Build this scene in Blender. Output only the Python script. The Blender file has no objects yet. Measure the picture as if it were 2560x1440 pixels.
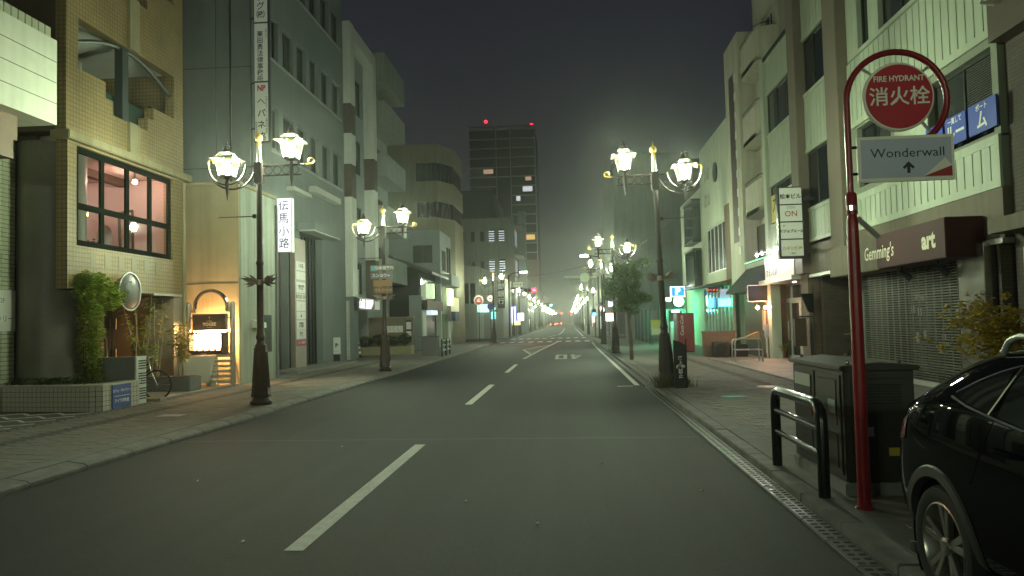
import bpy, bmesh, math, random
from mathutils import Vector, Matrix
random.seed(7)
R = math.radians
PI = math.pi
scene = bpy.context.scene
COL = scene.collection

# ------------------------------------------------------------------ camera
cam_d = bpy.data.cameras.new('camera')
cam = bpy.data.objects.new('camera', cam_d)
COL.objects.link(cam)
cam_d.sensor_width = 36.0
cam_d.lens = 36.0 * 1900.0 / 2560.0
cam_d.clip_start = 0.05
cam_d.clip_end = 3000.0
cam.matrix_world = Matrix(((0.99701339, 0.02721343, 0.07227535, 0.0),
                           (0.07341535, -0.04352482, -0.99635123, 0.0),
                           (-0.02396836, 0.99868164, -0.04539271, 1.68),
                           (0, 0, 0, 1)))
scene.camera = cam

# ------------------------------------------------------------------ night sky, exposure
world = bpy.data.worlds.new('World')
scene.world = world
world.use_nodes = True
wn, wl = world.node_tree.nodes, world.node_tree.links
wn.clear()
wo = wn.new('ShaderNodeOutputWorld'); wb = wn.new('ShaderNodeBackground')
wt = wn.new('ShaderNodeTexCoord'); ws = wn.new('ShaderNodeSeparateXYZ'); wr = wn.new('ShaderNodeValToRGB')
wl.new(wt.outputs['Generated'], ws.inputs[0]); wl.new(ws.outputs['Z'], wr.inputs[0])
wr.color_ramp.elements[0].position = 0.0; wr.color_ramp.elements[0].color = (0.024, 0.024, 0.028, 1)
wr.color_ramp.elements[1].position = 0.55; wr.color_ramp.elements[1].color = (0.0125, 0.0140, 0.0205, 1)
wl.new(wr.outputs[0], wb.inputs[0]); wb.inputs[1].default_value = 1.0
wl.new(wb.outputs[0], wo.inputs[0])
scene.view_settings.view_transform = 'Standard'
scene.view_settings.look = 'None'
scene.view_settings.exposure = 0.0
scene.view_settings.gamma = 1.0
scene.view_settings.use_curve_mapping = False
cy = scene.cycles
cy.use_denoising = True
cy.max_bounces = 7; cy.diffuse_bounces = 3; cy.glossy_bounces = 3
cy.transmission_bounces = 4; cy.transparent_max_bounces = 12; cy.volume_bounces = 0
cy.sample_clamp_indirect = 4.0
cy.use_light_tree = True
cy.caustics_reflective = False; cy.caustics_refractive = False
LAMP = 1550.0                       # radiance of a street lantern bulb
LAMP_COL = (0.86, 1.0, 0.72)

# ------------------------------------------------------------------ materials
MATS = {}
def _tree(name):
    m = bpy.data.materials.new(name); m.use_nodes = True
    n, l = m.node_tree.nodes, m.node_tree.links
    return m, n, l, n['Principled BSDF']
def mat(name, col=(.5, .5, .5), rough=.7, metal=0., var=.12, scale=3., bump=0., bscale=60., coat=0., spec=.5, stain=0.):
    if name in MATS: return MATS[name]
    m, n, l, b = _tree(name)
    b.inputs['Roughness'].default_value = rough; b.inputs['Metallic'].default_value = metal
    b.inputs['Coat Weight'].default_value = coat; b.inputs['Specular IOR Level'].default_value = spec
    b.inputs['Base Color'].default_value = (*col, 1)
    tc = n.new('ShaderNodeTexCoord')
    if var > 0:
        nz = n.new('ShaderNodeTexNoise'); nz.inputs['Scale'].default_value = scale; nz.inputs['Detail'].default_value = 6
        nz.inputs['Roughness'].default_value = .65
        l.new(tc.outputs['Object'], nz.inputs['Vector'])
        rp = n.new('ShaderNodeValToRGB')
        rp.color_ramp.elements[0].position = .28; rp.color_ramp.elements[1].position = .72
        rp.color_ramp.elements[0].color = (*[max(0, c * (1 - var)) for c in col], 1)
        rp.color_ramp.elements[1].color = (*[min(1, c * (1 + var)) for c in col], 1)
        l.new(nz.outputs['Fac'], rp.inputs[0])
        out = rp.outputs[0]
        if stain > 0:
            mp = n.new('ShaderNodeMapping'); mp.inputs['Scale'].default_value = (3.2, 3.2, .18)
            l.new(tc.outputs['Object'], mp.inputs[0])
            s2 = n.new('ShaderNodeTexNoise'); s2.inputs['Scale'].default_value = 1.6; s2.inputs['Detail'].default_value = 8
            l.new(mp.outputs[0], s2.inputs['Vector'])
            r2 = n.new('ShaderNodeValToRGB'); r2.color_ramp.elements[0].position = .42; r2.color_ramp.elements[1].position = .68
            l.new(s2.outputs['Fac'], r2.inputs[0])
            mx = n.new('ShaderNodeMix'); mx.data_type = 'RGBA'; mx.blend_type = 'MULTIPLY'
            r2.color_ramp.elements[0].color = (1, 1, 1, 1); r2.color_ramp.elements[1].color = (1 - stain, 1 - stain, 1 - stain * 1.05, 1)
            mx.inputs[0].default_value = 1.0
            l.new(out, mx.inputs[6]); l.new(r2.outputs[0], mx.inputs[7]); out = mx.outputs[2]
        l.new(out, b.inputs['Base Color'])
        rr = n.new('ShaderNodeMapRange'); rr.inputs[3].default_value = max(.02, rough - .08); rr.inputs[4].default_value = min(1, rough + .08)
        l.new(nz.outputs['Fac'], rr.inputs[0]); l.new(rr.outputs[0], b.inputs['Roughness'])
    if bump > 0:
        n2 = n.new('ShaderNodeTexNoise'); n2.inputs['Scale'].default_value = bscale; n2.inputs['Detail'].default_value = 5
        l.new(tc.outputs['Object'], n2.inputs['Vector'])
        bp = n.new('ShaderNodeBump'); bp.inputs['Strength'].default_value = bump; bp.inputs['Distance'].default_value = .02
        l.new(n2.outputs['Fac'], bp.inputs['Height']); l.new(bp.outputs[0], b.inputs['Normal'])
    MATS[name] = m; return m
def tile_mat(name, c1, c2, grout, bw, bh, gap=.012, offset=0., rough=.45, rot=0., floor=False, bump=.4):
    """small tiles or bricks too fine to build, laid in wall (x+y, z) or floor (x, y) coordinates"""
    if name in MATS: return MATS[name]
    m, n, l, b = _tree(name)
    tc = n.new('ShaderNodeTexCoord'); sp = n.new('ShaderNodeSeparateXYZ'); cb = n.new('ShaderNodeCombineXYZ')
    l.new(tc.outputs['Object'], sp.inputs[0])
    if floor:
        l.new(sp.outputs[0], cb.inputs[0]); l.new(sp.outputs[1], cb.inputs[1])
    else:
        ad = n.new('ShaderNodeMath'); l.new(sp.outputs[0], ad.inputs[0]); l.new(sp.outputs[1], ad.inputs[1])
        l.new(ad.outputs[0], cb.inputs[0]); l.new(sp.outputs[2], cb.inputs[1])
    mp = n.new('ShaderNodeMapping'); mp.inputs['Rotation'].default_value[2] = rot
    l.new(cb.outputs[0], mp.inputs[0])
    bt = n.new('ShaderNodeTexBrick'); bt.offset = offset
    bt.inputs['Color1'].default_value = (*c1, 1); bt.inputs['Color2'].default_value = (*c2, 1); bt.inputs['Mortar'].default_value = (*grout, 1)
    bt.inputs['Scale'].default_value = 1.0; bt.inputs['Mortar Size'].default_value = gap
    bt.inputs['Brick Width'].default_value = bw; bt.inputs['Row Height'].default_value = bh
    l.new(mp.outputs[0], bt.inputs['Vector'])
    nz = n.new('ShaderNodeTexNoise'); nz.inputs['Scale'].default_value = 1.3; nz.inputs['Detail'].default_value = 6
    l.new(tc.outputs['Object'], nz.inputs['Vector'])
    rr = n.new('ShaderNodeMapRange'); rr.inputs[1].default_value = .3; rr.inputs[2].default_value = .7; rr.inputs[3].default_value = .78; rr.inputs[4].default_value = 1.1
    l.new(nz.outputs['Fac'], rr.inputs[0])
    mx = n.new('ShaderNodeMix'); mx.data_type = 'RGBA'; mx.blend_type = 'MULTIPLY'; mx.inputs[0].default_value = 1
    l.new(bt.outputs['Color'], mx.inputs[6]); l.new(rr.outputs[0], mx.inputs[7])
    l.new(mx.outputs[2], b.inputs['Base Color'])
    b.inputs['Roughness'].default_value = rough
    bp = n.new('ShaderNodeBump'); bp.inputs['Strength'].default_value = bump; bp.inputs['Distance'].default_value = .006; bp.invert = True
    l.new(bt.outputs['Fac'], bp.inputs['Height']); l.new(bp.outputs[0], b.inputs['Normal'])
    MATS[name] = m; return m
def glow(name, col, strength):
    if name in MATS: return MATS[name]
    m, n, l, b = _tree(name)
    b.inputs['Base Color'].default_value = (*[min(.8, c) for c in col], 1)
    b.inputs['Emission Color'].default_value = (*col, 1); b.inputs['Emission Strength'].default_value = strength
    b.inputs['Roughness'].default_value = .5
    MATS[name] = m; return m
def leafy(name, col, trans=.35):
    m = mat(name, col, .55, var=.5, scale=6); n, l = m.node_tree.nodes, m.node_tree.links
    if 'Translucent BSDF' in n: return m
    b = n['Principled BSDF']; o = n['Material Output']; ts = n.new('ShaderNodeBsdfTranslucent'); mx = n.new('ShaderNodeMixShader'); mx.inputs[0].default_value = trans
    ts.inputs[0].default_value = (col[0] * 1.5, col[1] * 1.5, col[2], 1)
    l.new(b.outputs[0], mx.inputs[1]); l.new(ts.outputs[0], mx.inputs[2]); l.new(mx.outputs[0], o.inputs[0]); return m
def clear_glass(name, tint=(.9, .95, .92), keep=.8, rough=.03, milky=0.):
    """thin pane: mostly straight through, some mirror, some milky scatter"""
    if name in MATS: return MATS[name]
    m, n, l, b = _tree(name)
    n.remove(b); o = n['Material Output']
    tr = n.new('ShaderNodeBsdfTransparent'); tr.inputs[0].default_value = (*tint, 1)
    gl = n.new('ShaderNodeBsdfGlossy'); gl.inputs['Roughness'].default_value = rough
    lw = n.new('ShaderNodeLayerWeight'); lw.inputs[0].default_value = .5
    pw = n.new('ShaderNodeMath'); pw.operation = 'POWER'; pw.inputs[1].default_value = 4.; l.new(lw.outputs['Facing'], pw.inputs[0])
    fr = n.new('ShaderNodeMath'); fr.operation = 'MULTIPLY_ADD'; fr.inputs[1].default_value = .8; fr.inputs[2].default_value = .05; l.new(pw.outputs[0], fr.inputs[0])
    mx = n.new('ShaderNodeMixShader'); l.new(fr.outputs[0], mx.inputs[0]); l.new(tr.outputs[0], mx.inputs[1]); l.new(gl.outputs[0], mx.inputs[2])
    out = mx.outputs[0]
    if milky > 0:
        ts = n.new('ShaderNodeBsdfTranslucent'); ts.inputs[0].default_value = (.66, 1, .36, 1)
        m2 = n.new('ShaderNodeMixShader'); m2.inputs[0].default_value = milky
        l.new(out, m2.inputs[1]); l.new(ts.outputs[0], m2.inputs[2]); out = m2.outputs[0]
    l.new(out, o.inputs[0]); MATS[name] = m; return m

GROUND = mat('ground_soil', (.05, .048, .045), .9, var=.2, bump=.3)
CONC = mat('concrete', (.23, .225, .21), .8, var=.18, scale=5, bump=.25, bscale=80, stain=.2)
PAVE = mat('pavement_base', (.17, .163, .15), .8, var=.2, scale=4, bump=.3, bscale=120)
PAVER = mat('paver_grey', (.20, .18, .155), .75, var=.28, scale=1.6, bump=.3, bscale=90)
PAVER2 = mat('paver_dark', (.085, .08, .075), .75, var=.25, scale=2.3, bump=.3, bscale=90)
KERB = mat('kerb_stone', (.165, .158, .145), .75, var=.25, scale=3, bump=.3, bscale=70, stain=.25)
def wear_paint():
    m = mat('road_paint', (.62, .62, .57), .7, var=.16, scale=9, bump=.25, bscale=140); n, l = m.node_tree.nodes, m.node_tree.links; b = n['Principled BSDF']
    src = b.inputs['Base Color'].links[0].from_socket; tc = n.new('ShaderNodeTexCoord')
    a = n.new('ShaderNodeTexNoise'); a.inputs['Scale'].default_value = 38.; a.inputs['Detail'].default_value = 8.; a.inputs['Roughness'].default_value = .75; l.new(tc.outputs['Object'], a.inputs['Vector'])
    c = n.new('ShaderNodeTexNoise'); c.inputs['Scale'].default_value = 1.7; c.inputs['Detail'].default_value = 4.; l.new(tc.outputs['Object'], c.inputs['Vector'])
    s = n.new('ShaderNodeMath'); s.operation = 'MULTIPLY_ADD'; s.inputs[1].default_value = .45; l.new(c.outputs['Fac'], s.inputs[0]); l.new(a.outputs['Fac'], s.inputs[2])
    r = n.new('ShaderNodeValToRGB'); r.color_ramp.elements[0].position = .83; r.color_ramp.elements[1].position = .92; l.new(s.outputs[0], r.inputs[0])
    x = n.new('ShaderNodeMix'); x.data_type = 'RGBA'; l.new(r.outputs[0], x.inputs[0]); l.new(src, x.inputs[6]); x.inputs[7].default_value = (.06, .06, .06, 1); l.new(x.outputs[2], b.inputs['Base Color']); return m
PAINT = wear_paint()
def asphalt():
    m, n, l, b = _tree('asphalt'); tc = n.new('ShaderNodeTexCoord')
    def noise(sc, det, rough=.6, vec=None):
        a = n.new('ShaderNodeTexNoise'); a.inputs['Scale'].default_value = sc; a.inputs['Detail'].default_value = det; a.inputs['Roughness'].default_value = rough
        l.new(vec or tc.outputs['Object'], a.inputs['Vector']); return a.outputs['Fac']
    def ramp(src, p0, p1, c0, c1):
        r = n.new('ShaderNodeValToRGB'); r.color_ramp.elements[0].position = p0; r.color_ramp.elements[1].position = p1; r.color_ramp.elements[0].color = (*c0, 1); r.color_ramp.elements[1].color = (*c1, 1); l.new(src, r.inputs[0]); return r.outputs[0]
    def mul(a, c):
        x = n.new('ShaderNodeMix'); x.data_type = 'RGBA'; x.blend_type = 'MULTIPLY'; x.inputs[0].default_value = 1.; l.new(a, x.inputs[6]); l.new(c, x.inputs[7]); return x.outputs[2]
    base = ramp(noise(.35, 5), .3, .7, (.0175, .0188, .0228), (.0255, .0268, .0315))
    grain = ramp(noise(95., 4, .8), .35, .72, (.55, .55, .55), (1.65, 1.65, 1.6))
    mp = n.new('ShaderNodeMapping'); mp.inputs['Scale'].default_value = (2.2, .05, 1.); l.new(tc.outputs['Object'], mp.inputs[0])
    streak = ramp(noise(1., 5, .6, mp.outputs[0]), .35, .65, (.78, .78, .78), (1.12, 1.12, 1.12))
    spot = ramp(noise(2.6, 6, .7), .62, .72, (1., 1., 1.), (.62, .62, .62))
    mott = ramp(noise(24., 5, .75), .36, .66, (.68, .68, .68), (1.3, 1.3, 1.28))
    chip = ramp(noise(70., 2, .5), .66, .70, (1., 1., 1.), (2.6, 2.6, 2.5))
    l.new(mul(mul(mul(mul(mul(base, grain), streak), spot), mott), chip), b.inputs['Base Color']); b.inputs['Roughness'].default_value = .72; b.inputs['Specular IOR Level'].default_value = .35
    bp = n.new('ShaderNodeBump'); bp.inputs['Strength'].default_value = .7; bp.inputs['Distance'].default_value = .015; l.new(noise(150., 5, .7), bp.inputs['Height']); l.new(bp.outputs[0], b.inputs['Normal']); MATS['asphalt'] = m; return m
ASPH = asphalt()
WHITE = mat('white_paint', (.58, .59, .56), .5, var=.06, scale=4, stain=.12)
CREAM = mat('cream_render', (.29, .25, .15), .8, var=.09, scale=2, bump=.2, bscale=50, stain=.18)
GREYW = mat('grey_render', (.27, .295, .30), .8, var=.1, scale=.7, bump=.12, bscale=40, stain=.07)
GREYD = mat('grey_blue_render', (.155, .175, .18), .75, var=.12, scale=.7, bump=.12, bscale=40, stain=.08)
BROWN = mat('dark_brown_tile', (.075, .052, .036), .55, var=.2, scale=6, bump=.2)
BROWNP = mat('brown_panel', (.07, .045, .035), .5, var=.2, scale=3)
TILEB = tile_mat('beige_mosaic_tile', (.31, .225, .105), (.27, .2, .09), (.17, .13, .068), .1, .1, .01)
TILEG = mat('pale_green_tile', (.40, .42, .30), .35, var=.12, scale=1.2)
TILEP = mat('pale_pink_tile', (.50, .46, .38), .35, var=.14, scale=1.5)
GROUT = mat('dark_grout', (.07, .06, .05), .9, var=.2)
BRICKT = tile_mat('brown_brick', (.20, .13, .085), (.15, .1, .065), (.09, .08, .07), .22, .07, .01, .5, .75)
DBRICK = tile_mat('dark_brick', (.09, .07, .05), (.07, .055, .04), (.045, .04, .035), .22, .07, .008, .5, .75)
IRON = mat('brown_iron', (.05, .034, .03), .42, metal=.3, var=.2, scale=12, bump=.08)
BLACKM = mat('black_metal', (.016, .016, .016), .35, metal=.2, var=.1)
STEEL = mat('brushed_steel', (.48, .47, .45), .3, metal=.95, var=.1, scale=8)
CHROME = mat('chrome', (.75, .75, .75), .1, metal=1., var=0)
GOLD = mat('gilded_metal', (.85, .55, .12), .3, metal=.7, var=.12, scale=14)
DKGREEN = mat('dark_green_frame', (.005, .009, .006), .8, var=.12, spec=.05)
DGLASS = mat('dark_window_glass', (.012, .016, .016), .06, var=0, spec=.9)
def blind_mat():
    m = mat('blind_window_glass', (.07, .075, .068), .15, var=.2, scale=1.2, spec=.7); n, l = m.node_tree.nodes, m.node_tree.links
    tc = n.new('ShaderNodeTexCoord'); wv = n.new('ShaderNodeTexWave'); wv.bands_direction = 'Z'; wv.inputs['Scale'].default_value = 7.; wv.inputs['Distortion'].default_value = .4
    rp = n.new('ShaderNodeValToRGB'); rp.color_ramp.elements[0].color = (.02, .022, .02, 1); rp.color_ramp.elements[1].color = (.11, .11, .1, 1)
    l.new(tc.outputs['Object'], wv.inputs['Vector']); l.new(wv.outputs['Fac'], rp.inputs[0]); l.new(rp.outputs[0], n['Principled BSDF'].inputs['Base Color']); return m
BLIND = blind_mat()
DGLASS2 = mat('curtained_window_glass', (.05, .055, .052), .12, var=.3, scale=2, spec=.8)
ALU = mat('dark_aluminium', (.05, .053, .05), .4, metal=.5, var=.1)
ALUW = mat('pale_aluminium', (.5, .5, .47), .4, metal=.3, var=.08)
RUBBER = mat('tyre_rubber', (.012, .012, .012), .8, var=.2, scale=20)
RED = mat('red_enamel', (.24, .009, .016), .35, var=.2, scale=7, coat=.25, bump=.03)
REDD = mat('maroon_awning', (.05, .006, .008), .7, var=.15)
WOODD = mat('dark_timber', (.06, .035, .022), .6, var=.3, scale=5, bump=.25, bscale=30)
WOODL = mat('pale_timber', (.34, .3, .22), .75, var=.2, scale=6, bump=.2)
SOIL = mat('planter_soil', (.03, .024, .018), .95, var=.3, bump=.6)
INK = mat('black_ink', (.02, .02, .02), .6, var=0)
INKW = mat('white_ink', (.75, .75, .72), .5, var=0)

# ------------------------------------------------------------------ mesh helpers
class MB:
    """collects shapes in world coordinates; build() links them as one mesh under a parent"""
    def __init__(s): s.v = []; s.f = []
    def add(s, vs, fs):
        o = len(s.v); s.v += [tuple(p) for p in vs]; s.f += [tuple(i + o for i in f) for f in fs]; return s
    def hexa(s, p): return s.add(p, [(0, 3, 2, 1), (4, 5, 6, 7), (0, 1, 5, 4), (1, 2, 6, 5), (2, 3, 7, 6), (3, 0, 4, 7)])
    def box(s, x0, x1, y0, y1, z0, z1):
        return s.hexa([(x0, y0, z0), (x1, y0, z0), (x1, y1, z0), (x0, y1, z0), (x0, y0, z1), (x1, y0, z1), (x1, y1, z1), (x0, y1, z1)])
    def prism(s, pts, d):
        n = len(pts); d = Vector(d)
        vs = [Vector(p) for p in pts] + [Vector(p) + d for p in pts]
        return s.add(vs, [tuple(range(n))[::-1], tuple(range(n, 2 * n))] + [(i, (i + 1) % n, n + (i + 1) % n, n + i) for i in range(n)])
    def tube(s, pts, r, n=8, cap=True):
        pts = [Vector(p) for p in pts]; rs = r if isinstance(r, (list, tuple)) else [r] * len(pts)
        vs = []; up = None
        for i, p in enumerate(pts):
            t = (pts[min(i + 1, len(pts) - 1)] - pts[max(i - 1, 0)]).normalized()
            if up is None:
                up = Vector((0, 0, 1)) if abs(t.z) < .9 else Vector((1, 0, 0))
            a = t.cross(up)
            if a.length < 1e-4: a = t.cross(Vector((1, .3, 0)))
            a.normalize(); b = a.cross(t).normalized(); up = b
            for k in range(n):
                an = 2 * PI * k / n; vs.append(p + a * (rs[i] * math.cos(an)) + b * (rs[i] * math.sin(an)))
        fs = []
        for i in range(len(pts) - 1):
            for k in range(n):
                k2 = (k + 1) % n; fs.append((i * n + k, i * n + k2, (i + 1) * n + k2, (i + 1) * n + k))
        if cap: fs += [tuple(range(n))[::-1], tuple((len(pts) - 1) * n + k for k in range(n))]
        return s.add(vs, fs)
    def lathe(s, prof, c, n=16, rot=0., ax='z'):
        vs = []
        for (r, h) in prof:
            for k in range(n):
                a = rot + 2 * PI * k / n; x, y = r * math.cos(a), r * math.sin(a)
                q = {'z': (x, y, h), 'y': (x, h, y), 'x': (h, x, y)}[ax]
                vs.append((c[0] + q[0], c[1] + q[1], c[2] + q[2]))
        fs = []
        for i in range(len(prof) - 1):
            for k in range(n):
                k2 = (k + 1) % n; fs.append((i * n + k, i * n + k2, (i + 1) * n + k2, (i + 1) * n + k))
        fs += [tuple(range(n))[::-1], tuple((len(prof) - 1) * n + k for k in range(n))]
        return s.add(vs, fs)
    def ball(s, c, r, n=12, sq=1.):
        prof = [(max(1e-4, r * math.sin(PI * i / 8)), -r * sq * math.cos(PI * i / 8)) for i in range(9)]
        return s.lathe(prof, c, n)
    def build(s, name, m, parent=None, smooth=False, bevel=0., segs=2):
        me = bpy.data.meshes.new(name)
        o = ORG.get(parent.name, (0, 0, 0)) if parent else (0, 0, 0)
        me.from_pydata([(v[0] - o[0], v[1] - o[1], v[2] - o[2]) for v in s.v], [], s.f)
        bm = bmesh.new(); bm.from_mesh(me)
        bmesh.ops.recalc_face_normals(bm, faces=bm.faces[:])
        if bevel > 0:
            ed = [e for e in bm.edges if len(e.link_faces) == 2 and e.calc_face_angle(0) > .6]
            bmesh.ops.bevel(bm, geom=ed, offset=bevel, segments=segs, affect='EDGES', clamp_overlap=True)
        bm.to_mesh(me); bm.free()
        me.materials.append(m)
        if smooth:
            me.shade_smooth()
            try: me.set_sharp_from_angle(angle=R(40))
            except Exception: pass
        return link(name, me, parent)
ORG = {}
def link(name, me, parent=None):
    ob = bpy.data.objects.new(name, me); COL.objects.link(ob)
    if parent:
        ob.parent = parent; ORG[ob.name] = ORG.get(parent.name, (0, 0, 0))
    return ob
def tag(o, label=None, cat=None, group=None, kind=None):
    if label: o['label'] = label
    if cat: o['category'] = cat
    if group: o['group'] = group
    if kind: o['kind'] = kind
    return o
def thing(name, label, cat, loc=(0, 0, 0), group=None):
    o = bpy.data.objects.new(name, None); COL.objects.link(o); o.location = loc
    o.empty_display_size = .2
    ORG[o.name] = tuple(loc)
    return tag(o, label, cat, group)
def dup(o, loc=None, parent=None, label=None, group=None, skip=()):
    c = o.copy(); COL.objects.link(c); c.parent = parent
    if loc is not None: c.location = loc; ORG[c.name] = tuple(loc)
    if label: c['label'] = label
    if group: c['group'] = group
    for ch in o.children:
        if ch.name.split('.')[0] in skip: continue
        dup(ch, None, c)
    return c
class PL:
    """a wall plane: u along the wall, v up, w out of the wall"""
    def __init__(s, kind, at): s.k = kind; s.at = at
    def p(s, u, v, w=0.):
        if s.k == 'L': return (s.at + w, u, v)       # faces +X (left side of the street)
        if s.k == 'R': return (s.at - w, u, v)       # faces -X (right side)
        return (u, s.at - w, v)                      # 'F' faces the camera (-Y)
    def box(s, mb, u0, u1, v0, v1, w0, w1):
        a = s.p(u0, v0, w0); b = s.p(u1, v1, w1)
        x0, x1 = sorted((a[0], b[0])); y0, y1 = sorted((a[1], b[1])); z0, z1 = sorted((a[2], b[2]))
        return mb.box(x0, x1, y0, y1, z0, z1)
    def poly(s, mb, uv, w0, w1):
        a = Vector(s.p(0, 0, w0)); b = Vector(s.p(0, 0, w1))
        return mb.prism([s.p(u, v, w0) for u, v in uv], b - a)
def wall(pl, u0, u1, v0, v1, holes, t, name, m, parent):
    """a slab of thickness t with rectangular openings, reveals included"""
    us = sorted({u0, u1, *[c for h in holes for c in h[:2]]}); vs = sorted({v0, v1, *[c for h in holes for c in h[2:]]})
    us = [u for u in us if u0 <= u <= u1]; vs = [v for v in vs if v0 <= v <= v1]
    def solid(i, j):
        if i < 0 or j < 0 or i >= len(us) - 1 or j >= len(vs) - 1: return False
        cu, cv = (us[i] + us[i + 1]) / 2, (vs[j] + vs[j + 1]) / 2
        return not any(h[0] < cu < h[1] and h[2] < cv < h[3] for h in holes)
    mb = MB()
    for i in range(len(us) - 1):
        for j in range(len(vs) - 1):
            if not solid(i, j): continue
            a, b, c, d = us[i], us[i + 1], vs[j], vs[j + 1]
            for w in (0, -t): mb.add([pl.p(a, c, w), pl.p(b, c, w), pl.p(b, d, w), pl.p(a, d, w)], [(0, 1, 2, 3)])
            for (di, dj, q) in ((-1, 0, ((a, c), (a, d))), (1, 0, ((b, c), (b, d))), (0, -1, ((a, c), (b, c))), (0, 1, ((a, d), (b, d)))):
                if not solid(i + di, j + dj):
                    (p1, p2) = q
                    mb.add([pl.p(*p1, 0), pl.p(*p2, 0), pl.p(*p2, -t), pl.p(*p1, -t)], [(0, 1, 2, 3)])
    me_ob = mb.build(name, m, parent)
    bm = bmesh.new(); bm.from_mesh(me_ob.data); bmesh.ops.remove_doubles(bm, verts=bm.verts[:], dist=1e-4)
    bmesh.ops.recalc_face_normals(bm, faces=bm.faces[:]); bm.to_mesh(me_ob.data); bm.free()
    return me_ob
def window(pl, u0, u1, v0, v1, parent, nu=2, nv=1, fw=.05, w=-.12, fm=None, gm=None, name='window', split=None):
    """frame bars with separate panes, set back by w"""
    fm = fm or ALU; pick = gm is None
    gm = gm or DGLASS
    mb = MB(); d = .06
    pl.box(mb, u0, u1, v0, v0 + fw, w - d, w); pl.box(mb, u0, u1, v1 - fw, v1, w - d, w)
    pl.box(mb, u0, u0 + fw, v0 + fw, v1 - fw, w - d, w); pl.box(mb, u1 - fw, u1, v0 + fw, v1 - fw, w - d, w)
    ub = [u0 + (u1 - u0) * i / nu for i in range(nu + 1)]
    vb = split or [v0 + (v1 - v0) * j / nv for j in range(nv + 1)]
    for u in ub[1:-1]: pl.box(mb, u - fw / 2, u + fw / 2, v0 + fw, v1 - fw, w - d + .002, w - .002)
    for v in vb[1:-1]: pl.box(mb, u0 + fw, u1 - fw, v - fw / 2, v + fw / 2, w - d + .004, w + .004)
    o = mb.build(name, fm, parent)
    for i in range(len(ub) - 1):
        gm_ = random.choice((DGLASS, DGLASS, DGLASS2, BLIND)) if pick else gm
        for j in range(len(vb) - 1):
            m2 = MB(); pl.box(m2, ub[i] + fw / 2 * (1 + (i == 0)), ub[i + 1] - fw / 2 * (1 + (i == len(ub) - 2)), vb[j] + fw / 2 * (1 + (j == 0)), vb[j + 1] - fw / 2 * (1 + (j == len(vb) - 2)), w - d * .62, w - d * .5)
            m2.build('pane', gm_, o)
    return o
FONTS = {}
def lettering(pl, txt, u, v, size, w, m, parent, align='CENTER', sx=1., bold=0., line=1., name='lettering', slant=0., thick=.004):
    """flat letters as mesh on a wall plane, centred at (u, v)"""
    cu = bpy.data.curves.new('txt', 'FONT'); cu.body = txt; cu.size = size; cu.align_x = 'CENTER'; cu.align_y = 'CENTER'
    cu.space_line = line; cu.offset = bold; cu.resolution_u = 2; cu.shear = slant
    ob = bpy.data.objects.new('txt', cu); COL.objects.link(ob)
    dg = bpy.context.evaluated_depsgraph_get(); dg.update()
    me = bpy.data.meshes.new_from_object(ob.evaluated_get(dg))
    bpy.data.objects.remove(ob)
    s = -1 if pl.k == 'R' else 1
    o = ORG.get(parent.name, (0, 0, 0)) if parent else (0, 0, 0)
    for vt in me.vertices:
        q = pl.p(u + s * vt.co.x * sx, v + vt.co.y, w)
        vt.co = (q[0] - o[0], q[1] - o[1], q[2] - o[2])
    me.materials.clear(); me.materials.append(m); me.name = name
    return link(name, me, parent)
def leaf_cloud(mb, blobs, count, size, rnd, flat=.35):
    """small folded leaves spread through ellipsoids (cx,cy,cz,rx,ry,rz)"""
    tot = sum(b[3] * b[4] * b[5] for b in blobs)
    for b in blobs:
        k = int(count * b[3] * b[4] * b[5] / tot)
        for _ in range(k):
            while True:
                d = Vector((rnd.uniform(-1, 1), rnd.uniform(-1, 1), rnd.uniform(-1, 1)))
                if d.length <= 1: break
            d = d.normalized() * (d.length ** .55)
            p = Vector((b[0] + d.x * b[3], b[1] + d.y * b[4], b[2] + d.z * b[5]))
            leaf(mb, p, size * rnd.uniform(.6, 1.3), rnd)
def leaf(mb, p, s, rnd, droop=.3):
    a = rnd.uniform(0, 2 * PI); t = Vector((math.cos(a), math.sin(a), rnd.uniform(-.7, .5) - droop * .3)).normalized()
    q = t.cross(Vector((0, 0, 1))).normalized(); n = q.cross(t)
    tilt = rnd.uniform(-.6, .6); q = (q * math.cos(tilt) + n * math.sin(tilt))
    mb.add([p, p + t * s * .5 + q * s * .27 - n * s * .05, p + t * s, p + t * s * .5 - q * s * .27 - n * s * .05], [(0, 1, 2), (0, 2, 3)])
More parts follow.
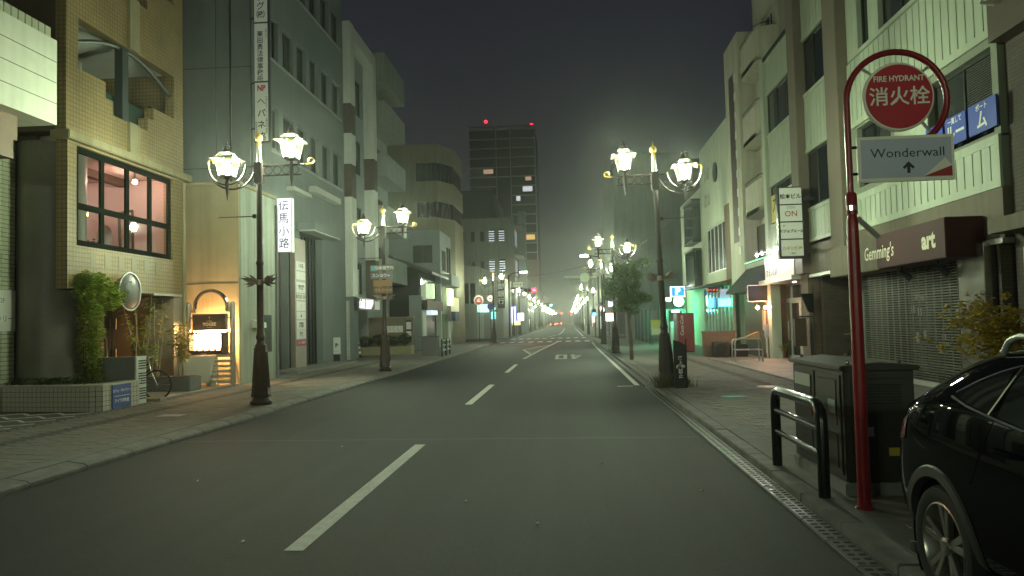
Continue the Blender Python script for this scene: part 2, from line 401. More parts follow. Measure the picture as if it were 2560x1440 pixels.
# ------------------------------------------------------------------ ground, road, pavements
def slab(name, x0, x1, y0, y1, z0, z1, m, kind='structure'):
    mb = MB(); mb.box(x0, x1, y0, y1, z0, z1); return tag(mb.build(name, m), kind=kind)
g = MB(); g.add([(-150, -80, -.03), (150, -80, -.03), (150, 620, -.03), (-150, 620, -.03)], [(0, 1, 2, 3)])
tag(g.build('ground', GROUND), kind='structure')
g = MB(); g.add([(-5.95, -60, 0), (1.9, -60, 0), (1.9, 480, 0), (-5.95, 480, 0)], [(0, 1, 2, 3)])
road = tag(g.build('road', ASPH), kind='structure')
g = MB(); g.add([(-70, 66.5, -.004), (70, 66.5, -.004), (70, 77.5, -.004), (-70, 77.5, -.004)], [(0, 1, 2, 3)])
tag(g.build('side_road', ASPH), kind='structure')
def strip(pts, w, name='line_marking', z=.004):
    mb = MB(); pts = [Vector((*p, z)) for p in pts]; L, Rr = [], []
    for i, p in enumerate(pts):
        t = (pts[min(i + 1, len(pts) - 1)] - pts[max(i - 1, 0)]).normalized(); n = Vector((-t.y, t.x, 0))
        L.append(p + n * w / 2); Rr.append(p - n * w / 2)
    mb.add(L + Rr, [(i, i + 1, len(pts) + i + 1, len(pts) + i) for i in range(len(pts) - 1)])
    return mb.build(name, PAINT, road)
for y in (5.67, 15.75, 25.55): strip([(-2.11, y), (-2.11, y + 4.95)], .15, 'lane_dash')
strip([(-2.07, 34.9), (-1.72, 44.5), (-1.25, 55), (-.93, 62.2)], .17)
strip([(-1.98, 39.5), (-2.75, 46.5), (-2.1, 50.5), (-1.18, 55.6)], .16)
for k in range(7):
    y = 41.6 + k * 1.75; t = (y - 39.5) / 16
    strip([(-2.2 - .32 * (1 - abs(t - .45) * 2), y + 1.0), (-1.78 + .3 * t, y - .2)], .14, 'hatch_marking')
for y0, y1, m_ in ((62.6, 65.6, 0), (75.5, 78.5, 1)):
    for k in range(10): strip([(-5.55 + k * .79, y0), (-5.55 + k * .79, y1)], .42, 'crossing_stripe')
strip([(-4.9, 57.6), (-2.6, 58.2)], .3); strip([(-4.2, 59.2), (-2.9, 59.9)], .2)
strip([(1.72, 19.7), (1.72, 40), (1.75, 52), (1.86, 60.5)], .13)
strip([(1.6, 19.5), (1.2, 19.5)], .1)
strip([(-2.3, 84), (-1.2, 98), (-.9, 118), (-.9, 190)], .15)
strip([(1.6, 84), (1.6, 190)], .15); strip([(-5.6, 84), (-5.6, 190)], .15)
# speed figures 4 and 0, laid to be read by oncoming traffic
def figure(strokes):
    mb = MB()
    for k, ((x0, y0), (x1, y1), w) in enumerate(strokes):
        p, q = Vector((x0, y0, .004 + k * .0006)), Vector((x1, y1, .004 + k * .0006)); d = (q - p).normalized(); n = Vector((-d.y, d.x, 0)) * w / 2
        if abs(d.y) > .5: n = Vector((w / 2, 0, 0))
        mb.add([p - n, q - n, q + n, p + n], [(0, 1, 2, 3)])
    mb.build('speed_figure', PAINT, road)
figure([((-.56, 34.1), (-.56, 38.3), .16), ((-.17, 34.1), (-.17, 38.3), .16), ((-.64, 34.4), (-.09, 34.4), .7), ((-.64, 38.0), (-.09, 38.0), .7)])
figure([((.2, 34.0), (.2, 38.4), .16), ((.04, 37.3), (.62, 37.3), .7), ((.55, 37.2), (.2, 34.2), .16)])

left_pavement = slab('pavement_left', -70, -6.2, -40, 66, -.02, .10, PAVE)
strip([(-5.9, 11.2), (1.8, 11.0)], .03, 'road_seam', .002).data.materials[0] = mat('seam_tar', (.035, .036, .036), .6, var=.2)
right_pavement = slab('pavement_right', 2.2, 70, -40, 66, -.02, .10, PAVE)
slab('pavement_left', -70, -6.0, 78, 480, -.02, .10, PAVE)
slab('pavement_right', 1.95, 70, 78, 480, -.02, .10, PAVE)
# kerb stones, each one a piece
for side, x0, x1, par in ((-1, -6.2, -5.92, left_pavement), (1, 2.02, 2.2, right_pavement)):
    mb = MB(); mb.box(x0, x1, .004, .996, -.05, .0); mb.v = []; mb.f = []
    z1 = .125 if side < 0 else .105
    if side > 0: mb.box(x0, x1, .003, .997, -.05, z1)
    else: mb.prism([(-6.2, .003, -.05), (-5.92, .003, -.05), (-5.92, .003, .045), (-5.97, .003, .075), (-6.2, .003, .108)], (0, .994, 0))
    k0 = mb.build('kerb_stone', KERB, par, bevel=.01)
    for i, y in enumerate(range(-4, 66)):
        o = k0 if i == 0 else dup(k0, None, par)
        o.location = (random.uniform(-.004, .004), y, random.uniform(-.004, .004))
# slotted gutter blocks along the right kerb
GRATE = mat('gutter_iron', (.2, .2, .19), .36, metal=.65, var=.25, scale=9, bump=.1)
mb = MB(); mb.box(1.84, 2.015, .003, .597, -.05, .035)
b0 = mb.build('gutter_block', GRATE, right_pavement, bevel=.008)
ms = MB()
for j in range(6):
    for r_ in (0, 1): ms.box(1.868 + r_ * .075, 1.915 + r_ * .075, .035 + j * .095, .07 + j * .095, .03, .0375)
s0 = ms.build('slot', mat('slot_shadow', (.008, .008, .008), .9, var=0), b0)
for i in range(26):
    o = b0 if i == 0 else dup(b0, None, right_pavement)
    o.location = (0, 3.4 + i * .6, 0)
mb = MB(); mb.box(1.9, 2.015, 19.0, 66, -.05, .02); mb.build('gutter_edge', KERB, right_pavement)
# block paving: the 300 nearest blocks of each pavement are pieces, the rest one mesh
def paving(par, x0, x1, y0, y1, band, near_y, flip):
    bw, bd = .2, .1
    cells = []
    ny = int((y1 - y0) / bd); nx = int((x1 - x0) / bw)
    for j in range(ny):
        for i in range(nx):
            x = x0 + i * bw + (bw / 2 if j % 2 else 0); y = y0 + j * bd
            cells.append((x, y))
    if near_y is None: order = cells
    def key(c): return c[1] + abs(c[0] - (x0 if not flip else x1)) * .6 if c[1] > near_y else 1e6 + c[1]
    cells.sort(key=key)
    protos = {}
    for k, m in (('paver', PAVER), ('dark', PAVER2)):
        mb = MB(); mb.box(.003, bw - .003, .003, bd - .003, 0, .018); me = mb.build('paver', m, par, bevel=.003, segs=1)
        protos[k] = me.data; bpy.data.objects.remove(me)
    rest = {'paver': MB(), 'dark': MB()}
    for n, (x, y) in enumerate(cells):
        k = 'dark' if band[0] < x < band[1] else 'paver'
        dz = random.uniform(-.0025, .0025)
        if n < 300:
            o = bpy.data.objects.new('paver', protos[k]); COL.objects.link(o); o.parent = par
            o.location = (x, y, .10 + dz - .003); o.rotation_euler = (random.uniform(-.01, .01), random.uniform(-.01, .01), 0)
        else:
            z = .115 + dz; m = rest[k]
            m.add([(x + .003, y + .003, z), (x + bw - .003, y + .003, z), (x + bw - .003, y + bd - .003, z), (x + .003, y + bd - .003, z),
                   (x + .003, y + .003, .099), (x + bw - .003, y + .003, .099), (x + bw - .003, y + bd - .003, .099), (x + .003, y + bd - .003, .099)],
                  [(0, 1, 2, 3), (0, 4, 5, 1), (1, 5, 6, 2), (2, 6, 7, 3), (3, 7, 4, 0)])
    for k, m in rest.items():
        o = m.build('paving', PAVER if k == 'paver' else PAVER2, par); o['kind'] = 'stuff'
paving(right_pavement, 2.45, 5.35, 3.0, 34.0, (4.25, 4.62), 8.3, False)
paving(left_pavement, -9.15, -6.45, 5.0, 34.0, (-8.45, -8.1), 9.0, True)
for x0_, x1_, par_ in ((2.2, 2.57, right_pavement), (-6.56, -6.2, left_pavement)):
    mb = MB(); mb.box(x0_, x1_, 3.0, 60, .09, .1125); mb.build('edging_strip', PAVE, par_)
# manhole covers and small iron plates in the pavement
def cover(x, y, r, sq, label, m):
    t = MB()
    if sq: t.box(x - r, x + r, y - r * .8, y + r * .8, .1, .122)
    else: t.lathe([(r, .1), (r, .121), (r * .9, .123)], (x, y, 0), 20)
    tag(t.build('manhole_cover', m, smooth=False), label, 'manhole cover')
cover(4.45, 17.4, .3, False, 'round pale manhole cover in the paving beside the dark paver band', mat('cover_pale', (.42, .37, .32), .5, var=.2))
cover(3.2, 15.3, .24, True, 'small dark square iron cover set in the block paving', BLACKM)
cover(-7.35, 13.6, .22, True, 'small pale square cover in the paving before the tapered lamp base', mat('cover_pale2', (.45, .42, .4), .6, var=.2))

# ------------------------------------------------------------------ street lamps
BULB = glow('lantern_bulb', LAMP_COL, LAMP)
LGLASS = clear_glass('lantern_glass', (.93, .97, .9), milky=.006)
def frustum(mb, c, h0, h1, z0, z1):
    x, y = c
    mb.hexa([(x - h0, y - h0, z0), (x + h0, y - h0, z0), (x + h0, y + h0, z0), (x - h0, y + h0, z0), (x - h1, y - h1, z1), (x + h1, y - h1, z1), (x + h1, y + h1, z1), (x - h1, y + h1, z1)])
def lantern(root, x, z):
    """a square tapering lantern whose glass begins at height z"""
    f = MB(); b0, b1, gh = .125, .195, .36
    frustum(f, (x, 0), b0 + .01, b0 + .012, z - .03, z)
    for sx in (-1, 1):
        for sy in (-1, 1):
            f.tube([(x + sx * b0, sy * b0, z), (x + sx * b1, sy * b1, z + gh)], .011, 5)
    # brim: a thin square ring with pyramid slope
    br = z + gh
    for sx, sy in ((1, 0), (-1, 0), (0, 1), (0, -1)):
        q = []
        for (r, zz) in ((b1 - .01, br + .035), (.285, br - .012), (.285, br - .002), (b1 - .01, br + .047)):
            q.append((r, zz))
        pts = []
        for t in (-1, 1):
            for r, zz in q:
                pts.append((x + (sx * r if sx else t * r), (sy * r if sy else t * r), zz))
        f.add(pts, [(0, 1, 2, 3), (4, 7, 6, 5), (0, 4, 5, 1), (1, 5, 6, 2), (2, 6, 7, 3), (3, 7, 4, 0)])
    for sx in (-1, 1):
        for sy in (-1, 1): f.tube([(x + sx * .175, sy * .175, br + .04), (x + sx * .12, sy * .12, br + .13)], .01, 5)
    frustum(f, (x, 0), .125, .11, br + .128, br + .15)
    f.lathe([(.11, br + .15), (.085, br + .185), (.06, br + .24), (.055, br + .265), (.06, br + .275), (.025, br + .3), (.018, br + .325), (.022, br + .34), (.004, br + .375)], (x, 0, 0), 10)
    fr = f.build('lantern', IRON, root)
    for sx, sy in ((1, 0), (-1, 0), (0, 1), (0, -1)):
        g_ = MB(); pts = []
        for r, zz in ((b0, z), (b1, z + gh)):
            for t in ((-1, 1) if r == b0 else (1, -1)):
                pts.append((x + (sx * r if sx else t * r), (sy * r if sy else t * r), zz))
        g_.add(pts, [(0, 1, 2, 3)]); g_.build('glass_pane', LGLASS, fr)
        g_ = MB(); pts = []
        for r, zz in ((.172, br + .045), (.12, br + .128)):
            for t in ((-1, 1) if r == .172 else (1, -1)):
                pts.append((x + (sx * r if sx else t * r), (sy * r if sy else t * r), zz))
        g_.add(pts, [(0, 1, 2, 3)]); g_.build('roof_pane', LGLASS, fr)
    bl = MB(); bl.lathe([(.016, z + .03), (.075, z + .09), (.088, z + .16), (.072, z + .25), (.018, z + .32)], (x, 0, 0), 6)
    bl.build('bulb', BULB, fr, smooth=True)
    return fr
def arc(cx, cz, r, a0, a1, n=14): return [(cx + r * math.cos(R(a0 + (a1 - a0) * i / n)), 0, cz + r * math.sin(R(a0 + (a1 - a0) * i / n))) for i in range(n + 1)]
def make_lamp():
    t = thing('street_lamp', '', 'street lamp', (0, 0, 0))
    m = MB(); m.lathe([(.20, 0), (.225, .03), (.225, .08), (.18, .12), (.16, .17)], (0, 0, 0), 16); m.build('plinth', IRON, t, smooth=True)
    m = MB()
    prof = [(.20, .17), (.20, .23), (.188, .27), (.132, 1.14), (.132, 1.19)]
    m.lathe(prof, (0, 0, 0), 8, PI / 8)
    for k in range(8):                                  # raised fillets on the octagonal skirt
        a = 2 * PI * k / 8
        for off in (-.045, -.015, .015, .045):
            d = Vector((math.cos(a), math.sin(a), 0)); s_ = Vector((-d.y, d.x, 0))
            m.tube([d * .172 + s_ * off * 1.1 + Vector((0, 0, .36)), d * .124 + s_ * off * .75 + Vector((0, 0, 1.1))], .007, 4)
    m.build('skirt', IRON, t)
    m = MB(); m.lathe([(.11, 1.19), (.12, 1.23), (.085, 1.27), (.078, 1.34), (.095, 1.37), (.095, 1.42), (.08, 1.47), (.074, 1.55), (.068, 2.9), (.08, 2.92), (.08, 2.97), (.066, 2.99), (.056, 4.62)], (0, 0, 0), 14)
    m.build('pole', IRON, t, smooth=True)
    m = MB(); m.box(-.085, .085, -.085, .085, 4.62, 5.06); m.build('joint_box', IRON, t, bevel=.012)
    m = MB(); m.lathe([(.055, 5.04), (.06, 5.1), (.045, 5.38), (.05, 5.4)], (0, 0, 0), 12); m.build('upper_pole', STEEL, t, smooth=True)
    m = MB(); m.lathe([(.042, 5.38), (.05, 5.43), (.04, 5.47), (.038, 5.52)], (0, 0, 0), 12); m.ball((0, 0, 5.585), .085, 14); m.lathe([(.03, 5.66), (.012, 5.7), (.003, 5.78)], (0, 0, 0), 8)
    m.build('finial', GOLD, t, smooth=True)
    # street-side arm: two rails with rings, lantern standing on it
    m = MB(); m.tube([(.07, 0, 4.99), (1.0, 0, 4.99)], .02, 8); m.tube([(.07, 0, 4.78), (.9, 0, 4.78)], .016, 8)
    for k in range(4): m.tube([(.2 + k * .19 + .085 * math.cos(2 * PI * i / 12), 0, 4.885 + .085 * math.sin(2 * PI * i / 12)) for i in range(13)], .009, 5)
    m.lathe([(.004, 4.52), (.035, 4.72), (.045, 4.95), (.03, 5.06), (.08, 5.1)], (.7, 0, 0), 10)
    m.build('straight_arm', IRON, t)
    m = MB(); m.tube([(.98, 0, 4.99), (1.12, 0, 5.0)] + arc(1.12, 5.06, .06, -90, 190, 10), .016, 6); m.build('gilded_curl', GOLD, t)
    lantern(t, .7, 5.13)
    # pavement-side arm: nested hoops carrying a lower lantern
    m = MB(); m.tube(arc(-.69, 5.02, .4, 188, 360, 18), .02, 7); m.tube(arc(-.58, 5.02, .5, 210, 342, 18), .022, 7)
    m.tube([(-.08, 0, 4.99), (-.24, 0, 4.99)], .02, 8)
    for x_, z_ in ((-.44, 4.6), (-.3, 4.68), (-.2, 4.8)): m.tube([(x_ + .045 * math.cos(2 * PI * i / 10), 0, z_ + .045 * math.sin(2 * PI * i / 10)) for i in range(11)], .008, 5)
    m.lathe([(.004, 4.28), (.035, 4.5), (.05, 4.66), (.03, 4.72), (.075, 4.77)], (-.69, 0, 0), 10)
    m.build('hoop_arm', IRON, t)
    m = MB(); m.tube([(-1.085, 0, 4.97), (-1.1, 0, 5.08)] + arc(-1.045, 5.1, .055, 180, -20, 8), .017, 6); m.build('gilded_curl', GOLD, t)
    lantern(t, -.69, 4.8)
    # banner rod and folded-bird ornament
    m = MB(); m.tube([(-.05, 0, 3.93), (-.88, 0, 3.93)], .012, 6); m.box(-.14, -.06, -.03, .03, 3.89, 3.97); m.build('banner_rod', IRON, t)
    m = MB()
    m.lathe([(.075, 2.48), (.09, 2.5), (.09, 2.58), (.075, 2.6)], (0, 0, 0), 12)
    for s_ in (-1, 1):
        b = Vector((s_ * .085, 0, 2.53))
        for tip, side in (((.34, -.02, .12), .05), ((.2, .12, .2), .04), ((.22, -.14, .16), .04), ((.1, 0, .17), .05), ((.3, .05, -.02), .03), ((.2, -.06, -.09), .03)):
            T_ = b + Vector((s_ * tip[0], tip[1], tip[2])); d = (T_ - b).normalized(); q = d.cross(Vector((.2, 1, .1))).normalized() * side
            mid = b + (T_ - b) * .4
            m.add([b, mid + q, T_, mid - q, mid + Vector((0, .02, 0))], [(0, 1, 4), (1, 2, 4), (2, 3, 4), (3, 0, 4)])
    m.build('bird_ornament', mat('ornament_alloy', (.3, .24, .2), .45, metal=.5, var=.15), t)
    return t
lamp0 = make_lamp()
LG = 'twin-lantern street lamps lining the pavements'
near = [(-6.38, 15.4, 0, 'twin-lantern street lamp before the cream wall and the lit menu stall'),
        (-6.32, 25.9, 0, 'twin-lantern street lamp carrying four stacked parking direction boards'),
        (2.27, 18.0, 1, 'twin-lantern street lamp with a narrow black notice board at its foot'),
        (2.24, 36.7, 1, 'twin-lantern street lamp standing just behind the small pavement tree'),
        (-6.0, 61.5, 0, 'twin-lantern street lamp beside the round speed sign at the crossing')]
far = [(-6.3, y, 0) for y in (88, 99, 112, 127, 145, 166, 190, 218, 252, 292, 340)] + [(2.3, y, 1) for y in (50.5, 87, 118, 134, 155, 180, 210, 246, 290)]
behind = [(-6.38, -8.5, 0), (2.27, -11.0, 1)]
FARL = 'twin-lantern street lamp in the long row running away down the street'
first = True
for x, y, rt, lab in near + [(x, y, rt, FARL) for x, y, rt in far] + [(x, y, rt, 'twin-lantern street lamp past the parked black car' if rt else 'twin-lantern street lamp across the road from the parked black car') for x, y, rt in behind]:
    if first: o = lamp0; o.location = (x, y, .10); first = False
    else: o = dup(lamp0, (x, y, .10), skip=(() if y < 70 else ('bird_ornament', 'banner_rod')))
    ORG[o.name] = (x, y, .10)
    o.rotation_euler = (0, R(1.6) if rt and y == 18.0 else 0, PI * rt); o['label'] = lab
    o['group'] = LG
# ------------------------------------------------------------------ left side: tiled neighbour with the projecting fascia
A = thing('tiled_building', 'pale green tiled building with a jutting white fascia box', 'building', (-11.6, 12, .1))
pA = PL('L', -11.6)
m = MB(); m.box(-26, -11.62, -14, 15.19, .1, 13); m.build('wall', GROUT, A)
tp = MB(); tp.box(-11.622, -11.6, .006, .184, .005, .085); t0 = tp.build('wall_tile', TILEG, A, bevel=.006, segs=1)
k = 0
for i in range(4):
    for j in range(64):
        y, z = 15.19 - (i + 1) * .192, .12 + j * .092
        o = t0 if k == 0 else dup(t0, None, A); k += 1
        o.location = (random.uniform(-.003, .003), y, z)
m = MB(); m.box(-11.62, -9.6, 6, 13.64, 5.64, 7.27); m.build('fascia_box', mat('fascia_white', (.62, .64, .52), .5, var=.06, stain=.1), A)
for j in range(1, 4):
    m = MB(); m.box(-9.601, -9.594, 6, 13.63, 5.64 + j * .4, 5.65 + j * .4); m.build('fascia_joint', GROUT, A)
for j in range(34):
    m = MB() if j == 0 else m
    if j == 0:
        m.box(-9.8, -9.7, 0, .16, 7.27, 7.52); c0 = m.build('coping_tile', TILEG, A, bevel=.008, segs=1)
    o = c0 if j == 0 else dup(c0, None, A)
    o.location = (0, 13.45 - j * .175, 0)
m = MB(); m.box(-11.6, -9.9, 6, 13.0, 5.2, 5.64); m.build('soffit', mat('soffit_brown', (.16, .1, .055), .6, var=.15), A)
m = MB(); m.prism([(-9.9, 12.2, 5.2), (-9.9, 12.9, 5.2), (-9.9, 12.9, 4.85), (-9.9, 12.55, 4.85)], (-1.7, 0, 0)); m.build('bracket', MATS['soffit_brown'], A)
pn = PL('L', -11.57)
m = MB(); pn.box(m, 14.2, 15.15, 1.75, 2.6, -.02, .012); nb = m.build('notice_board', mat('notice_paper', (.5, .5, .45), .6, var=.06), A)
lettering(pn, 'ギャラリー', 14.68, 2.0, .16, .016, INK, nb); lettering(pn, '3F  2F', 14.68, 2.38, .13, .016, INK, nb)

# ------------------------------------------------------------------ beige mosaic building with the lit cafe upstairs
B = thing('cafe_building', 'beige mosaic-tiled building with stepped balconies and a pink-lit upstairs cafe', 'building', (-10.4, 17.5, .1))
pB = PL('L', -10.4)
Y0, Y1 = 15.07, 19.95
sB = .35
# upper wall with two stepped balcony openings (steps made of extra holes)
holes = []
for dz in (0, 3.1, 6.2):
    holes += [(15.46, 16.44, 7.39 + dz, 8.5 + dz), (16.44, 16.73, 7.03 + dz, 8.5 + dz), (16.73, 18.18, 6.71 + dz, 8.5 + dz), (18.18, 18.46, 7.04 + dz, 8.5 + dz), (18.46, 19.47, 7.36 + dz, 8.5 + dz)]
wall(pB, Y0, Y1, 5.94, 16.2, holes, .25, 'upper_wall', TILEB, B)
for dz in (0, 3.1, 6.2):
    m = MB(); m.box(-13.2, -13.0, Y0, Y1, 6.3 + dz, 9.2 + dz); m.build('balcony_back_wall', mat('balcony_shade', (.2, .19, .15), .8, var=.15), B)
    m = MB(); m.box(-13.0, -10.66, Y0 + .02, Y1 - .02, 8.62 + dz, 8.8 + dz); m.build('balcony_ceiling', mat('ceiling_white', (.55, .56, .5), .8, var=.06), B)
    m = MB(); m.box(-13.0, -10.66, Y0 + .02, Y1 - .02, 6.2 + dz, 6.4 + dz); m.build('balcony_floor', CONC, B)
    m = MB(); pB.box(m, 16.2, 18.6, 6.45 + dz, 7.34 + dz, -.34, -.3); m.build('glass_infill', mat('teal_glass', (.045, .075, .065), .15, var=.1), B)
    m = MB(); pB.box(m, 17.17, 17.42, 6.7 + dz, 8.5 + dz, -.24, -.04); m.build('mullion', mat('slate_paint', (.045, .055, .055), .5, var=.1), B)
    m = MB(); m.tube([(-10.52, 15.46 + 4.01 * i / 16, 7.98 + dz + .5 * math.sin(PI * i / 16)) for i in range(17)], .05, 6); m.build('arch_rib', MATS['slate_paint'], B)
    m = MB(); m.tube([(-10.55, 15.5, 7.44 + dz), (-10.55, 16.4, 7.44 + dz)], .025, 6); m.tube([(-10.55, 18.5, 7.41 + dz), (-10.55, 19.44, 7.41 + dz)], .025, 6); m.build('railing', BLACKM, B)
    m = MB()
    for a, b in (((16.1, 7.5), (17.1, 8.05)), ((16.1, 7.5), (17.1, 7.5)), ((17.1, 7.5), (17.1, 8.05))): m.tube([(-12.2, a[0], a[1] + dz + .1), (-12.2, b[0], b[1] + dz + .1)], .04, 5)
    m.build('window_frame', BLACKM, B)
    m = MB(); m.tube([(-12.3, 18.35, 6.4 + dz), (-12.3, 18.35, 8.6 + dz)], .05, 8); m.build('drain_pipe', WHITE, B)
for z0, z1 in ((5.96, 6.7), (8.5, 9.8), (11.6, 12.9)):
    m = MB(); pB.box(m, 17.31, 17.72, z0, z1, -.01, .07); m.build('pilaster', CREAM, B)
m = MB(); m.box(-24, -10.64, Y0, Y0 + .25, 5.94, 16.2); m.build('side_wall', BROWN, B)
m = MB(); m.box(-24, -10.66, Y1 - .25, Y1, 3, 16.2); m.build('side_wall', TILEB, B)
m = MB(); pB.box(m, Y0 - .1, Y1 + .25, 5.76, 5.95, -.3, .14); m.build('ledge', CREAM, B, bevel=.02)
# cafe storey
wall(pB, Y0 + .05, Y1, 2.62, 5.765, [(15.42, 19.38, 3.55, 5.7)], .25, 'cafe_wall', TILEB, B)
CG = clear_glass('cafe_glass', (.92, .92, .92))
window(pB, 15.42, 19.38, 3.55, 5.7, B, nu=4, nv=2, fw=.13, w=-.05, fm=DKGREEN, gm=CG, name='cafe_window', split=[3.55, 4.42, 5.7])
for i in range(6):
    m = MB(); pB.box(m, 15.88 + i * .53, 16.1 + i * .53, 3.12, 3.44, -.01, .006); m.build('dark_inset', mat('inset_tile', (.24, .2, .12), .5, var=.1), B)
PINK = mat('cafe_wall_pink', (.52, .42, .41), .8, var=.06)
m = MB(); m.box(-15.4, -15.2, 15.41, Y1, 2.7, 5.75); m.build('cafe_back_wall', PINK, B)
m = MB(); m.box(-15.2, -10.66, 15.38, 15.41, 2.7, 5.75); m.build('cafe_side_wall', PINK, B)
m = MB(); m.box(-24, -11.2, 15.3, 15.37, .1, 5.93); m.build('outer_side_wall', BROWN, B)
m = MB(); m.box(-15.2, -10.7, Y1 - .26, Y1 - .255, 2.7, 5.75); m.build('cafe_side_wall', PINK, B)
m = MB(); m.box(-15.2, -10.66, 15.41, Y1, 5.78, 5.93); m.build('cafe_ceiling', mat('cafe_ceiling_white', (.6, .5, .46), .8, var=.05), B)
m = MB(); m.box(-15.2, -10.66, 15.41, Y1, 2.68, 2.8); m.build('cafe_floor', WOODD, B)
m = MB(); m.box(-10.66, -10.64, 15.45, Y1, 2.62, 2.63); m.build('floor_edge', BROWN, B)
# round corner column, entrance recess and doors
m = MB(); m.lathe([(.66, .1), (.66, 5.76)], (-11.15, 15.72, 0), 36); m.build('corner_column', tile_mat('column_tile', (.17, .16, .125), (.15, .14, .11), (.12, .11, .09), .05, .05, .006), B, smooth=True)
m = MB(); m.box(-12.6, -11.42, 16.3, 18.0, .1, 2.62); m.build('entrance_pier', mat('entrance_wood', (.2, .12, .075), .6, var=.15, bump=.1), B)
m = MB(); m.box(-12.6, -11.9, 15, 20, .1, 2.62); m.build('entrance_back', BROWN, B)
for i in range(2):
    m = MB(); m.box(-11.9, -11.84, 18.05 + i * .95, 18.97 + i * .95, .12, 2.5); d = m.build('door', WOODD, B, bevel=.01)
    for z in (.95, 1.75):
        m = MB(); m.box(-11.84, -11.8, 18.84 + i * .27 - .02, 18.86 + i * .27, z, z + .28); m.build('handle', CHROME, d)
m = MB(); m.box(-12.5, -10.66, 15.45, 19.9, 2.58, 2.64); m.build('entrance_ceiling', BROWN, B)
m = MB(); m.tube([(-11.7, 18.45, .12), (-11.66, 18.5, 1.1), (-11.66, 18.46, 1.5), (-11.7, 18.4, 1.6)], .02, 6); m.build('door_stay', WOODL, B)
m = MB(); m.box(-11.2, -10.42, 19.45, 19.95, .1, 2.62); m.build('right_pier', mat('pier_tile', (.3, .26, .2), .6, var=.1), B)
m = MB(); m.tube([(-10.36, 19.9, .15), (-10.36, 19.9, 5.7)], .05, 8); m.build('down_pipe', CREAM, B)
m = MB(); m.box(-10.4, -10.36, 18.4, 19.8, 2.585, 2.64); m.build('light_rail', ALUW, B)

# inside the cafe: each its own thing
def spot(x, y, z, col, st, lab):
    t = thing('ceiling_spot', lab, 'spotlight', (x, y, z))
    m = MB(); m.lathe([(.03, .3), (.045, .1), (.05, .052)], (x, y, z), 10); m.build('housing', WHITE, t)
    m = MB(); m.ball((x, y, z), .05, 8); m.build('bulb', glow('spot_%d' % (len(MATS)), col, st), t)
spot(-10.95, 16.25, 5.55, (.72, .72, 1.0), 1500, 'bluish ceiling spotlight inside the upstairs cafe window')
spot(-10.95, 18.55, 5.5, (1.0, .58, .42), 900, 'warm ceiling spotlight inside the upstairs cafe above the picture frame')
spot(-12.3, 16.9, 4.75, (1.0, .5, .2), 60, 'small orange hanging bulb near the round mirror in the cafe')
spot(-11.6, 17.55, 4.55, (1.0, .5, .2), 60, 'small orange hanging bulb behind the middle cafe mullion')
spot(-13.0, 18.0, 5.5, (1.0, .62, .5), 700, 'warm ceiling spotlight deep inside the upstairs cafe')
t = thing('wall_mirror', 'round framed mirror leaning on the pink cafe wall upstairs', 'mirror', (-12.6, 16.6, 4.7))
m = MB(); m.tube([(-13.2, 17.4 + .62 * math.cos(2 * PI * i / 24), 4.75 + .7 * math.sin(2 * PI * i / 24)) for i in range(25)], .045, 6); m.build('frame', WOODD, t)
m = MB(); m.lathe([(.6, 0), (.6, .02)], (-13.24, 17.4, 4.75), 24, 0, 'x'); m.build('mirror_glass', mat('mirror_face', (.6, .5, .48), .12, metal=.5, var=0), t)
t = MB(); t.tube([(-11.3, 16.85, 2.9), (-11.28, 16.83, 3.9), (-11.33, 16.86, 4.8), (-11.3, 16.8, 5.75)], [.09, .08, .075, .08], 9)
tag(t.build('birch_trunk', mat('birch_bark', (.6, .58, .6), .7, var=.3, scale=7, bump=.2), smooth=True), 'pale birch trunk standing as decoration behind the cafe window', 'tree trunk')
t = thing('armchair', 'oval-backed upholstered chair behind the lower cafe window', 'chair', (-11.4, 18.0, 2.8))
m = MB(); m.lathe([(.27, -.03), (.29, 0), (.27, .03)], (-11.4, 18.0, 4.0), 20, 0, 'x'); bk = m.build('backrest', mat('grey_upholstery', (.3, .26, .26), .9, var=.1), t, smooth=True)
bk.scale = (1, 1, 1)
m = MB(); m.tube([(-11.4, 18.0 + .3 * math.cos(2 * PI * i / 20), 4.0 + .33 * math.sin(2 * PI * i / 20)) for i in range(21)], .025, 6); m.build('back_frame', WOODL, t)
m = MB(); m.box(-11.75, -11.25, 17.75, 18.25, 3.45, 3.6); m.build('seat', MATS['grey_upholstery'], t, bevel=.04)
for dx in (-11.7, -11.3):
    for dy in (17.8, 18.2):
        m = MB(); m.tube([(dx, dy, 2.8), (dx, dy, 3.46)], .022, 6); m.build('leg', WOODL, t)
t = thing('picture_frame', 'tall wooden picture frame leaning inside the cafe window', 'picture frame', (-11.6, 19.2, 2.8))
m = MB()
for a, b in (((18.75, 4.75), (19.35, 4.9)), ((18.75, 4.75), (18.85, 3.2)), ((19.35, 4.9), (19.4, 3.2)), ((18.85, 3.2), (19.4, 3.2))): m.tube([(-11.5, a[0], a[1]), (-11.5, b[0], b[1])], .035, 6)
m.build('frame', WOODD, t); m = MB(); m.box(-11.56, -11.54, 18.85, 19.35, 3.2, 4.75); m.build('picture', mat('picture_print', (.35, .28, .24), .7, var=.3, scale=3), t)
t = thing('potted_shrub', 'dim potted shrub along the bottom of the cafe window', 'potted plant', (-11.1, 17.2, 2.8))
m = MB(); m.lathe([(.16, 2.8), (.22, 3.3)], (-11.1, 17.2, 0), 12); m.build('pot', WOODD, t)
rn = random.Random(3); m = MB(); leaf_cloud(m, [(-11.1, 16.8, 3.65, .3, .9, .22), (-11.1, 17.8, 3.6, .25, .6, .2)], 500, .1, rn)
LEAFD = leafy('dark_foliage', (.035, .065, .02)); m.build('foliage', LEAFD, t)
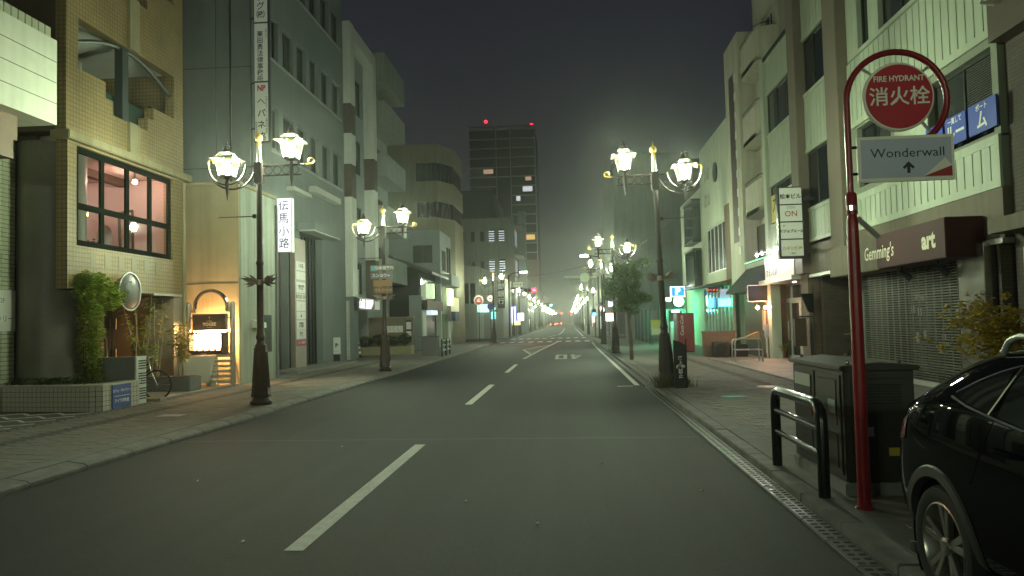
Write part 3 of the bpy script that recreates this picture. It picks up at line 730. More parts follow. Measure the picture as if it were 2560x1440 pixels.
t = thing('dining_table', 'small table with bottles beside the cafe window nearest the corner column', 'table', (-11.3, 15.9, 2.8))
m = MB(); m.box(-11.7, -10.95, 15.6, 16.25, 3.62, 3.67); m.build('table_top', WOODD, t)
for dy in (15.65, 16.2):
    m = MB(); m.tube([(-11.3, dy, 2.8), (-11.3, dy, 3.62)], .03, 6); m.build('leg', WOODD, t)
for i in range(5):
    m = MB(); x, y = -11.2 - .09 * (i % 2), 15.68 + i * .12
    m.lathe([(.03, 3.67), (.032, 3.85), (.012, 3.92), (.012, 3.99)], (x, y, 0), 8)
    tag(m.build('bottle', mat('bottle_glass', (.03, .04, .035), .15, var=0), smooth=True), 'dark bottle standing on the cafe table by the window', 'bottle', 'bottles on the cafe table')

for i, (y0, y1, z0, z1) in enumerate(((15.5, 16.0, 4.2, 4.36), (15.5, 16.2, 4.04, 4.2), (15.5, 16.4, 3.9, 4.04), (15.5, 16.1, 3.76, 3.9), (18.35, 18.6, 4.6, 4.75), (18.3, 18.6, 4.3, 4.45), (18.38, 18.6, 4.0, 4.15))):
    m = MB(); m.box(-15.2, -15.1, y0, y1, z0, z1); m.build('stepped_brick', BROWNP, B)
m = MB(); m.box(-12.0, -11.8, 15.42, 19.6, 5.58, 5.78); m.build('ceiling_beam', WOODD, B)
# ------------------------------------------------------------------ planter, plants and things before the cafe building
LEAF = leafy('ivy_leaf', (.21, .29, .045))
LEAFY = leafy('yellow_green_leaf', (.2, .2, .04))
PT = thing('tiled_planter', 'low planter wall of pale square tiles with a blue notice', 'planter', (-10.5, 15.2, .1))
pts = [(-12.3, 14.95), (-9.55, 14.55), (-9.32, 14.62), (-9.30, 15.9), (-9.62, 15.9), (-9.62, 14.98), (-12.3, 15.35)]
m = MB(); m.prism([(x, y, .1) for x, y in pts], (0, 0, .5)); m.build('wall', GROUT, PT)
m = MB(); m.prism([(x, y, .6) for x, y in [(-12.3, 14.92), (-9.54, 14.52), (-9.29, 14.6), (-9.27, 15.93), (-9.64, 15.93), (-9.64, 15.02), (-12.3, 15.4)]], (0, 0, .035)); m.build('coping', TILEP, PT, bevel=.008)
tp = MB(); tp.box(.004, .096, -.012, 0, .004, .096); t0 = tp.build('tile', TILEP, None, bevel=.005, segs=1); tm = t0.data; bpy.data.objects.remove(t0)
def tile_run(a, b, nrow, z0, par, me, pitch=.1):
    a, b = Vector((*a, 0)), Vector((*b, 0)); d = b - a; n = int(d.length / pitch); an = math.atan2(d.y, d.x); o0 = Vector(ORG[par.name])
    for i in range(n):
        for j in range(nrow):
            o = bpy.data.objects.new('tile', me); COL.objects.link(o); o.parent = par
            p = a + d.normalized() * (i * d.length / n)
            o.location = (p.x - o0.x, p.y - o0.y, z0 + j * pitch - o0.z); o.rotation_euler = (0, random.uniform(-.01, .01), an); o.scale = (d.length / n / pitch, 1, 1)
tile_run((-12.3, 14.95), (-9.55, 14.55), 5, .1, PT, tm)
tile_run((-9.55, 14.55), (-9.32, 14.62), 5, .1, PT, tm)
tile_run((-9.32, 14.62), (-9.30, 15.9), 5, .1, PT, tm)
m = MB(); m.prism([(x, y, .5) for x, y in [(-12.3, 15.0), (-9.6, 14.62), (-9.6, 15.5), (-12.3, 15.5)]], (0, 0, .05)); m.build('soil', SOIL, PT)
m = MB(); m.box(-9.29, -9.275, 14.9, 15.55, .12, .6); nb = m.build('notice', mat('blue_notice', (.03, .06, .26), .5, var=.06), PT)
pl = PL('L', -9.275)
lettering(pl, 'カフェ・ギャラリー', 15.22, .47, .07, .004, INKW, nb, bold=.002); lettering(pl, 'アイワ不動産', 15.22, .26, .085, .004, INKW, nb, bold=.002)
m = MB(); pl.box(m, 14.96, 15.5, .36, .37, 0, .004); m.build('rule', INKW, nb)
rn = random.Random(5)
m = MB(); leaf_cloud(m, [(-11.2, 15.05, .66, 1.0, .16, .12), (-10.3, 15.0, .66, .7, .2, .13)], 1500, .07, rn)
H_ = thing('low_hedge', 'dark low ground-cover hedge filling the tiled planter', 'hedge', (-10.8, 15.05, .55)); m.build('foliage', LEAFD, H_); m = MB(); m.tube([(-10.8, 15.05, .52), (-10.8, 15.05, .7)], .02, 5); m.build('stem', WOODD, H_)
IV = thing('climbing_ivy', 'bright green ivy hanging in a mass over the cafe entrance', 'ivy', (-10.3, 15.6, .6))
m = MB(); blobs = []
for i in range(10): blobs.append((-10.32 + rn.uniform(-.08, .1), 15.42 + i * .165, 2.66 + rn.uniform(-.12, .12) - .012 * i, .18, .24, .38 - .012 * i))
for i in range(9): blobs.append((-10.3 + rn.uniform(-.08, .08), 15.75 + rn.uniform(-.14, .14), 2.3 - i * .2, .2, .34 - .012 * i, .24))
leaf_cloud(m, blobs, 7500, .095, rn); m.build('foliage', LEAF, IV)
m = MB()
for i in range(7):
    y = 15.55 + i * .08; m.tube([(-10.34, y, .55), (-10.36 + rn.uniform(-.05, .05), y + rn.uniform(-.1, .1), 1.5), (-10.36, y + rn.uniform(-.1, .2), 2.7)], .012, 4)
m.build('stem', WOODD, IV)
t = thing('traffic_mirror', 'round convex mirror with pale rim hung over the cafe entrance', 'mirror', (-10.22, 17.1, 2.2))
m = MB(); m.lathe([(.001, .08), (.2, .07), (.34, .05), (.43, .02)], (-10.25, 17.1, 2.62), 28, 0, 'x'); m.build('mirror_glass', mat('convex_mirror', (.06, .06, .058), .35, var=.3), t, smooth=True)
m = MB(); m.tube([(-10.22, 17.1 + .44 * math.cos(2 * PI * i / 28), 2.62 + .44 * math.sin(2 * PI * i / 28)) for i in range(29)], .022, 6); m.build('rim', STEEL, t)
m = MB(); m.tube([(-10.3, 17.1, 2.75), (-10.45, 17.1, 2.8)], .03, 6); m.build('bracket', ALU, t)
# air-conditioner unit: dark back, pale grille to the street
AC = thing('air_conditioner', 'outdoor air-conditioner unit with pale grille side behind the tiled planter', 'air conditioner', (-9.9, 16.0, .1))
m = MB(); m.box(-10.7, -9.42, 15.96, 16.3, .12, 1.13); m.build('case', mat('ac_case', (.17, .18, .18), .5, var=.1), AC, bevel=.015)
m = MB(); m.box(-9.42, -9.38, 15.93, 16.33, .1, 1.14); m.build('side_panel', mat('ac_panel', (.55, .57, .52), .5, var=.05), AC, bevel=.008)
for i in range(3):
    for j in range(16):
        if j in (5, 11): continue
        m = MB(); m.box(-9.38, -9.366, 16.02 + i * .1, 16.1 + i * .1, .2 + j * .055, .225 + j * .055); m.build('louvre', BLACKM, AC)
m = MB(); m.box(-10.72, -10.3, 15.93, 15.955, .72, 1.1); m.build('label_plate', MATS['ac_panel'], AC)
def bicycle(x, y, ang, label, scale=1., col=None, only=None):
    t = thing('bicycle', label, 'bicycle', (x, y, .1)); u = Vector((math.cos(ang), math.sin(ang), 0)); o = Vector((x, y, .1))
    P_ = lambda a, h, s=0.: o + u * a * scale + Vector((-u.y, u.x, 0)) * s + Vector((0, 0, h * scale))
    for name, c in (('rear_wheel', 0.), ('front_wheel', 1.05)):
        m = MB(); m.tube([P_(c + .33 * math.cos(2 * PI * i / 28), .34 + .33 * math.sin(2 * PI * i / 28)) for i in range(29)], .02, 6); w = m.build(name, RUBBER, t)
        m = MB()
        for i in range(14): m.tube([P_(c, .34), P_(c + .31 * math.cos(2 * PI * i / 14), .34 + .31 * math.sin(2 * PI * i / 14))], .0025, 3)
        m.build('spokes', STEEL, w)
    m = MB(); bb, seat, head = (.45, .3), (.3, .78), (.85, .82)
    for a, b in ((bb, seat), (seat, head), (bb, (.88, .7)), ((0, .34), bb), ((0, .34), seat)): m.tube([P_(*a), P_(*b)], .016, 6)
    m.build('frame', col or BLACKM, t)
    m = MB(); m.tube([P_(1.05, .34), P_(.9, .66), P_(.84, .95)], .014, 6); m.build('fork', STEEL, t)
    m = MB(); m.tube([P_(.78, .98, -.26), P_(.9, 1.0, -.12), P_(.86, .97, 0), P_(.9, 1.0, .12), P_(.78, .98, .26)], .012, 6); m.build('handlebar', STEEL, t)
    m = MB(); m.tube([P_(.3, .78), P_(.27, .9)], .014, 6); m.build('seat_post', STEEL, t)
    m = MB(); m.ball(P_(.24, .93), .11, 10, .4); m.build('saddle', BLACKM, t, smooth=True)
    m = MB(); m.tube([P_(.45, .3, -.09), P_(.45, .3, .09)], .02, 6); m.tube([P_(.45, .3, .09), P_(.58, .22, .09)], .012, 5); m.build('crank', STEEL, t)
    return t
bicycle(-10.55, 16.95, R(2), 'dark bicycle parked behind the air-conditioner unit by the planter')
# grey trough planter with plants
t = thing('trough_planter', 'long dark grey trough planter by the cafe steps', 'planter', (-10.1, 18.6, .1))
m = MB(); m.box(-10.85, -9.42, 18.35, 18.95, .1, .52); m.build('trough', mat('slate_trough', (.13, .14, .13), .7, var=.12), t, bevel=.015)
m = MB(); m.box(-10.8, -9.47, 18.4, 18.9, .5, .53); m.build('soil', SOIL, t)
def stemmy(name, label, x, y, z0, h, n, leaves, ls, m_, cat, spread=.2, arcs=False):
    t = thing(name, label, cat, (x, y, z0)); rr = random.Random(int(x * 100 + y * 10)); ms, ml = MB(), MB()
    for i in range(n):
        b = Vector((x + rr.uniform(-.05, .05), y + rr.uniform(-.05, .05), z0)); tip = b + Vector((rr.uniform(-spread, spread), rr.uniform(-spread, spread), h * rr.uniform(.75, 1.05)))
        mid = b.lerp(tip, .5) + Vector((rr.uniform(-.06, .06), rr.uniform(-.06, .06), .05))
        ms.tube([b, mid, tip], [.018, .014, .007], 5)
        for k in range(leaves):
            q = rr.uniform(.35, 1.); p = b.lerp(mid, q * 2) if q < .5 else mid.lerp(tip, q * 2 - 1)
            leaf(ml, p + Vector((rr.uniform(-.1, .1), rr.uniform(-.1, .1), rr.uniform(-.05, .08))), ls * rr.uniform(.6, 1.2), rr)
    ms.build('stem', WOODL, t); ml.build('foliage', m_, t); return t
stemmy('potted_tree', 'leafy small tree with bare twin stems beside the lit menu stall', -9.85, 18.65, .5, 1.35, 4, 75, .16, LEAFY, 'plant', .3)
stemmy('bamboo_plant', 'thin tall bamboo with sparse leaves in front of the dark doors', -10.75, 18.5, .5, 2.1, 4, 45, .15, LEAF, 'plant', .35)
stemmy('slender_shrub', 'slender shrub with drooping leaves near the plain entrance pier by the down pipe', -10.35, 18.6, .5, 1.9, 3, 45, .13, LEAFY, 'plant', .3)
stemmy('short_shrub', 'short twiggy shrub low in the grey trough planter', -10.5, 18.45, .5, .8, 5, 30, .12, LEAF, 'plant', .25)
stemmy('support_cane', 'straight cane with a few leaves tied beside the cafe door', -10.7, 18.2, .1, 2.45, 1, 26, .12, LEAF, 'plant', .05)
# steps
t = thing('entrance_step', 'low tiled step running along the cafe entrance', 'step', (-10.3, 18.5, .1)); m = MB(); m.box(-11.9, -9.2, 16.5, 20.85, .1, .165); m.build('tread', mat('step_tile', (.3, .25, .2), .6, var=.15), t, bevel=.01)
m = MB(); m.box(-9.2, -9.16, 16.5, 20.85, .1, .17); m.build('nosing', CONC, t)
# ------------------------------------------------------------------ lit menu stall with the tubular arch
S = thing('menu_stall', 'chrome-tube menu stand with arch, dark sign and glowing display box', 'menu stand', (-9.85, 20.3, .165))
pS = PL('F', 20.25)
for x in (-10.48, -9.22):
    m = MB(); m.tube([(x, 20.35, .16), (x, 20.35, 2.38)], .075, 14); m.ball((x, 20.35, 2.38), .075, 12); m.build('post', STEEL, S, smooth=True)
m = MB(); m.tube([(-9.83 + .46 * math.cos(R(a)), 20.35, 2.3 + .46 * math.sin(R(a))) for a in range(-12, 193, 8)], .055, 10); m.build('arch', CHROME, S, smooth=True)
m = MB()
for x0, x1 in ((-10.42, -10.26), (-9.4, -9.28)): m.tube([(x0, 20.35, 2.2), (x1, 20.35, 2.2)], .045, 8)
m.build('arch_bracket', STEEL, S)
for z in (1.62, 2.02, 1.2, 1.0):
    m = MB(); m.tube([(-10.45, 20.35, z), (-10.3, 20.35, z)], .025, 6); m.tube([(-9.42, 20.35, z), (-9.25, 20.35, z)], .025, 6); m.build('sign_bracket', STEEL, S)
m = MB(); m.box(-10.32, -9.38, 20.25, 20.42, 1.68, 2.12); sg = m.build('sign_box', mat('sign_black', (.03, .022, .02), .4, var=.1), S, bevel=.012)
lettering(pS, 'YOGEE', -9.83, 1.83, .12, .004, mat('sign_cream', (.7, .58, .4), .5, var=0), sg, bold=.003); lettering(pS, 'Y', -9.83, 2.0, .1, .004, MATS['sign_cream'], sg)
lettering(pS, 'COFFEE', -9.83, 1.915, .045, .004, MATS['sign_cream'], sg); lettering(pS, 'TO GO', -9.83, 1.74, .04, .004, MATS['sign_cream'], sg)
WARM = glow('display_light', (1.0, .56, .22), 40.)
m = MB(); m.box(-10.3, -9.42, 20.33, 20.36, 1.12, 1.56); db = m.build('display_light', WARM, S)
m = MB()
for z0, z1, x0, x1 in ((1.06, 1.12, -10.34, -9.36), (1.56, 1.6, -10.34, -9.36), (1.12, 1.56, -10.34, -10.3), (1.12, 1.56, -9.42, -9.36)): m.box(x0, x1, 20.05, 20.4, z0, z1)
m.build('display_box', WOODD, S)
m = MB(); m.box(-10.34, -9.36, 20.08, 20.45, 1.0, 1.055); m.build('display_tray', WOODD, S)
m = MB(); m.tube([(-10.28, 20.47, 1.63), (-9.42, 20.47, 1.63)], .02, 8); m.build('strip_light', glow('strip_warm', (1.0, .52, .2), 800.), S)
rn = random.Random(9)
for i in range(5):
    t = thing('succulent', 'tiny potted succulent standing in the glowing display box', 'potted plant', (-10.15 + i * .17, 20.18, 1.12), 'succulents in the display box')
    m = MB(); m.lathe([(.03, 1.12), (.04, 1.17)], (-10.15 + i * .17, 20.18, 0), 8); m.build('pot', BROWNP, t)
    m = MB(); leaf_cloud(m, [(-10.15 + i * .17, 20.18, 1.21, .05, .05, .05)], 26, .05, rn); m.build('foliage', LEAFD, t)
t = thing('white_cabinet', 'plain off-white cabinet standing under the glowing display box', 'cabinet', (-10.0, 20.1, .165))
m = MB(); m.box(-10.38, -9.62, 19.85, 20.3, .27, .98); m.build('body', mat('cabinet_cream', (.52, .52, .46), .6, var=.08), t, bevel=.01)
for x in (-10.3, -9.75):
    m = MB(); m.box(x, x + .1, 19.9, 20.25, .16, .275); m.build('foot', WOODL, t)
t = thing('slatted_stand', 'folding ladder-like rack of pale wooden slats beside the white cabinet', 'rack', (-9.2, 19.95, .165))
for lean, xs in ((0, (-9.5, -9.02)),):
    for x in xs:
        for dy, y1 in ((-.26, 19.95), (.2, 20.0)):
            m = MB(); m.tube([(x + (.06 if x > -9.2 else -.06), 19.97 + dy, .165), (x, y1, .98)], .02, 4); m.build('leg', WOODL, t)
for j in range(6):
    z = .26 + j * .135; m = MB(); w_ = .33 - j * .018; yy = 19.72 + j * .045
    m.box(-9.26 - w_, -9.26 + w_, yy - .018, yy, z, z + .07); m.build('slat', WOODL, t, bevel=.004, segs=1)
# ------------------------------------------------------------------ cream annex wall
Cn = thing('cream_annex', 'two-storey cream rendered annex with a blank streaked wall', 'building', (-10.5, 22, .1))
m = MB(); m.box(-14, -9.28, 20.9, 23.6, .1, 5.8); m.build('wall', CREAM, Cn)
m = MB(); m.box(-9.28, -9.265, 21.0, 23.58, .1, 5.78); m.build('street_face', mat('streaked_greenlit_render', (.27, .30, .25), .75, var=.1, scale=2, bump=.2, bscale=40, stain=.35), Cn)  # green lamplight on this side is put into its colour, over streaky stain
m = MB(); m.box(-14, -9.22, 20.86, 23.62, 5.8, 5.9); m.build('coping', CREAM, Cn)
m = MB(); m.box(-14, -9.29, 20.885, 20.9, 2.98, 3.0); m.build('joint', GROUT, Cn)
m = MB(); m.prism([(-9.265, 21.75, 1.95), (-9.0, 21.75, 1.85), (-9.0, 21.75, 1.7), (-9.265, 21.75, 1.7)], (0, .42, 0)); m.build('vent_hood', ALUW, Cn)
m = MB(); pl = PL('L', -9.265); pl.box(m, 22.6, 23.2, .95, 2.1, 0, .01); vg = m.build('vent_grille', BLACKM, Cn)
for i in range(9):
    m = MB(); pl.box(m, 22.62 + i * .066, 22.65 + i * .066, .97, 2.08, .01, .025); m.build('bar', ALU, vg)
m = MB(); m.tube([(-9.23, 23.62, .1), (-9.23, 23.62, 5.6)], .045, 8); m.build('down_pipe', GREYD, Cn)

# patterned forecourt paving: dark field with pale zigzag tile courses
FC = tag(MB().add([(-14, 8.0, .104), (-9.2, 8.0, .104), (-9.2, 14.5, .104), (-14, 14.9, .104)], [(0, 1, 2, 3)]).build('forecourt_paving', PAVER2), kind='structure')
for r_ in range(9):
    for i in range(10):
        x0, y0 = -9.35 - i * .36, 9.6 + r_ * .55; a, b = (0, .3) if i % 2 else (.3, 0)
        m = MB(); m.prism([(x0, y0 + a, .106), (x0, y0 + a + .09, .106), (x0 - .34, y0 + b + .09, .106), (x0 - .34, y0 + b, .106)], (0, 0, .01)); m.build('zigzag_tile', TILEP, FC)
# ------------------------------------------------------------------ grey office building
D = thing('office_building', 'tall grey office building with rows of narrow windows and a shuttered entrance', 'building', (-12, 30, .1))
pD = PL('L', -10.5); pDs = PL('F', 25.5)
yw = [(26.55, 27.2), (27.65, 28.75), (29.15, 30.25), (30.7, 31.75), (32.2, 33.3), (33.75, 34.95)]
rows = [(8.2, 9.75), (11.55, 13.05), (14.95, 16.45), (18.3, 19.8)]
ho = [(a, b, c, d) for a, b in yw for c, d in rows] + [(26.75, 28.0, .12, 5.3), (29.25, 32.0, .12, 5.45)]
wall(pD, 25.5, 35.45, .1, 21.5, ho, .35, 'street_wall', GREYD, D)
for c, d in rows:
    for a, b in yw: window(pD, a, b, c, d, D, nu=1 if b - a < .8 else 2, nv=1, fw=.05, w=-.14)
m = MB(); m.box(-24, -10.86, 25.5, 25.85, .1, 21.5); m.build('side_wall', GREYW, D)
m = MB(); m.box(-24, -10.86, 35.1, 35.45, .1, 21.5); m.build('side_wall', GREYD, D)
m = MB(); m.box(-24, -10.5, 25.5, 35.45, 21.5, 21.7); m.build('roof', CONC, D)
m = MB(); m.box(-11.6, -11.3, 25.9, 35.0, .1, 8.0); m.build('lobby_wall', BROWNP, D)
for z in (10.85, 7.3, 14.4):
    m = MB(); pDs.box(m, -24, -10.55, z, z + .02, 0, .004); m.build('panel_joint', GROUT, D)
for x in (-12.1, -13.3):
    m = MB(); pDs.box(m, x, x + .018, 6, 21.5, 0, .0045); m.build('panel_joint', GROUT, D)
m = MB(); m.tube([(-11.55, 25.46, 5.9), (-11.55, 25.46, 21.5)], .03, 6); m.build('conduit', ALU, D)
m = MB(); m.tube([(-10.72, 25.42, 5.9), (-10.72, 25.42, 21.5)], .05, 8); m.build('down_pipe', GREYW, D)
for c, d in rows:
    m = MB(); pD.box(m, 26.4, 35.1, c - .14, c - .06, -.01, .05); m.build('sill_course', GREYW, D)
m = MB(); pD.box(m, 30.4, 33.9, 7.25, 7.5, 0, .3); m.build('lintel_box', ALUW, D)
m = MB(); pD.box(m, 27.9, 29.9, 6.9, 7.05, 0, .3); m.build('lintel_box', ALUW, D)
m = MB(); pD.box(m, 28.9, 32.4, 5.5, 5.8, 0, .75); m.build('canopy', GREYD, D, bevel=.02)
m = MB(); pD.box(m, 28.9, 32.4, 5.45, 5.5, .1, .7); m.build('canopy_soffit', ALUW, D)
pDr = PL('L', -10.8)
for i in range(48):                                        # entrance shutter, slat by slat
    m = MB(); pDr.box(m, 29.3, 31.95, .14 + i * .11, .14 + i * .11 + .1, -.02 - .006 * (i % 2), .02); m.build('shutter_slat', ALU, D)
for i in range(7):
    m = MB(); pDr.box(m, 29.4 + i * .4, 29.46 + i * .4, .14, 5.4, .02, .06); m.build('shutter_rib', BLACKM, D)
for i in range(40):
    m = MB(); pDr.box(m, 26.8, 27.95, .14 + i * .13, .14 + i * .13 + .115, -.02, .02 - .004 * (i % 2)); m.build('shutter_slat', BROWNP, D)
m = MB(); m.box(-10.48, -9.3, 25.6, 33, .1, .16); m.build('entrance_step', CONC, D)
# directory board
t = thing('directory_board', 'tall steel tenant directory with white name plates beside the entrance', 'sign', (-10.3, 28.6, .15))
pI = PL('L', -10.25)
m = MB(); pI.box(m, 28.02, 29.2, .15, 5.1, -.2, 0); m.build('steel_panel', mat('directory_steel', (.42, .36, .33), .35, metal=.6, var=.1), t, bevel=.01)
names = [('八木橋', 4.05, .34), ('', 3.68, .3), ('司法書士事務所\n税理士法人', 3.22, .4), ('株式会社 北村', 2.86, .24), ('1', 2.5, .36), ('▲', 2.14, .28), ('静岡事務所\n第二営業部', 1.78, .36), ('株式会社\nメディア', 1.42, .32)]
for nm, z, h_ in names:
    m = MB(); pI.box(m, 28.12, 29.1, z - h_ / 2, z + h_ / 2, .0, .015); p_ = m.build('name_plate', mat('plate_white', (.62, .62, .6), .4, var=.04), t)
    if nm: lettering(pI, nm, 28.61, z, .1 if '\n' in nm else .18, .02, mat('ink_blue', (.04, .06, .3), .5, var=0) if nm == '▲' else INK, p_, bold=.003)
m = MB(); pI.box(m, 28.12, 29.1, .98, 1.22, 0, .015); p_ = m.build('name_plate', mat('plate_magenta', (.36, .03, .09), .4, var=.05), t); lettering(pI, 'テナント募集中', 28.61, 1.1, .12, .02, INKW, p_)
# projecting vertical sign
t = thing('vertical_sign', 'tall white vertical office sign board jutting from the grey building corner', 'sign', (-10.3, 25.2, 8.1))
pV = PL('F', 25.12)
m = MB(); m.box(-10.56, -10.04, 25.13, 25.3, 8.05, 15.6); m.build('sign_case', ALU, t)
PAN = glow('sign_panel_white', (.62, .64, .56), .12)
segs = [(8.1, 10.13, 'ヘ\nパ\nネ\n協', .3), (10.19, 12.2, '栗\n田\n勇\n法\n律\n事\n務\n所', .225), (12.26, 15.5, 'イ\nン\nグ\n㈱', .3)]
for z0, z1, tx, sz in segs:
    m = MB(); pV.box(m, -10.53, -10.07, z0, z1, -.01, .01); p_ = m.build('sign_panel', PAN, t)
    if z0 < 9: lettering(pV, tx, -10.3, 8.85, sz, .015, INK, p_, line=1.35, bold=.004)
    elif z0 < 11: lettering(pV, tx, -10.33, 11.03, sz, .015, INK, p_, line=1.0, bold=.003)
    else: lettering(pV, tx, -10.3, 12.95, sz, .015, INK, p_, line=1.0, bold=.003)
    if z0 < 9:
        lettering(pV, 'NP', -10.3, 9.93, .28, .015, mat('logo_red', (.5, .03, .05), .5, var=0), p_, bold=.012, sx=.8)
        lettering(pV, '\n'.join('日本住宅パネル工業協同組合'), -10.12, 9.0, .1, .015, INK, p_, line=1.0); lettering(pV, '\n'.join('静岡県東部支部'), -10.48, 8.5, .08, .015, INK, p_, line=1.0)
    elif z0 < 11: lettering(pV, '\n'.join('弁護士法人'), -10.12, 11.85, .07, .015, INK, p_, line=1.0)
for z in (8.6, 10.2, 12.5, 14.5):
    m = MB(); m.tube([(-10.56, 25.25, z), (-10.8, 25.45, z)], .03, 6); m.build('bracket', ALU, t)
# lit alley sign
t = thing('lit_alley_sign', 'glowing white box sign with four black characters on the annex corner', 'sign', (-9.1, 24.05, 4.1))
pT = PL('F', 23.98)
m = MB(); m.box(-9.37, -8.87, 24.0, 24.2, 4.13, 5.92); m.build('case', ALUW, t)
m = MB(); pT.box(m, -9.345, -8.895, 4.16, 5.89, -.03, 0); f_ = m.build('face', glow('sign_lit_white', (.88, .86, 1.0), 1.25), t)
lettering(pT, '伝\n馬\n小\n路', -9.12, 5.02, .36, .006, INK, f_, line=1.14, bold=.003)
m = MB(); m.box(-8.868, -8.86, 24.02, 24.18, 4.16, 5.89); m.build('side_face', glow('sign_lit_side', (.55, .7, .5), .55), t)
m = MB(); m.tube([(-9.37, 24.1, 5.7), (-9.5, 24.1, 5.7), (-9.5, 23.62, 5.7)], .025, 6); m.tube([(-9.37, 24.1, 4.4), (-9.5, 24.1, 4.4), (-9.5, 23.62, 4.4)], .025, 6); m.build('bracket', ALUW, t)
# parking stand board
t = thing('parking_board', 'small white parking stand board on the grey wall base', 'sign', (-10.35, 33.9, .1))
pP = PL('F', 33.4)
m = MB(); m.box(-10.5, -10.2, 33.42, 33.5, .45, 1.2); p_ = m.build('board', mat('plate_white', (.62, .62, .6)), t); lettering(pP, 'P', -10.35, .84, .24, .004, INK, p_, bold=.01); lettering(pP, 'パーキング', -10.35, .58, .05, .004, INK, p_)
m = MB(); m.box(-10.49, -10.21, 33.4, 33.5, .1, .45); m.build('stand', ALU, t)
# ------------------------------------------------------------------ white framed building with brown bands
E_ = thing('framed_building', 'white building with a tall frame and brown banded corner pillar', 'building', (-11, 38, .1))
pE = PL('L', -10.75)
zz = [(3.3, 5.0), (6.3, 7.9), (9.6, 11.4), (12.7, 14.6)]
wall(pE, 35.55, 40.75, 3.1, 16.5, [(37.0, 39.6, a, b) for a, b in zz], .3, 'wall', GREYW, E_)
for a, b in zz: window(pE, 37.0, 39.6, a, b, E_, nu=2, fw=.07, w=-.1)
for z0, z1, m_ in ((.1, 3.1, GREYD), (3.1, 7.9, WHITE), (7.9, 9.5, BROWNP), (9.5, 11.0, WHITE), (11.0, 12.45, BROWNP), (12.45, 16.5, WHITE)):
    m = MB(); m.box(-11.0, -10.15, 35.52, 36.3, z0 + .012, z1 - .012); m.build('pillar_panel', m_, E_, bevel=.02)
for z0, z1, m_ in ((3.1, 5.2, BROWNP), (5.2, 9.0, WHITE), (9.0, 10.7, BROWNP), (10.7, 16.5, WHITE)):
    m = MB(); m.box(-11.0, -10.2, 40.0, 40.7, z0 + .012, z1 - .012); m.build('pillar_panel', m_, E_, bevel=.02)
m = MB(); m.box(-11.0, -10.2, 36.3, 40.0, 15.75, 16.5); m.build('frame_head', WHITE, E_, bevel=.02)
m = MB(); m.box(-22, -11.05, 35.5, 40.75, 3.1, 16.3); m.build('body', GREYW, E_)
m = MB(); m.box(-11.05, -10.2, 35.6, 40.7, 3.0, 3.1); m.build('soffit', WHITE, E_)
m = MB(); m.box(-13.4, -13.2, 35.6, 40.7, .1, 3.1); m.build('ground_floor_wall', BROWN, E_)
wb = tile_mat('white_brick', (.5, .5, .46), (.45, .46, .42), (.25, .25, .23), .24, .08, .012, .5)
m = MB(); m.box(-10.9, -10.72, 37.0, 38.6, 3.05, 4.6); m.build('brick_infill', wb, E_)
m = MB(); m.box(-10.7, -10.35, 35.47, 35.51, .1, 2.9); m.build('tiled_edge', wb, E_)
t = thing('restaurant_sign', 'lit restaurant sign board with white brush lettering over the forecourt', 'sign', (-9.95, 37.5, 2.45))
pl = PL('L', -9.9)
m = MB(); pl.box(m, 35.6, 39.6, 2.46, 3.0, -.12, 0); f_ = m.build('board', mat('sign_dark', (.12, .1, .12), .5, var=.1), t)
LW = glow('lit_letters', (.95, .9, 1.0), 2.2)
lettering(pl, '山賊 居酒屋', 36.9, 2.72, .5, .006, LW, f_, bold=.006)
m = MB(); pl.box(m, 38.5, 39.5, 2.52, 2.94, 0, .01); m.build('pale_plate', PAN, f_)
m = MB(); m.tube([(-9.95, 35.7, 3.0), (-10.5, 35.7, 3.2)], .025, 6); m.tube([(-9.95, 39.5, 3.0), (-10.5, 39.5, 3.2)], .025, 6); m.build('bracket', ALU, t)
# forecourt wall with sign, planter and shrubs
t = thing('forecourt_wall', 'brown rendered forecourt wall with a white name plate and framed menu', 'wall', (-9.4, 41.1, .1))
m = MB(); m.box(-11.4, -8.42, 41.0, 41.2, .1, 2.08); m.build('wall', mat('forecourt_brown', (.17, .14, .105), .8, var=.12), t)
pl = PL('F', 41.0)
m = MB(); m.box(-11.45, -8.38, 40.95, 41.25, 2.08, 2.14); m.build('coping', CREAM, t)
m = MB(); pl.box(m, -10.0, -9.0, 1.3, 1.65, 0, .03); p_ = m.build('name_plate', MATS['plate_white'], t); lettering(pl, 'つくし', -9.5, 1.48, .26, .034, mat('ink_red', (.35, .08, .04), .5, var=0), p_)
m = MB(); pl.box(m, -9.15 + .32, -8.5, .95, 1.95, 0, .04); p_ = m.build('menu_frame', BLACKM, t)
for a, b in ((1.05, 1.35), (1.45, 1.85)):
    m = MB(); pl.box(m, -8.8, -8.53, a, b, .04, .05); m.build('menu_sheet', MATS['plate_white'], p_)
t = thing('low_planter', 'low white planter wall with dark shrubs before the forecourt wall', 'planter', (-9.8, 40.6, .1))
m = MB(); m.box(-11.4, -8.4, 40.3, 40.4, .1, .55); m.build('wall', CREAM, t); m = MB(); m.box(-8.5, -8.4, 40.4, 41.0, .1, .58); m.build('end_wall', CREAM, t)
m = MB(); m.box(-11.4, -8.5, 40.4, 41.0, .3, .5); m.build('soil', SOIL, t)
rn = random.Random(21)
for i in range(4):
    x = -11.0 + i * .72; q = thing('clipped_shrub', 'dark bushy shrub in the low white forecourt planter', 'shrub', (x, 40.7, .5), 'shrubs in the forecourt planter')
    m = MB(); leaf_cloud(m, [(x, 40.7, .85 + .1 * (i % 2), .38, .26, .3)], 500, .1, rn); m.build('foliage', LEAFD, q); m = MB(); m.tube([(x, 40.7, .45), (x, 40.7, .8)], .03, 5); m.build('stem', WOODD, q)
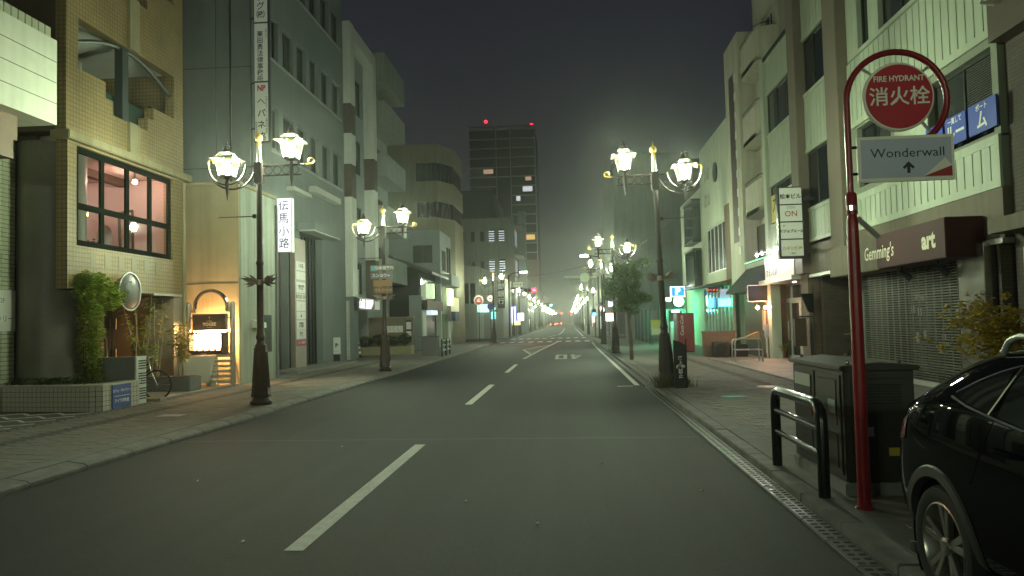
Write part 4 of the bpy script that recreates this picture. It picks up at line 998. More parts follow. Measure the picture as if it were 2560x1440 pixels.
t = thing('striped_bollard', 'leaning traffic cone with black and white stripes on the forecourt', 'bollard', (-10.7, 38.2, .1))
for i in range(6):
    m = MB(); m.lathe([(.16 - .022 * i, .14 + i * .13), (.16 - .022 * (i + 1), .14 + (i + 1) * .13)], (-10.7 , 38.2, 0), 14); m.build('band', WHITE if i % 2 else BLACKM, t)
m = MB(); m.box(-10.92, -10.48, 37.98, 38.42, .1, .15); m.build('base', BLACKM, t)
t = thing('entrance_bin', 'dark hooded post with a red-brown base at the forecourt entrance', 'post', (-11.2, 38.6, .1))
m = MB(); m.prism([(-11.45, 38.4, 2.1), (-10.95, 38.4, 2.1), (-11.0, 38.4, 1.5), (-11.4, 38.4, 1.5)], (0, .4, 0)); m.box(-11.45, -10.95, 38.4, 38.8, 2.1, 2.9); m.build('hood', BLACKM, t); m = MB(); m.tube([(-11.2, 38.6, .1), (-11.2, 38.6, 1.5)], .09, 8); m.build('post', BLACKM, t)
# ------------------------------------------------------------------ balcony building
F_ = thing('balcony_building', 'grey building with stacked solid balconies beyond the framed building', 'building', (-11, 43.5, .1))
pF = PL('L', -10.9)
wall(pF, 40.8, 46.0, .1, 16.8, [(41.6, 45.2, z, z + 1.9) for z in (4.4, 7.3, 10.2, 13.1)], .3, 'wall', GREYW, F_)
for z in (4.4, 7.3, 10.2, 13.1):
    window(pF, 41.6, 45.2, z, z + 1.9, F_, nu=3, fw=.07)
    m = MB(); m.box(-10.9, -9.75, 40.85, 45.95, z - .3, z - .12); m.box(-9.95, -9.75, 40.85, 45.95, z - .12, z + 1.0); m.box(-10.9, -9.95, 40.85, 41.0, z - .12, z + 1.0); m.build('balcony', mat('balcony_render', (.24, .26, .245), .8, var=.1, stain=.25), F_)
m = MB(); m.box(-11.2, -9.75, 40.82, 45.98, 15.2, 16.8); m.build('parapet', MATS['balcony_render'], F_)
m = MB(); m.box(-22, -11.2, 40.8, 46.0, .1, 16.6); m.build('body', GREYW, F_)
# ------------------------------------------------------------------ old dark timber house
t = thing('timber_house', 'old low house with dark timber gable wall and tiled lean roof', 'house', (-10, 48, .1))
m = MB(); m.prism([(-13.5, 46.2, .1), (-9.1, 46.2, .1), (-9.1, 46.2, 5.0), (-13.5, 46.2, 6.7)], (0, 6, 0)); m.build('wall', mat('charred_timber', (.018, .018, .016), .7, var=.3, scale=3), t)
m = MB(); m.prism([(-13.6, 45.9, 6.85), (-8.2, 45.9, 4.75), (-8.2, 45.9, 4.9), (-13.6, 45.9, 7.0)], (0, 6.4, 0)); rf = m.build('roof', mat('roof_tile_grey', (.045, .045, .045), .6, var=.3, scale=4), t)
for i in range(22):
    m = MB(); m.tube([(-13.6, 46.0 + i * .29, 7.02), (-8.2, 46.0 + i * .29, 4.92)], .05, 5); m.build('tile_roll', MATS['roof_tile_grey'], rf)
pl = PL('L', -9.1)
m = MB(); pl.box(m, 46.6, 51.8, 3.4, 4.6, .0, .04); w_ = m.build('upper_window', DGLASS2, t)
m = MB(); pl.box(m, 48.3, 48.9, 3.35, 4.3, .04, .5); p_ = m.build('lit_box', glow('lit_box_pale', (.7, .9, .55), .8), t)
m = MB(); pl.box(m, 46.3, 52.1, 2.6, 3.2, 0, .5); m.build('eave_board', WOODD, t)
m = MB(); m.box(-9.1, -8.9, 46.3, 47.5, .1, 3.4); m.build('white_pillar', WHITE, t)
m = MB(); m.box(-9.7, -8.95, 46.05, 46.19, .1, 3.5); m.build('white_panel', GREYW, t)
m = MB(); pl.box(m, 48.2, 51.5, .1, 2.5, 0, .05); m.build('glass_door', DGLASS2, t)
m = MB(); pl.box(m, 48.0, 50.2, 2.3, 2.75, .05, .45); m.build('lit_sign', glow('lit_sign_ice', (.7, .85, 1.0), .9), t)
# ------------------------------------------------------------------ white three-storey house and beige corner block
t = thing('white_house', 'white rendered house with curtained window above the timber house', 'house', (-10, 55, .1))
pG = PL('F', 52.5)
wall(pG, -14.5, -8.8, 4.5, 8.3, [(-10.75, -9.35, 6.0, 7.25)], .3, 'front_wall', GREYW, t); window(pG, -10.75, -9.35, 6.0, 7.25, t, nu=2, gm=DGLASS2)
m = MB(); m.box(-14.5, -8.8, 52.82, 57.5, .1, 8.25); m.build('body', GREYW, t); m = MB(); m.box(-14.5, -8.8, 52.5, 52.8, .1, 4.5); m.build('lower_wall', WHITE, t)
pl = PL('L', -8.8)
for a, b, c, d in ((53.2, 54.8, 5.4, 7.0), (55.2, 57.2, 5.4, 7.4)): window(pl, a, b, c, d, t, nu=2, w=.03, fm=ALUW)
m = MB(); pl.box(m, 53, 57.4, 4.4, 5.2, 0, .7); m.build('balcony_front', GREYW, t)
m = MB(); pl.box(m, 53.2, 55.0, 3.0, 4.2, .3, .5); m.build('lit_shop_sign', glow('lit_sign_lime', (.85, 1.0, .55), 1.4), t)
m = MB(); pl.box(m, 55.2, 57.2, 2.6, 3.6, .3, .6); m.build('cream_awning', glow('lit_cream', (.9, .8, .5), .35), t)
m = MB(); pl.box(m, 55.2, 57.2, 1.9, 2.58, .3, .6); m.build('blue_fascia', mat('navy_fascia', (.02, .035, .1), .6, var=.1), t)
m = MB(); pl.box(m, 53.0, 54.8, .1, 2.4, 0, .06); m.build('green_door', mat('olive_door', (.1, .14, .05), .6, var=.15), t)
m = MB(); pl.box(m, 55.4, 56.4, .1, 1.9, 0, .06); m.build('white_shutter', WHITE, t); m = MB(); pl.box(m, 56.5, 57.2, .1, 1.9, 0, .06); m.build('glass_door', mat('shopfront_glass', (.14, .18, .17), .1, var=.1), t)
G_ = thing('corner_block', 'beige corner block with ribbon windows wrapping its angled corner', 'building', (-10, 60, .1))
BEI = mat('beige_block', (.23, .21, .15), .8, var=.08, stain=.15)
fp = [(-15, 57.6), (-9.75, 57.6), (-8.75, 59.6), (-8.75, 64.5), (-15, 64.5)]
for z0, z1 in ((.1, 9.9), (11.15, 12.75), (14.2, 15.6)):
    m = MB(); m.prism([(x, y, z0) for x, y in fp], (0, 0, z1 - z0)); m.build('wall_band', BEI, G_)
fi = [(-14.9, 57.8), (-9.85, 57.8), (-8.9, 59.7), (-8.9, 64.4), (-14.9, 64.4)]
for z0, z1 in ((9.9, 11.15), (12.75, 14.2)):
    m = MB(); m.prism([(x, y, z0 - .02) for x, y in fi], (0, 0, z1 - z0 + .04)); rb = m.build('ribbon_window', DGLASS, G_)
    for (xa, ya), (xb, yb), n in (((-11.4, 57.78), (-9.85, 57.78), 4), ((-9.85, 57.78), (-8.88, 59.7), 4), ((-8.88, 59.7), (-8.88, 64.4), 7)):
        for i in range(n):
            x, y = xa + (xb - xa) * i / n, ya + (yb - ya) * i / n; m = MB(); m.tube([(x, y, z0), (x, y, z1)], .045, 4); m.build('mullion', ALU, rb)
    m = MB(); m.box(-14.95, -11.45, 57.62, 57.8, z0, z1); m.build('blind_wall', BEI, G_)
# ------------------------------------------------------------------ low pale building beyond the side street, bank sign, offices behind
t = thing('panel_building', 'low pale panel-clad building with dark window band at the crossing', 'building', (-9.5, 83, .1))
pH = PL('F', 80)
m = MB(); m.prism([(-13.5, 80, 3.7), (-6.8, 80, 3.7), (-6.8, 80, 6.6), (-9.3, 80, 7.7), (-13.5, 80, 8.1)], (0, 12, 0)); m.build('upper_wall', mat('pale_panel', (.34, .33, .29), .7, var=.08, stain=.15), t)
m = MB(); m.box(-13.5, -6.8, 80.05, 92, .1, 3.7); m.build('lower_wall', mat('pale_panel2', (.38, .37, .32), .7, var=.08, stain=.15), t)
for i in range(8):
    m = MB(); pH.box(m, -13.0 + i * .78, -12.98 + i * .78, 3.7, 7.4, 0, .01); m.build('panel_joint', GROUT, t)
for i in range(3):
    m = MB(); pH.box(m, -11.8 + i * .72, -11.14 + i * .72, 3.8, 5.95, 0, .03); w_ = m.build('window', DGLASS, t); m = MB(); pH.box(m, -11.8 + i * .72, -11.7 + i * .72, 3.8, 5.95, .03, .06); m.build('mullion', ALUW, w_)
for i, (x0, x1) in enumerate(((-11.9, -9.9), (-9.6, -8.9), (-8.7, -8.0), (-7.8, -7.1))):
    m = MB(); pH.box(m, x0, x1, .1, 2.7, -.05, .02); m.build('shutter', MATS['pale_panel'] if i != 1 else WHITE, t)
m = MB(); pH.box(m, -9.5, -8.3, 2.85, 3.65, .0, .2); m.build('lit_sign', glow('lit_cyan', (.55, .95, .85), 1.5), t)
m = MB(); pH.box(m, -8.1, -7.6, 2.1, 3.3, .0, .2); m.build('lit_sign', glow('lit_cyan2', (.3, .95, .9), 1.6), t)
t = thing('bank_sign', 'dark vertical bank sign with white characters at the crossing', 'sign', (-6.9, 79.5, 3.5))
pl = PL('F', 79.3); m = MB(); m.box(-7.3, -6.55, 79.32, 79.6, 3.2, 6.9); p_ = m.build('board', mat('bank_brown', (.06, .04, .03), .5, var=.1), t); lettering(pl, '静\n岡\n銀\n行', -6.93, 5.05, .72, .006, INKW, p_, line=1.05, bold=.006)
m = MB(); m.tube([(-7.3, 79.5, 6.7), (-7.6, 80.05, 6.7)], .05, 6); m.tube([(-7.3, 79.5, 3.6), (-7.6, 80.05, 3.6)], .05, 6); m.build('bracket', ALU, t)
t = thing('mid_rise_office', 'grey mid-rise office with two columns of lit louvred windows', 'building', (-9, 100, .1))
pM = PL('F', 97); hl = []
m = MB(); m.box(-16, -6.6, 97, 125, .1, 15.2); m.build('wall', mat('office_grey', (.22, .23, .2), .8, var=.1, stain=.15), t)
m = MB(); m.box(-16, -9.5, 99, 118, 15.2, 19.2); m.build('roof_plant', mat('plant_dark', (.07, .075, .07), .8, var=.1), t)
LOU = glow('louvre_light', (.8, .85, 1.0), .9)
for zi, z in enumerate((12.2, 8.3)):
    for i, x in enumerate((-13.6, -12.2, -11.0)):
        m = MB(); pM.box(m, x, x + .5, z, z + 1.3, 0, .02); m.build('window', DGLASS, t)
    for x in (-9.9, -8.6):
        m = MB(); pM.box(m, x, x + .75, z - .1, z + 1.5, 0, .02); w_ = m.build('window', DGLASS, t)
        for j in range(5):
            m = MB(); pM.box(m, x + .03, x + .72, z + j * .3, z + .1 + j * .3, .02, .04); m.build('lit_louvre', LOU, w_)
    pl = PL('L', -6.6); m = MB(); pl.box(m, 98, 102, z - .5, z + 1.5, 0, .03); m.build('lit_window', glow('office_dim', (.5, .5, .6), .35), t)
    m = MB(); m.box(-6.6, -5.6, 97.5, 104, z + 2.0, z + 2.2); m.build('balcony_slab', CONC, t)
m = MB(); m.box(-6.5, -5.5, 104, 106, .1, 17); m.build('stair_shaft', GREYW, t)
# ------------------------------------------------------------------ tower
TW = thing('apartment_tower', 'dark high-rise apartment tower with pale floor lines and red roof lights', 'tower', (-18, 240, 0))
TWM = mat('tower_wall', (.055, .068, .066), .8, var=.15, scale=.3)
pW = PL('F', 232)
m = MB(); m.box(-29, -8.6, 232, 256, 0, 61.6); m.build('core', TWM, TW)
TRIM = mat('tower_trim', (.40, .44, .42), .7, var=.1)
for i in range(21):
    z = 61.2 - i * 2.95
    if z < 2: break
    for x0, x1 in ((-29, -21.0), (-20.4, -16.6), (-16.0, -8.6)):
        if x0 == -20.4 and i > 5: continue
        if x0 == -29 and i > 14: continue
        m = MB(); pW.box(m, x0, x1, z, z + (.8 if i == 0 else .26), .0, 1.0); m.build('balcony_edge', TRIM, TW)
        m = MB(); pW.box(m, x0 + .1, x1 - .1, z + .26, z + 1.1, .85, .9); m.build('balcony_rail', TWM, TW)
for x in (-20.7, -16.3, -8.7):
    m = MB(); pW.box(m, x - .12, x + .12, 12 if x > -10 else 30, 61.5, 0, 1.05); m.build('fin', TRIM, TW)
m = MB(); m.box(-15.9, -8.4, 228, 231.9, 0, 20.5); m.build('podium', mat('podium_grey', (.2, .21, .2), .8, var=.1), TW)
for (x, z, w_, c) in ((-24.8, 47.6, 3, 'o'), (-11.9, 45.3, 1.8, 'o'), (-12.8, 41.9, 3, 'w'), (-14.8, 39.0, 1.2, 'w'), (-25.2, 38.9, 3.2, 'w'), (-12.6, 27.0, 3.2, 'y'), (-15.3, 27.0, .8, 'o')):
    mm = glow('tower_win_' + c, {'o': (1, .62, .4), 'w': (.95, .95, 1), 'y': (1, .6, .2)}[c], {'o': .45, 'w': .7, 'y': .8}[c])
    m = MB(); pW.box(m, x, x + w_, z, z + 1.5, .0, .06); m.build('lit_window', mm, TW)
for x, z in ((-23.8, 64.2), (-9.6, 62.6)):
    m = MB(); m.tube([(x, 232.5, 61.5), (x, 232.5, z)], .12, 5); m.build('mast', ALU, TW); m = MB(); m.ball((x, 232.5, z), .5, 8); m.build('warning_light', glow('warning_red', (1.0, .01, .02), 9.), TW)
# ------------------------------------------------------------------ right side: siding-clad corner building with the shuttered shop
SID = mat('pale_siding', (.42, .475, .36), .55, var=.06, scale=2, stain=.12)
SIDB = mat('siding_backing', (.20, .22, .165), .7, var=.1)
PIL = mat('taupe_pilaster', (.17, .14, .105), .7, var=.1, bump=.1)
TAUPE = mat('taupe_render', (.16, .135, .095), .75, var=.12, stain=.2, bump=.1)
Q = thing('siding_building', 'pale ribbed-siding building over the shuttered shop with taupe pilasters', 'building', (8, 20, .1))
pR = PL('R', 7.6); pR2 = PL('R', 7.64)
def siding(y0, y1, z0, z1, pitch=.3, gap=.035, w=0.):
    n = max(1, round((y1 - y0) / pitch)); p = (y1 - y0) / n
    for i in range(n):
        m = MB(); pR.box(m, y0 + i * p + gap / 2, y0 + (i + 1) * p - gap / 2, z0, z1, -.04, w); m.build('siding_panel', SID, Q)
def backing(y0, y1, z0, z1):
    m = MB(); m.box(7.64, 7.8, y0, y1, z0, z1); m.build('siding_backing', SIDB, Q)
# corner zone
backing(13.75, 20.65, 3.85, 4.75); siding(13.75, 20.65, 4.0, 4.62)
for a_, b_ in ((3.85, 4.0), (4.62, 4.78)): m = MB(); pR.box(m, 13.75, 20.65, a_, b_, -.04, .012); m.build('band_trim', SID, Q)
wall(pR2, 13.75, 20.65, 4.78, 6.55, [(13.95, 16.3, 4.85, 6.4), (18.2, 20.2, 4.95, 6.5)], .2, 'window_band', SIDB, Q)
window(pR2, 13.95, 16.3, 4.85, 6.4, Q, nu=2, fw=.06); window(pR2, 18.2, 20.2, 4.95, 6.5, Q, nu=2, fw=.06)
m = MB(); pR.box(m, 16.3, 17.9, 4.78, 6.55, -.04, 0); m.build('plain_panel', SID, Q)
backing(13.75, 20.65, 6.55, 8.4); siding(13.75, 20.65, 6.7, 8.3); m = MB(); pR.box(m, 13.75, 20.65, 6.55, 6.7, -.04, .02); m.build('band_trim', SID, Q)
wall(pR2, 13.75, 20.65, 8.4, 10.3, [(15.6, 18.6, 8.5, 10.2), (19.2, 19.9, 8.5, 10.2)], .2, 'window_band', SID, Q)
window(pR2, 15.6, 18.6, 8.5, 10.2, Q, nu=3, fw=.06, gm=DGLASS2); window(pR2, 19.2, 19.9, 8.5, 10.2, Q, nu=1, fw=.06)
backing(13.75, 20.65, 10.3, 13.5); siding(13.75, 20.65, 10.4, 13.4)
# pilasters and bays
for y0, y1, zt in ((20.65, 21.65, 14), (24.3, 25.08, 13)):
    m = MB(); m.box(7.35, 7.85, y0, y1, 3.0, zt); m.build('pilaster', PIL, Q, bevel=.015)
m = MB(); m.box(7.5, 7.85, 28.72, 29.15, .12, 11.3); m.build('end_post', SID, Q)
def bay(y0, y1, sp, wins, gm):
    for z0, z1 in sp:
        backing(y0, y1, z0, z1); siding(y0, y1, z0 + .12, z1 - .12, .28)
        for a_, b_ in ((z0, z0 + .11), (z1 - .11, z1)): m = MB(); pR.box(m, y0, y1, a_, b_, -.04, .015); m.build('band_trim', SID, Q)
    for z0, z1 in wins: window(pR2, y0, y1, z0, z1, Q, nu=3, fw=.06, w=-.02, gm=gm)
bay(21.65, 24.3, ((3.95, 5.02), (6.75, 8.62), (10.3, 12.6)), ((5.02, 6.75), (8.62, 10.3)), DGLASS)
bay(25.08, 28.72, ((3.93, 5.05), (6.45, 8.42), (9.9, 11.2)), ((5.05, 6.45), (8.42, 9.9)), DGLASS2)
m = MB(); pR.box(m, 25.0, 29.2, 11.2, 11.32, -.3, .08); m.build('roof_edge', BLACKM, Q)
m = MB(); m.box(7.82, 20, 13.75, 29.15, 2.9, 11.1); m.build('body', SIDB, Q)
# yellow window advertisements
YEL = mat('advert_yellow', (.62, .48, .04), .5, var=.08)
for i, (y0, y1, m_, tx) in enumerate(((25.2, 25.95, YEL, '日'), (26.0, 26.7, MATS['plate_white'], '学習'), (26.75, 27.4, MATS['plate_white'], '教室'), (27.45, 28.6, YEL, '大'))):
    m = MB(); pR.box(m, y0, y1, 5.12 if i == 3 else 5.5, 6.1, -.03, -.015); p_ = m.build('window_advert', m_, Q); lettering(pR, tx, (y0 + y1) / 2, 5.75, .42 if i != 3 else .7, -.01, INK, p_, bold=.012)
# blue window sign
BLU = mat('sign_blue', (.03, .07, .42), .5, var=.05)
for y0, y1 in ((13.7, 14.62), (14.72, 15.5), (15.6, 16.3)):
    m = MB(); pR.box(m, y0, y1, 4.92, 5.47, .02, .05); p_ = m.build('window_sign', BLU, Q)
    pl = pR
    lettering(pR, {13.7: 'ム', 14.72: 'ルー', 15.6: '・'}[y0], (y0 + y1) / 2, 5.12, .36, .056, INKW, p_, bold=.01)
    lettering(pR, {13.7: 'ポート', 14.72: '一貫して', 15.6: 'フォロー'}[y0], (y0 + y1) / 2, 5.37, .13, .056, INKW, p_, bold=.003)
# ground-floor fascia, passage and shop
m = MB(); pR.box(m, 13.75, 24.3, 2.95, 3.86, -.25, -.01); m.build('fascia', TAUPE, Q)
m = MB(); pR.box(m, 13.7, 24.35, 2.86, 2.95, -.25, .06); m.build('fascia_drip', ALUW, Q)
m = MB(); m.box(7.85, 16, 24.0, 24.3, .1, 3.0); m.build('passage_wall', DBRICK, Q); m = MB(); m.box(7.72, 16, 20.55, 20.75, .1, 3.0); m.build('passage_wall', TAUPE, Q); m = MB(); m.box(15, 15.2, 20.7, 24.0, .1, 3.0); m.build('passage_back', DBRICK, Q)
m = MB(); m.box(7.6, 15.2, 20.5, 24.4, 2.9, 2.99); m.build('passage_ceiling', TAUPE, Q)
m = MB(); m.tube([(14.95, 22.5, 1.6), (14.9, 22.5, 1.6)], .12, 10); m.build('alarm_lamp', glow('alarm_red', (.8, .04, .08), 1.2), Q)
m = MB(); m.box(7.5, 8.1, 24.32, 25.05, .1, 3.0); m.build('brick_pier', BRICKT, Q)
GLS = clear_glass('shop_glass', (.75, .8, .78))
m = MB(); m.box(8.3, 8.33, 15.1, 20.5, .15, 2.86); m.build('shop_glass', GLS, Q)
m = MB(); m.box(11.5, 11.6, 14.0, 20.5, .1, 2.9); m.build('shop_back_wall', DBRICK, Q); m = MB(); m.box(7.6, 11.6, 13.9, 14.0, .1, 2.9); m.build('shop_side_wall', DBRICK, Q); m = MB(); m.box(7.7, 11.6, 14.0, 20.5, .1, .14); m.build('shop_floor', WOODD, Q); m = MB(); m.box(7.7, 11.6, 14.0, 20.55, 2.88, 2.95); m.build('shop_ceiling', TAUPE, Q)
for z in (.9, 1.35):
    m = MB(); m.box(8.8, 9.2, 15.4, 20.2, z, z + .04); m.build('display_shelf', WOODD, Q)
rn = random.Random(4)
for i in range(9):
    m = MB(); y = 15.7 + rn.uniform(0, 3.4); z = rn.uniform(.9, 1.8); m.box(8.27, 8.285, y, y + rn.uniform(.08, .16), z, z + rn.uniform(.12, .3)); m.build('pasted_note', mat('note_paper', (.55, .56, .5), .8, var=.1), Q)
for y in (15.75, 16.1):
    m = MB(); m.box(8.27, 8.285, y, y + .3, 1.2, 2.0); m.build('poster', mat('poster_grey', (.38, .42, .42), .7, var=.25, scale=6), Q)
sh = Q
pS7 = PL('R', 7.7)
for i in range(46):                                         # roller grille, bar by bar
    m = MB(); pS7.box(m, 15.1, 20.5, .2 + i * .0565, .2 + i * .0565 + .017, -.009, .009); m.build('grille_bar', mat('grille_alloy', (.24, .24, .2), .45, metal=.5, var=.2), Q)
for i in range(16):
    m = MB(); pS7.box(m, 15.25 + i * .34, 15.258 + i * .34, .2, 2.8, -.016, .016); m.build('grille_link', MATS['grille_alloy'], Q)
m = MB(); pS7.box(m, 15.05, 20.55, .1, .2, -.04, .04); m.build('grille_foot', ALUW, Q)
m = MB(); m.box(7.42, 7.8, 14.1, 15.02, .1, 2.9); m.build('steel_jamb', mat('stainless', (.42, .4, .36), .22, metal=.9, var=.15), Q, bevel=.01)
m = MB(); m.box(7.6, 7.72, 20.45, 20.6, .1, 2.9); m.build('steel_jamb', ALUW, Q)
# awning box with the shop name
t = thing('shop_awning', 'box awning, half maroon half taupe, with cream handwritten shop lettering', 'awning', (7.2, 17, 2.6))
m = MB(); m.box(6.9, 7.6, 14.35, 17.45, 2.68, 3.42); m.build('maroon_box', REDD, t, bevel=.015)
m = MB(); m.box(6.93, 7.6, 17.45, 20.6, 2.66, 3.4); m.build('taupe_box', TAUPE, t, bevel=.015)
pl = PL('R', 6.9); CRI = mat('cream_ink', (.75, .7, .5), .5, var=0)
lettering(pl, "Gemming's", 17.35, 3.03, .42, .006, CRI, t, slant=.15, bold=.004, sx=.85); lettering(pl, 'art', 15.0, 3.05, .46, .006, CRI, t, bold=.02)
for y in (16.9, 15.3):
    s_ = thing('awning_spotlight', 'black spotlight hanging under the maroon awning', 'spotlight', (7.2, y, 2.5), 'spotlights under the awning')
    m = MB(); m.tube([(7.2, y, 2.68), (7.2, y, 2.58)], .02, 6); m.build('arm', BLACKM, s_); m = MB(); m.tube([(7.16, y, 2.58), (7.34, y - .12, 2.4)], [.05, .075], 10); m.build('head', BLACKM, s_)
# dark neighbour towards the viewer
t = thing('brown_building', 'dark brown tiled building beside the steel shop jamb', 'building', (8, 9, .1))
m = MB(); m.box(7.75, 20, -10, 13.7, .1, 6.35); m.build('lower_wall', DBRICK, t); m = MB(); m.box(7.45, 20, -10, 13.65, 6.35, 14); m.build('upper_wall', BROWN, t)
pk = PL('R', 7.75); pk2 = PL('R', 7.45)
for y0 in (-4, 0, 4, 8): window(pk2, y0, y0 + 2.6, 8.2, 10.0, t, nu=2, w=.03)
for y0 in (-5, -1.5, 2): window(pk, y0, y0 + 2.8, .3, 2.8, t, nu=2, w=.03)
m = MB(); pk.box(m, 6.4, 7.5, .12, 2.3, 0, .04); d_ = m.build('door', BROWNP, t); m = MB(); m.tube([(7.68, 6.6, 1.0), (7.68, 6.6, 1.3)], .02, 6); m.build('handle', STEEL, d_)
m = MB(); pk.box(m, -9, 13.6, 3.0, 3.25, 0, .5); m.build('ledge', TAUPE, t)
m = MB(); m.tube([(7.7, 13.35, 1.9), (7.7, 13.35, 2.75)], .025, 6); m.build('conduit', WHITE, t)
for i in range(2):
    m = MB(); m.tube([(7.4, 13.3 - i * .3, 6.9 + .1 * i), (7.15, 13.3 - i * .3, 6.95 + .1 * i)], .03, 6); m.build('cable_clamp', WHITE, t)
rn = random.Random(17); t = thing('conifer_bush', 'feathery conifer bush with warm light in its leaf colour beside the steel shop jamb', 'bush', (7.0, 12.9, .1))
m = MB()
for i in range(260):
    c = Vector((6.85 + rn.gauss(0, .26), 12.75 + rn.gauss(0, .36), 1.3 + rn.gauss(0, .26)))
    d = Vector((rn.uniform(-1, 1), rn.uniform(-1, 1), rn.uniform(-.2, .8))).normalized()
    for k in range(12):
        p = c + d * (k * .02); leaf(m, p, .1, rn)
m.build('foliage', leafy('conifer_warmlit', (.30, .22, .03)), t); m = MB()  # warm yellow light falling on the bush is put into the leaf colour
for i in range(6): m.tube([(6.95, 12.85, .1), (6.9 + rn.uniform(-.2, .2), 12.8 + rn.uniform(-.3, .3), 1.2)], .02, 5)
m.build('stem', WOODD, t)
# ------------------------------------------------------------------ projecting stack of tenant plates
t = thing('tenant_sign', 'stack of four white tenant plates on a projecting frame above the clinic', 'sign', (6.9, 23.7, 3.4))
pl = PL('F', 23.6)
m = MB(); m.box(6.50, 7.22, 23.62, 23.85, 3.42, 5.62); m.build('frame', ALU, t)
tt = [('松本ビル', INK, .16), ('ON', mat('logo_orange', (.45, .17, .1), .5, var=0), .24), ('㈱ジョブエール', INK, .1), ('カギと鍵屋', mat('ink_yellow', (.6, .42, .08), .5, var=0), .12)]
for i, (tx, mm, sz) in enumerate(tt):
    z1 = 5.58 - i * .53; m = MB(); pl.box(m, 6.54, 7.19, z1 - .49, z1, -.01, .012); p_ = m.build('tenant_plate', PAN, t); lettering(pl, tx, 6.86, z1 - .27, sz, .018, mm, p_, bold=.004)
    if i == 1: lettering(pl, 'STEM', 6.86, z1 - .08, .11, .018, mat('ink_grey', (.25, .25, .25), .5, var=0), p_)
    if i == 2: lettering(pl, '2F', 6.64, z1 - .1, .08, .018, INK, p_)
    if i == 3: lettering(pl, '二階店', 6.86, z1 - .42, .07, .018, INK, p_)
m = MB(); m.tube([(6.48, 23.7, 3.4), (6.48, 23.7, 5.64)], .03, 8); m.build('edge_tube', CHROME, t); 
for z in (3.6, 5.2): m = MB(); m.box(7.19, 7.6, 23.68, 23.8, z, z + .1); m.build('bracket', ALU, t)
# ------------------------------------------------------------------ white-framed clinic with lit fascia
t = thing('clinic_front', 'white-framed glass shopfront under a cream fascia washed by spotlights', 'shopfront', (8, 27, .1))
pC = PL('R', 7.32)
m = MB(); pC.box(m, 25.1, 28.7, 3.0, 3.82, -.2, 0); f_ = m.build('fascia_board', mat('fascia_cream', (.66, .6, .47), .6, var=.04), t)
lettering(pC, 'すまいの森', 27.75, 3.22, .3, .01, mat('ink_indigo', (.06, .06, .22), .5, var=0), f_, bold=.008); lettering(pC, 'ジュエリー', 25.9, 3.3, .26, .01, mat('ink_silver', (.5, .46, .5), .4, var=0), f_, bold=.004)
m = MB(); m.box(7.2, 8.3, 25.0, 30.0, 2.86, 3.0); m.build('canopy', ALUW, t)
for y in (25.6, 26.6, 27.6, 28.3):
    s_ = thing('fascia_spotlight', 'small white spotlight on an arm over the cream fascia', 'spotlight', (7.1, y, 3.95), 'spotlights over the cream fascia')
    m = MB(); m.tube([(7.35, y, 3.9), (6.95, y, 4.0)], .015, 6); m.build('arm', ALUW, s_); m = MB(); m.lathe([(.03, 4.06), (.06, 3.98), (.065, 3.95)], (6.95, y, 0), 10); m.build('shade', ALUW, s_)
    m = MB(); m.ball((6.95, y, 3.92), .04, 8); m.build('bulb', glow('spot_white', (1.0, .92, .93), 1000.), s_)
pC2 = PL('R', 8.2)
for (y0, y1, z0, z1, n, nm) in ((25.6, 27.0, 2.25, 2.86, 1, 'transom_window'), (27.0, 28.6, 2.25, 2.86, 1, 'transom_window'), (28.6, 30.0, 2.25, 2.86, 1, 'transom_window'), (25.6, 26.4, .15, 2.25, 1, 'side_window'), (28.7, 30.0, .15, 2.25, 1, 'side_window')):
    window(pC2, y0, y1, z0, z1, t, nu=1, fw=.08, w=0, fm=WHITE, gm=mat('door_glass', (.05, .055, .05), .06, var=.2, spec=.9) if y0 < 28.6 else mat('curtain_glass', (.22, .17, .12), .4, var=.2), name=nm)
for y0, y1 in ((26.4, 27.5), (27.5, 28.7)):
    d = window(pC2, y0, y1, .15, 2.25, t, nu=1, fw=.11, w=.03, fm=WHITE, gm=MATS['door_glass'], name='door')
    m = MB(); yy = y0 + .16 if y0 < 27 else y1 - .16
    m.tube([(8.1, yy, .8), (8.05, yy, .85), (8.05, yy, 1.45), (8.1, yy, 1.5)], .018, 6); m.build('handle', WHITE, d)
m = MB(); m.box(8.4, 8.5, 25.1, 30.2, .1, 2.9); m.build('inner_wall', TAUPE, t)
for y in (26.6, 28.9):
    s_ = thing('canopy_downlight', 'recessed downlight under the white shop canopy', 'downlight', (7.8, y, 2.84), 'downlights under the shop canopy')
    m = MB(); m.lathe([(.06, 2.87), (.07, 2.835)], (7.75, y, 0), 12); m.build('ring', ALUW, s_); m = MB(); m.lathe([(.05, 2.836), (.05, 2.83)], (7.75, y, 0), 12); m.build('bulb', glow('downlight_lilac', (.95, .88, 1.0), 110.), s_)
m = MB(); m.box(7.55, 8.2, 29.2, 29.5, .1, 2.9); m.build('brick_pier', BRICKT, t)
m = MB(); m.box(7.4, 7.55, 29.25, 29.45, .9, 1.4); m.build('meter_box', mat('meter_grey', (.25, .27, .29), .5, var=.08), t); m = MB(); m.tube([(7.46, 29.32, .12), (7.46, 29.32, .9)], .03, 6); m.tube([(7.46, 29.42, .3), (7.46, 29.42, .9)], .025, 6); m.build('conduit', ALUW, t)
g_ = MB(); g_.add([(5.45, 19.2, .125), (8.25, 19.2, .125), (8.25, 29.3, .125), (5.45, 27.6, .125)], [(0, 1, 2, 3)])
tag(g_.build('terrace', tile_mat('terrace_tile', (.40, .36, .31), (.34, .30, .26), (.13, .12, .1), .3, .1, .014, .5, .6, rot=R(45), floor=True)), kind='structure')
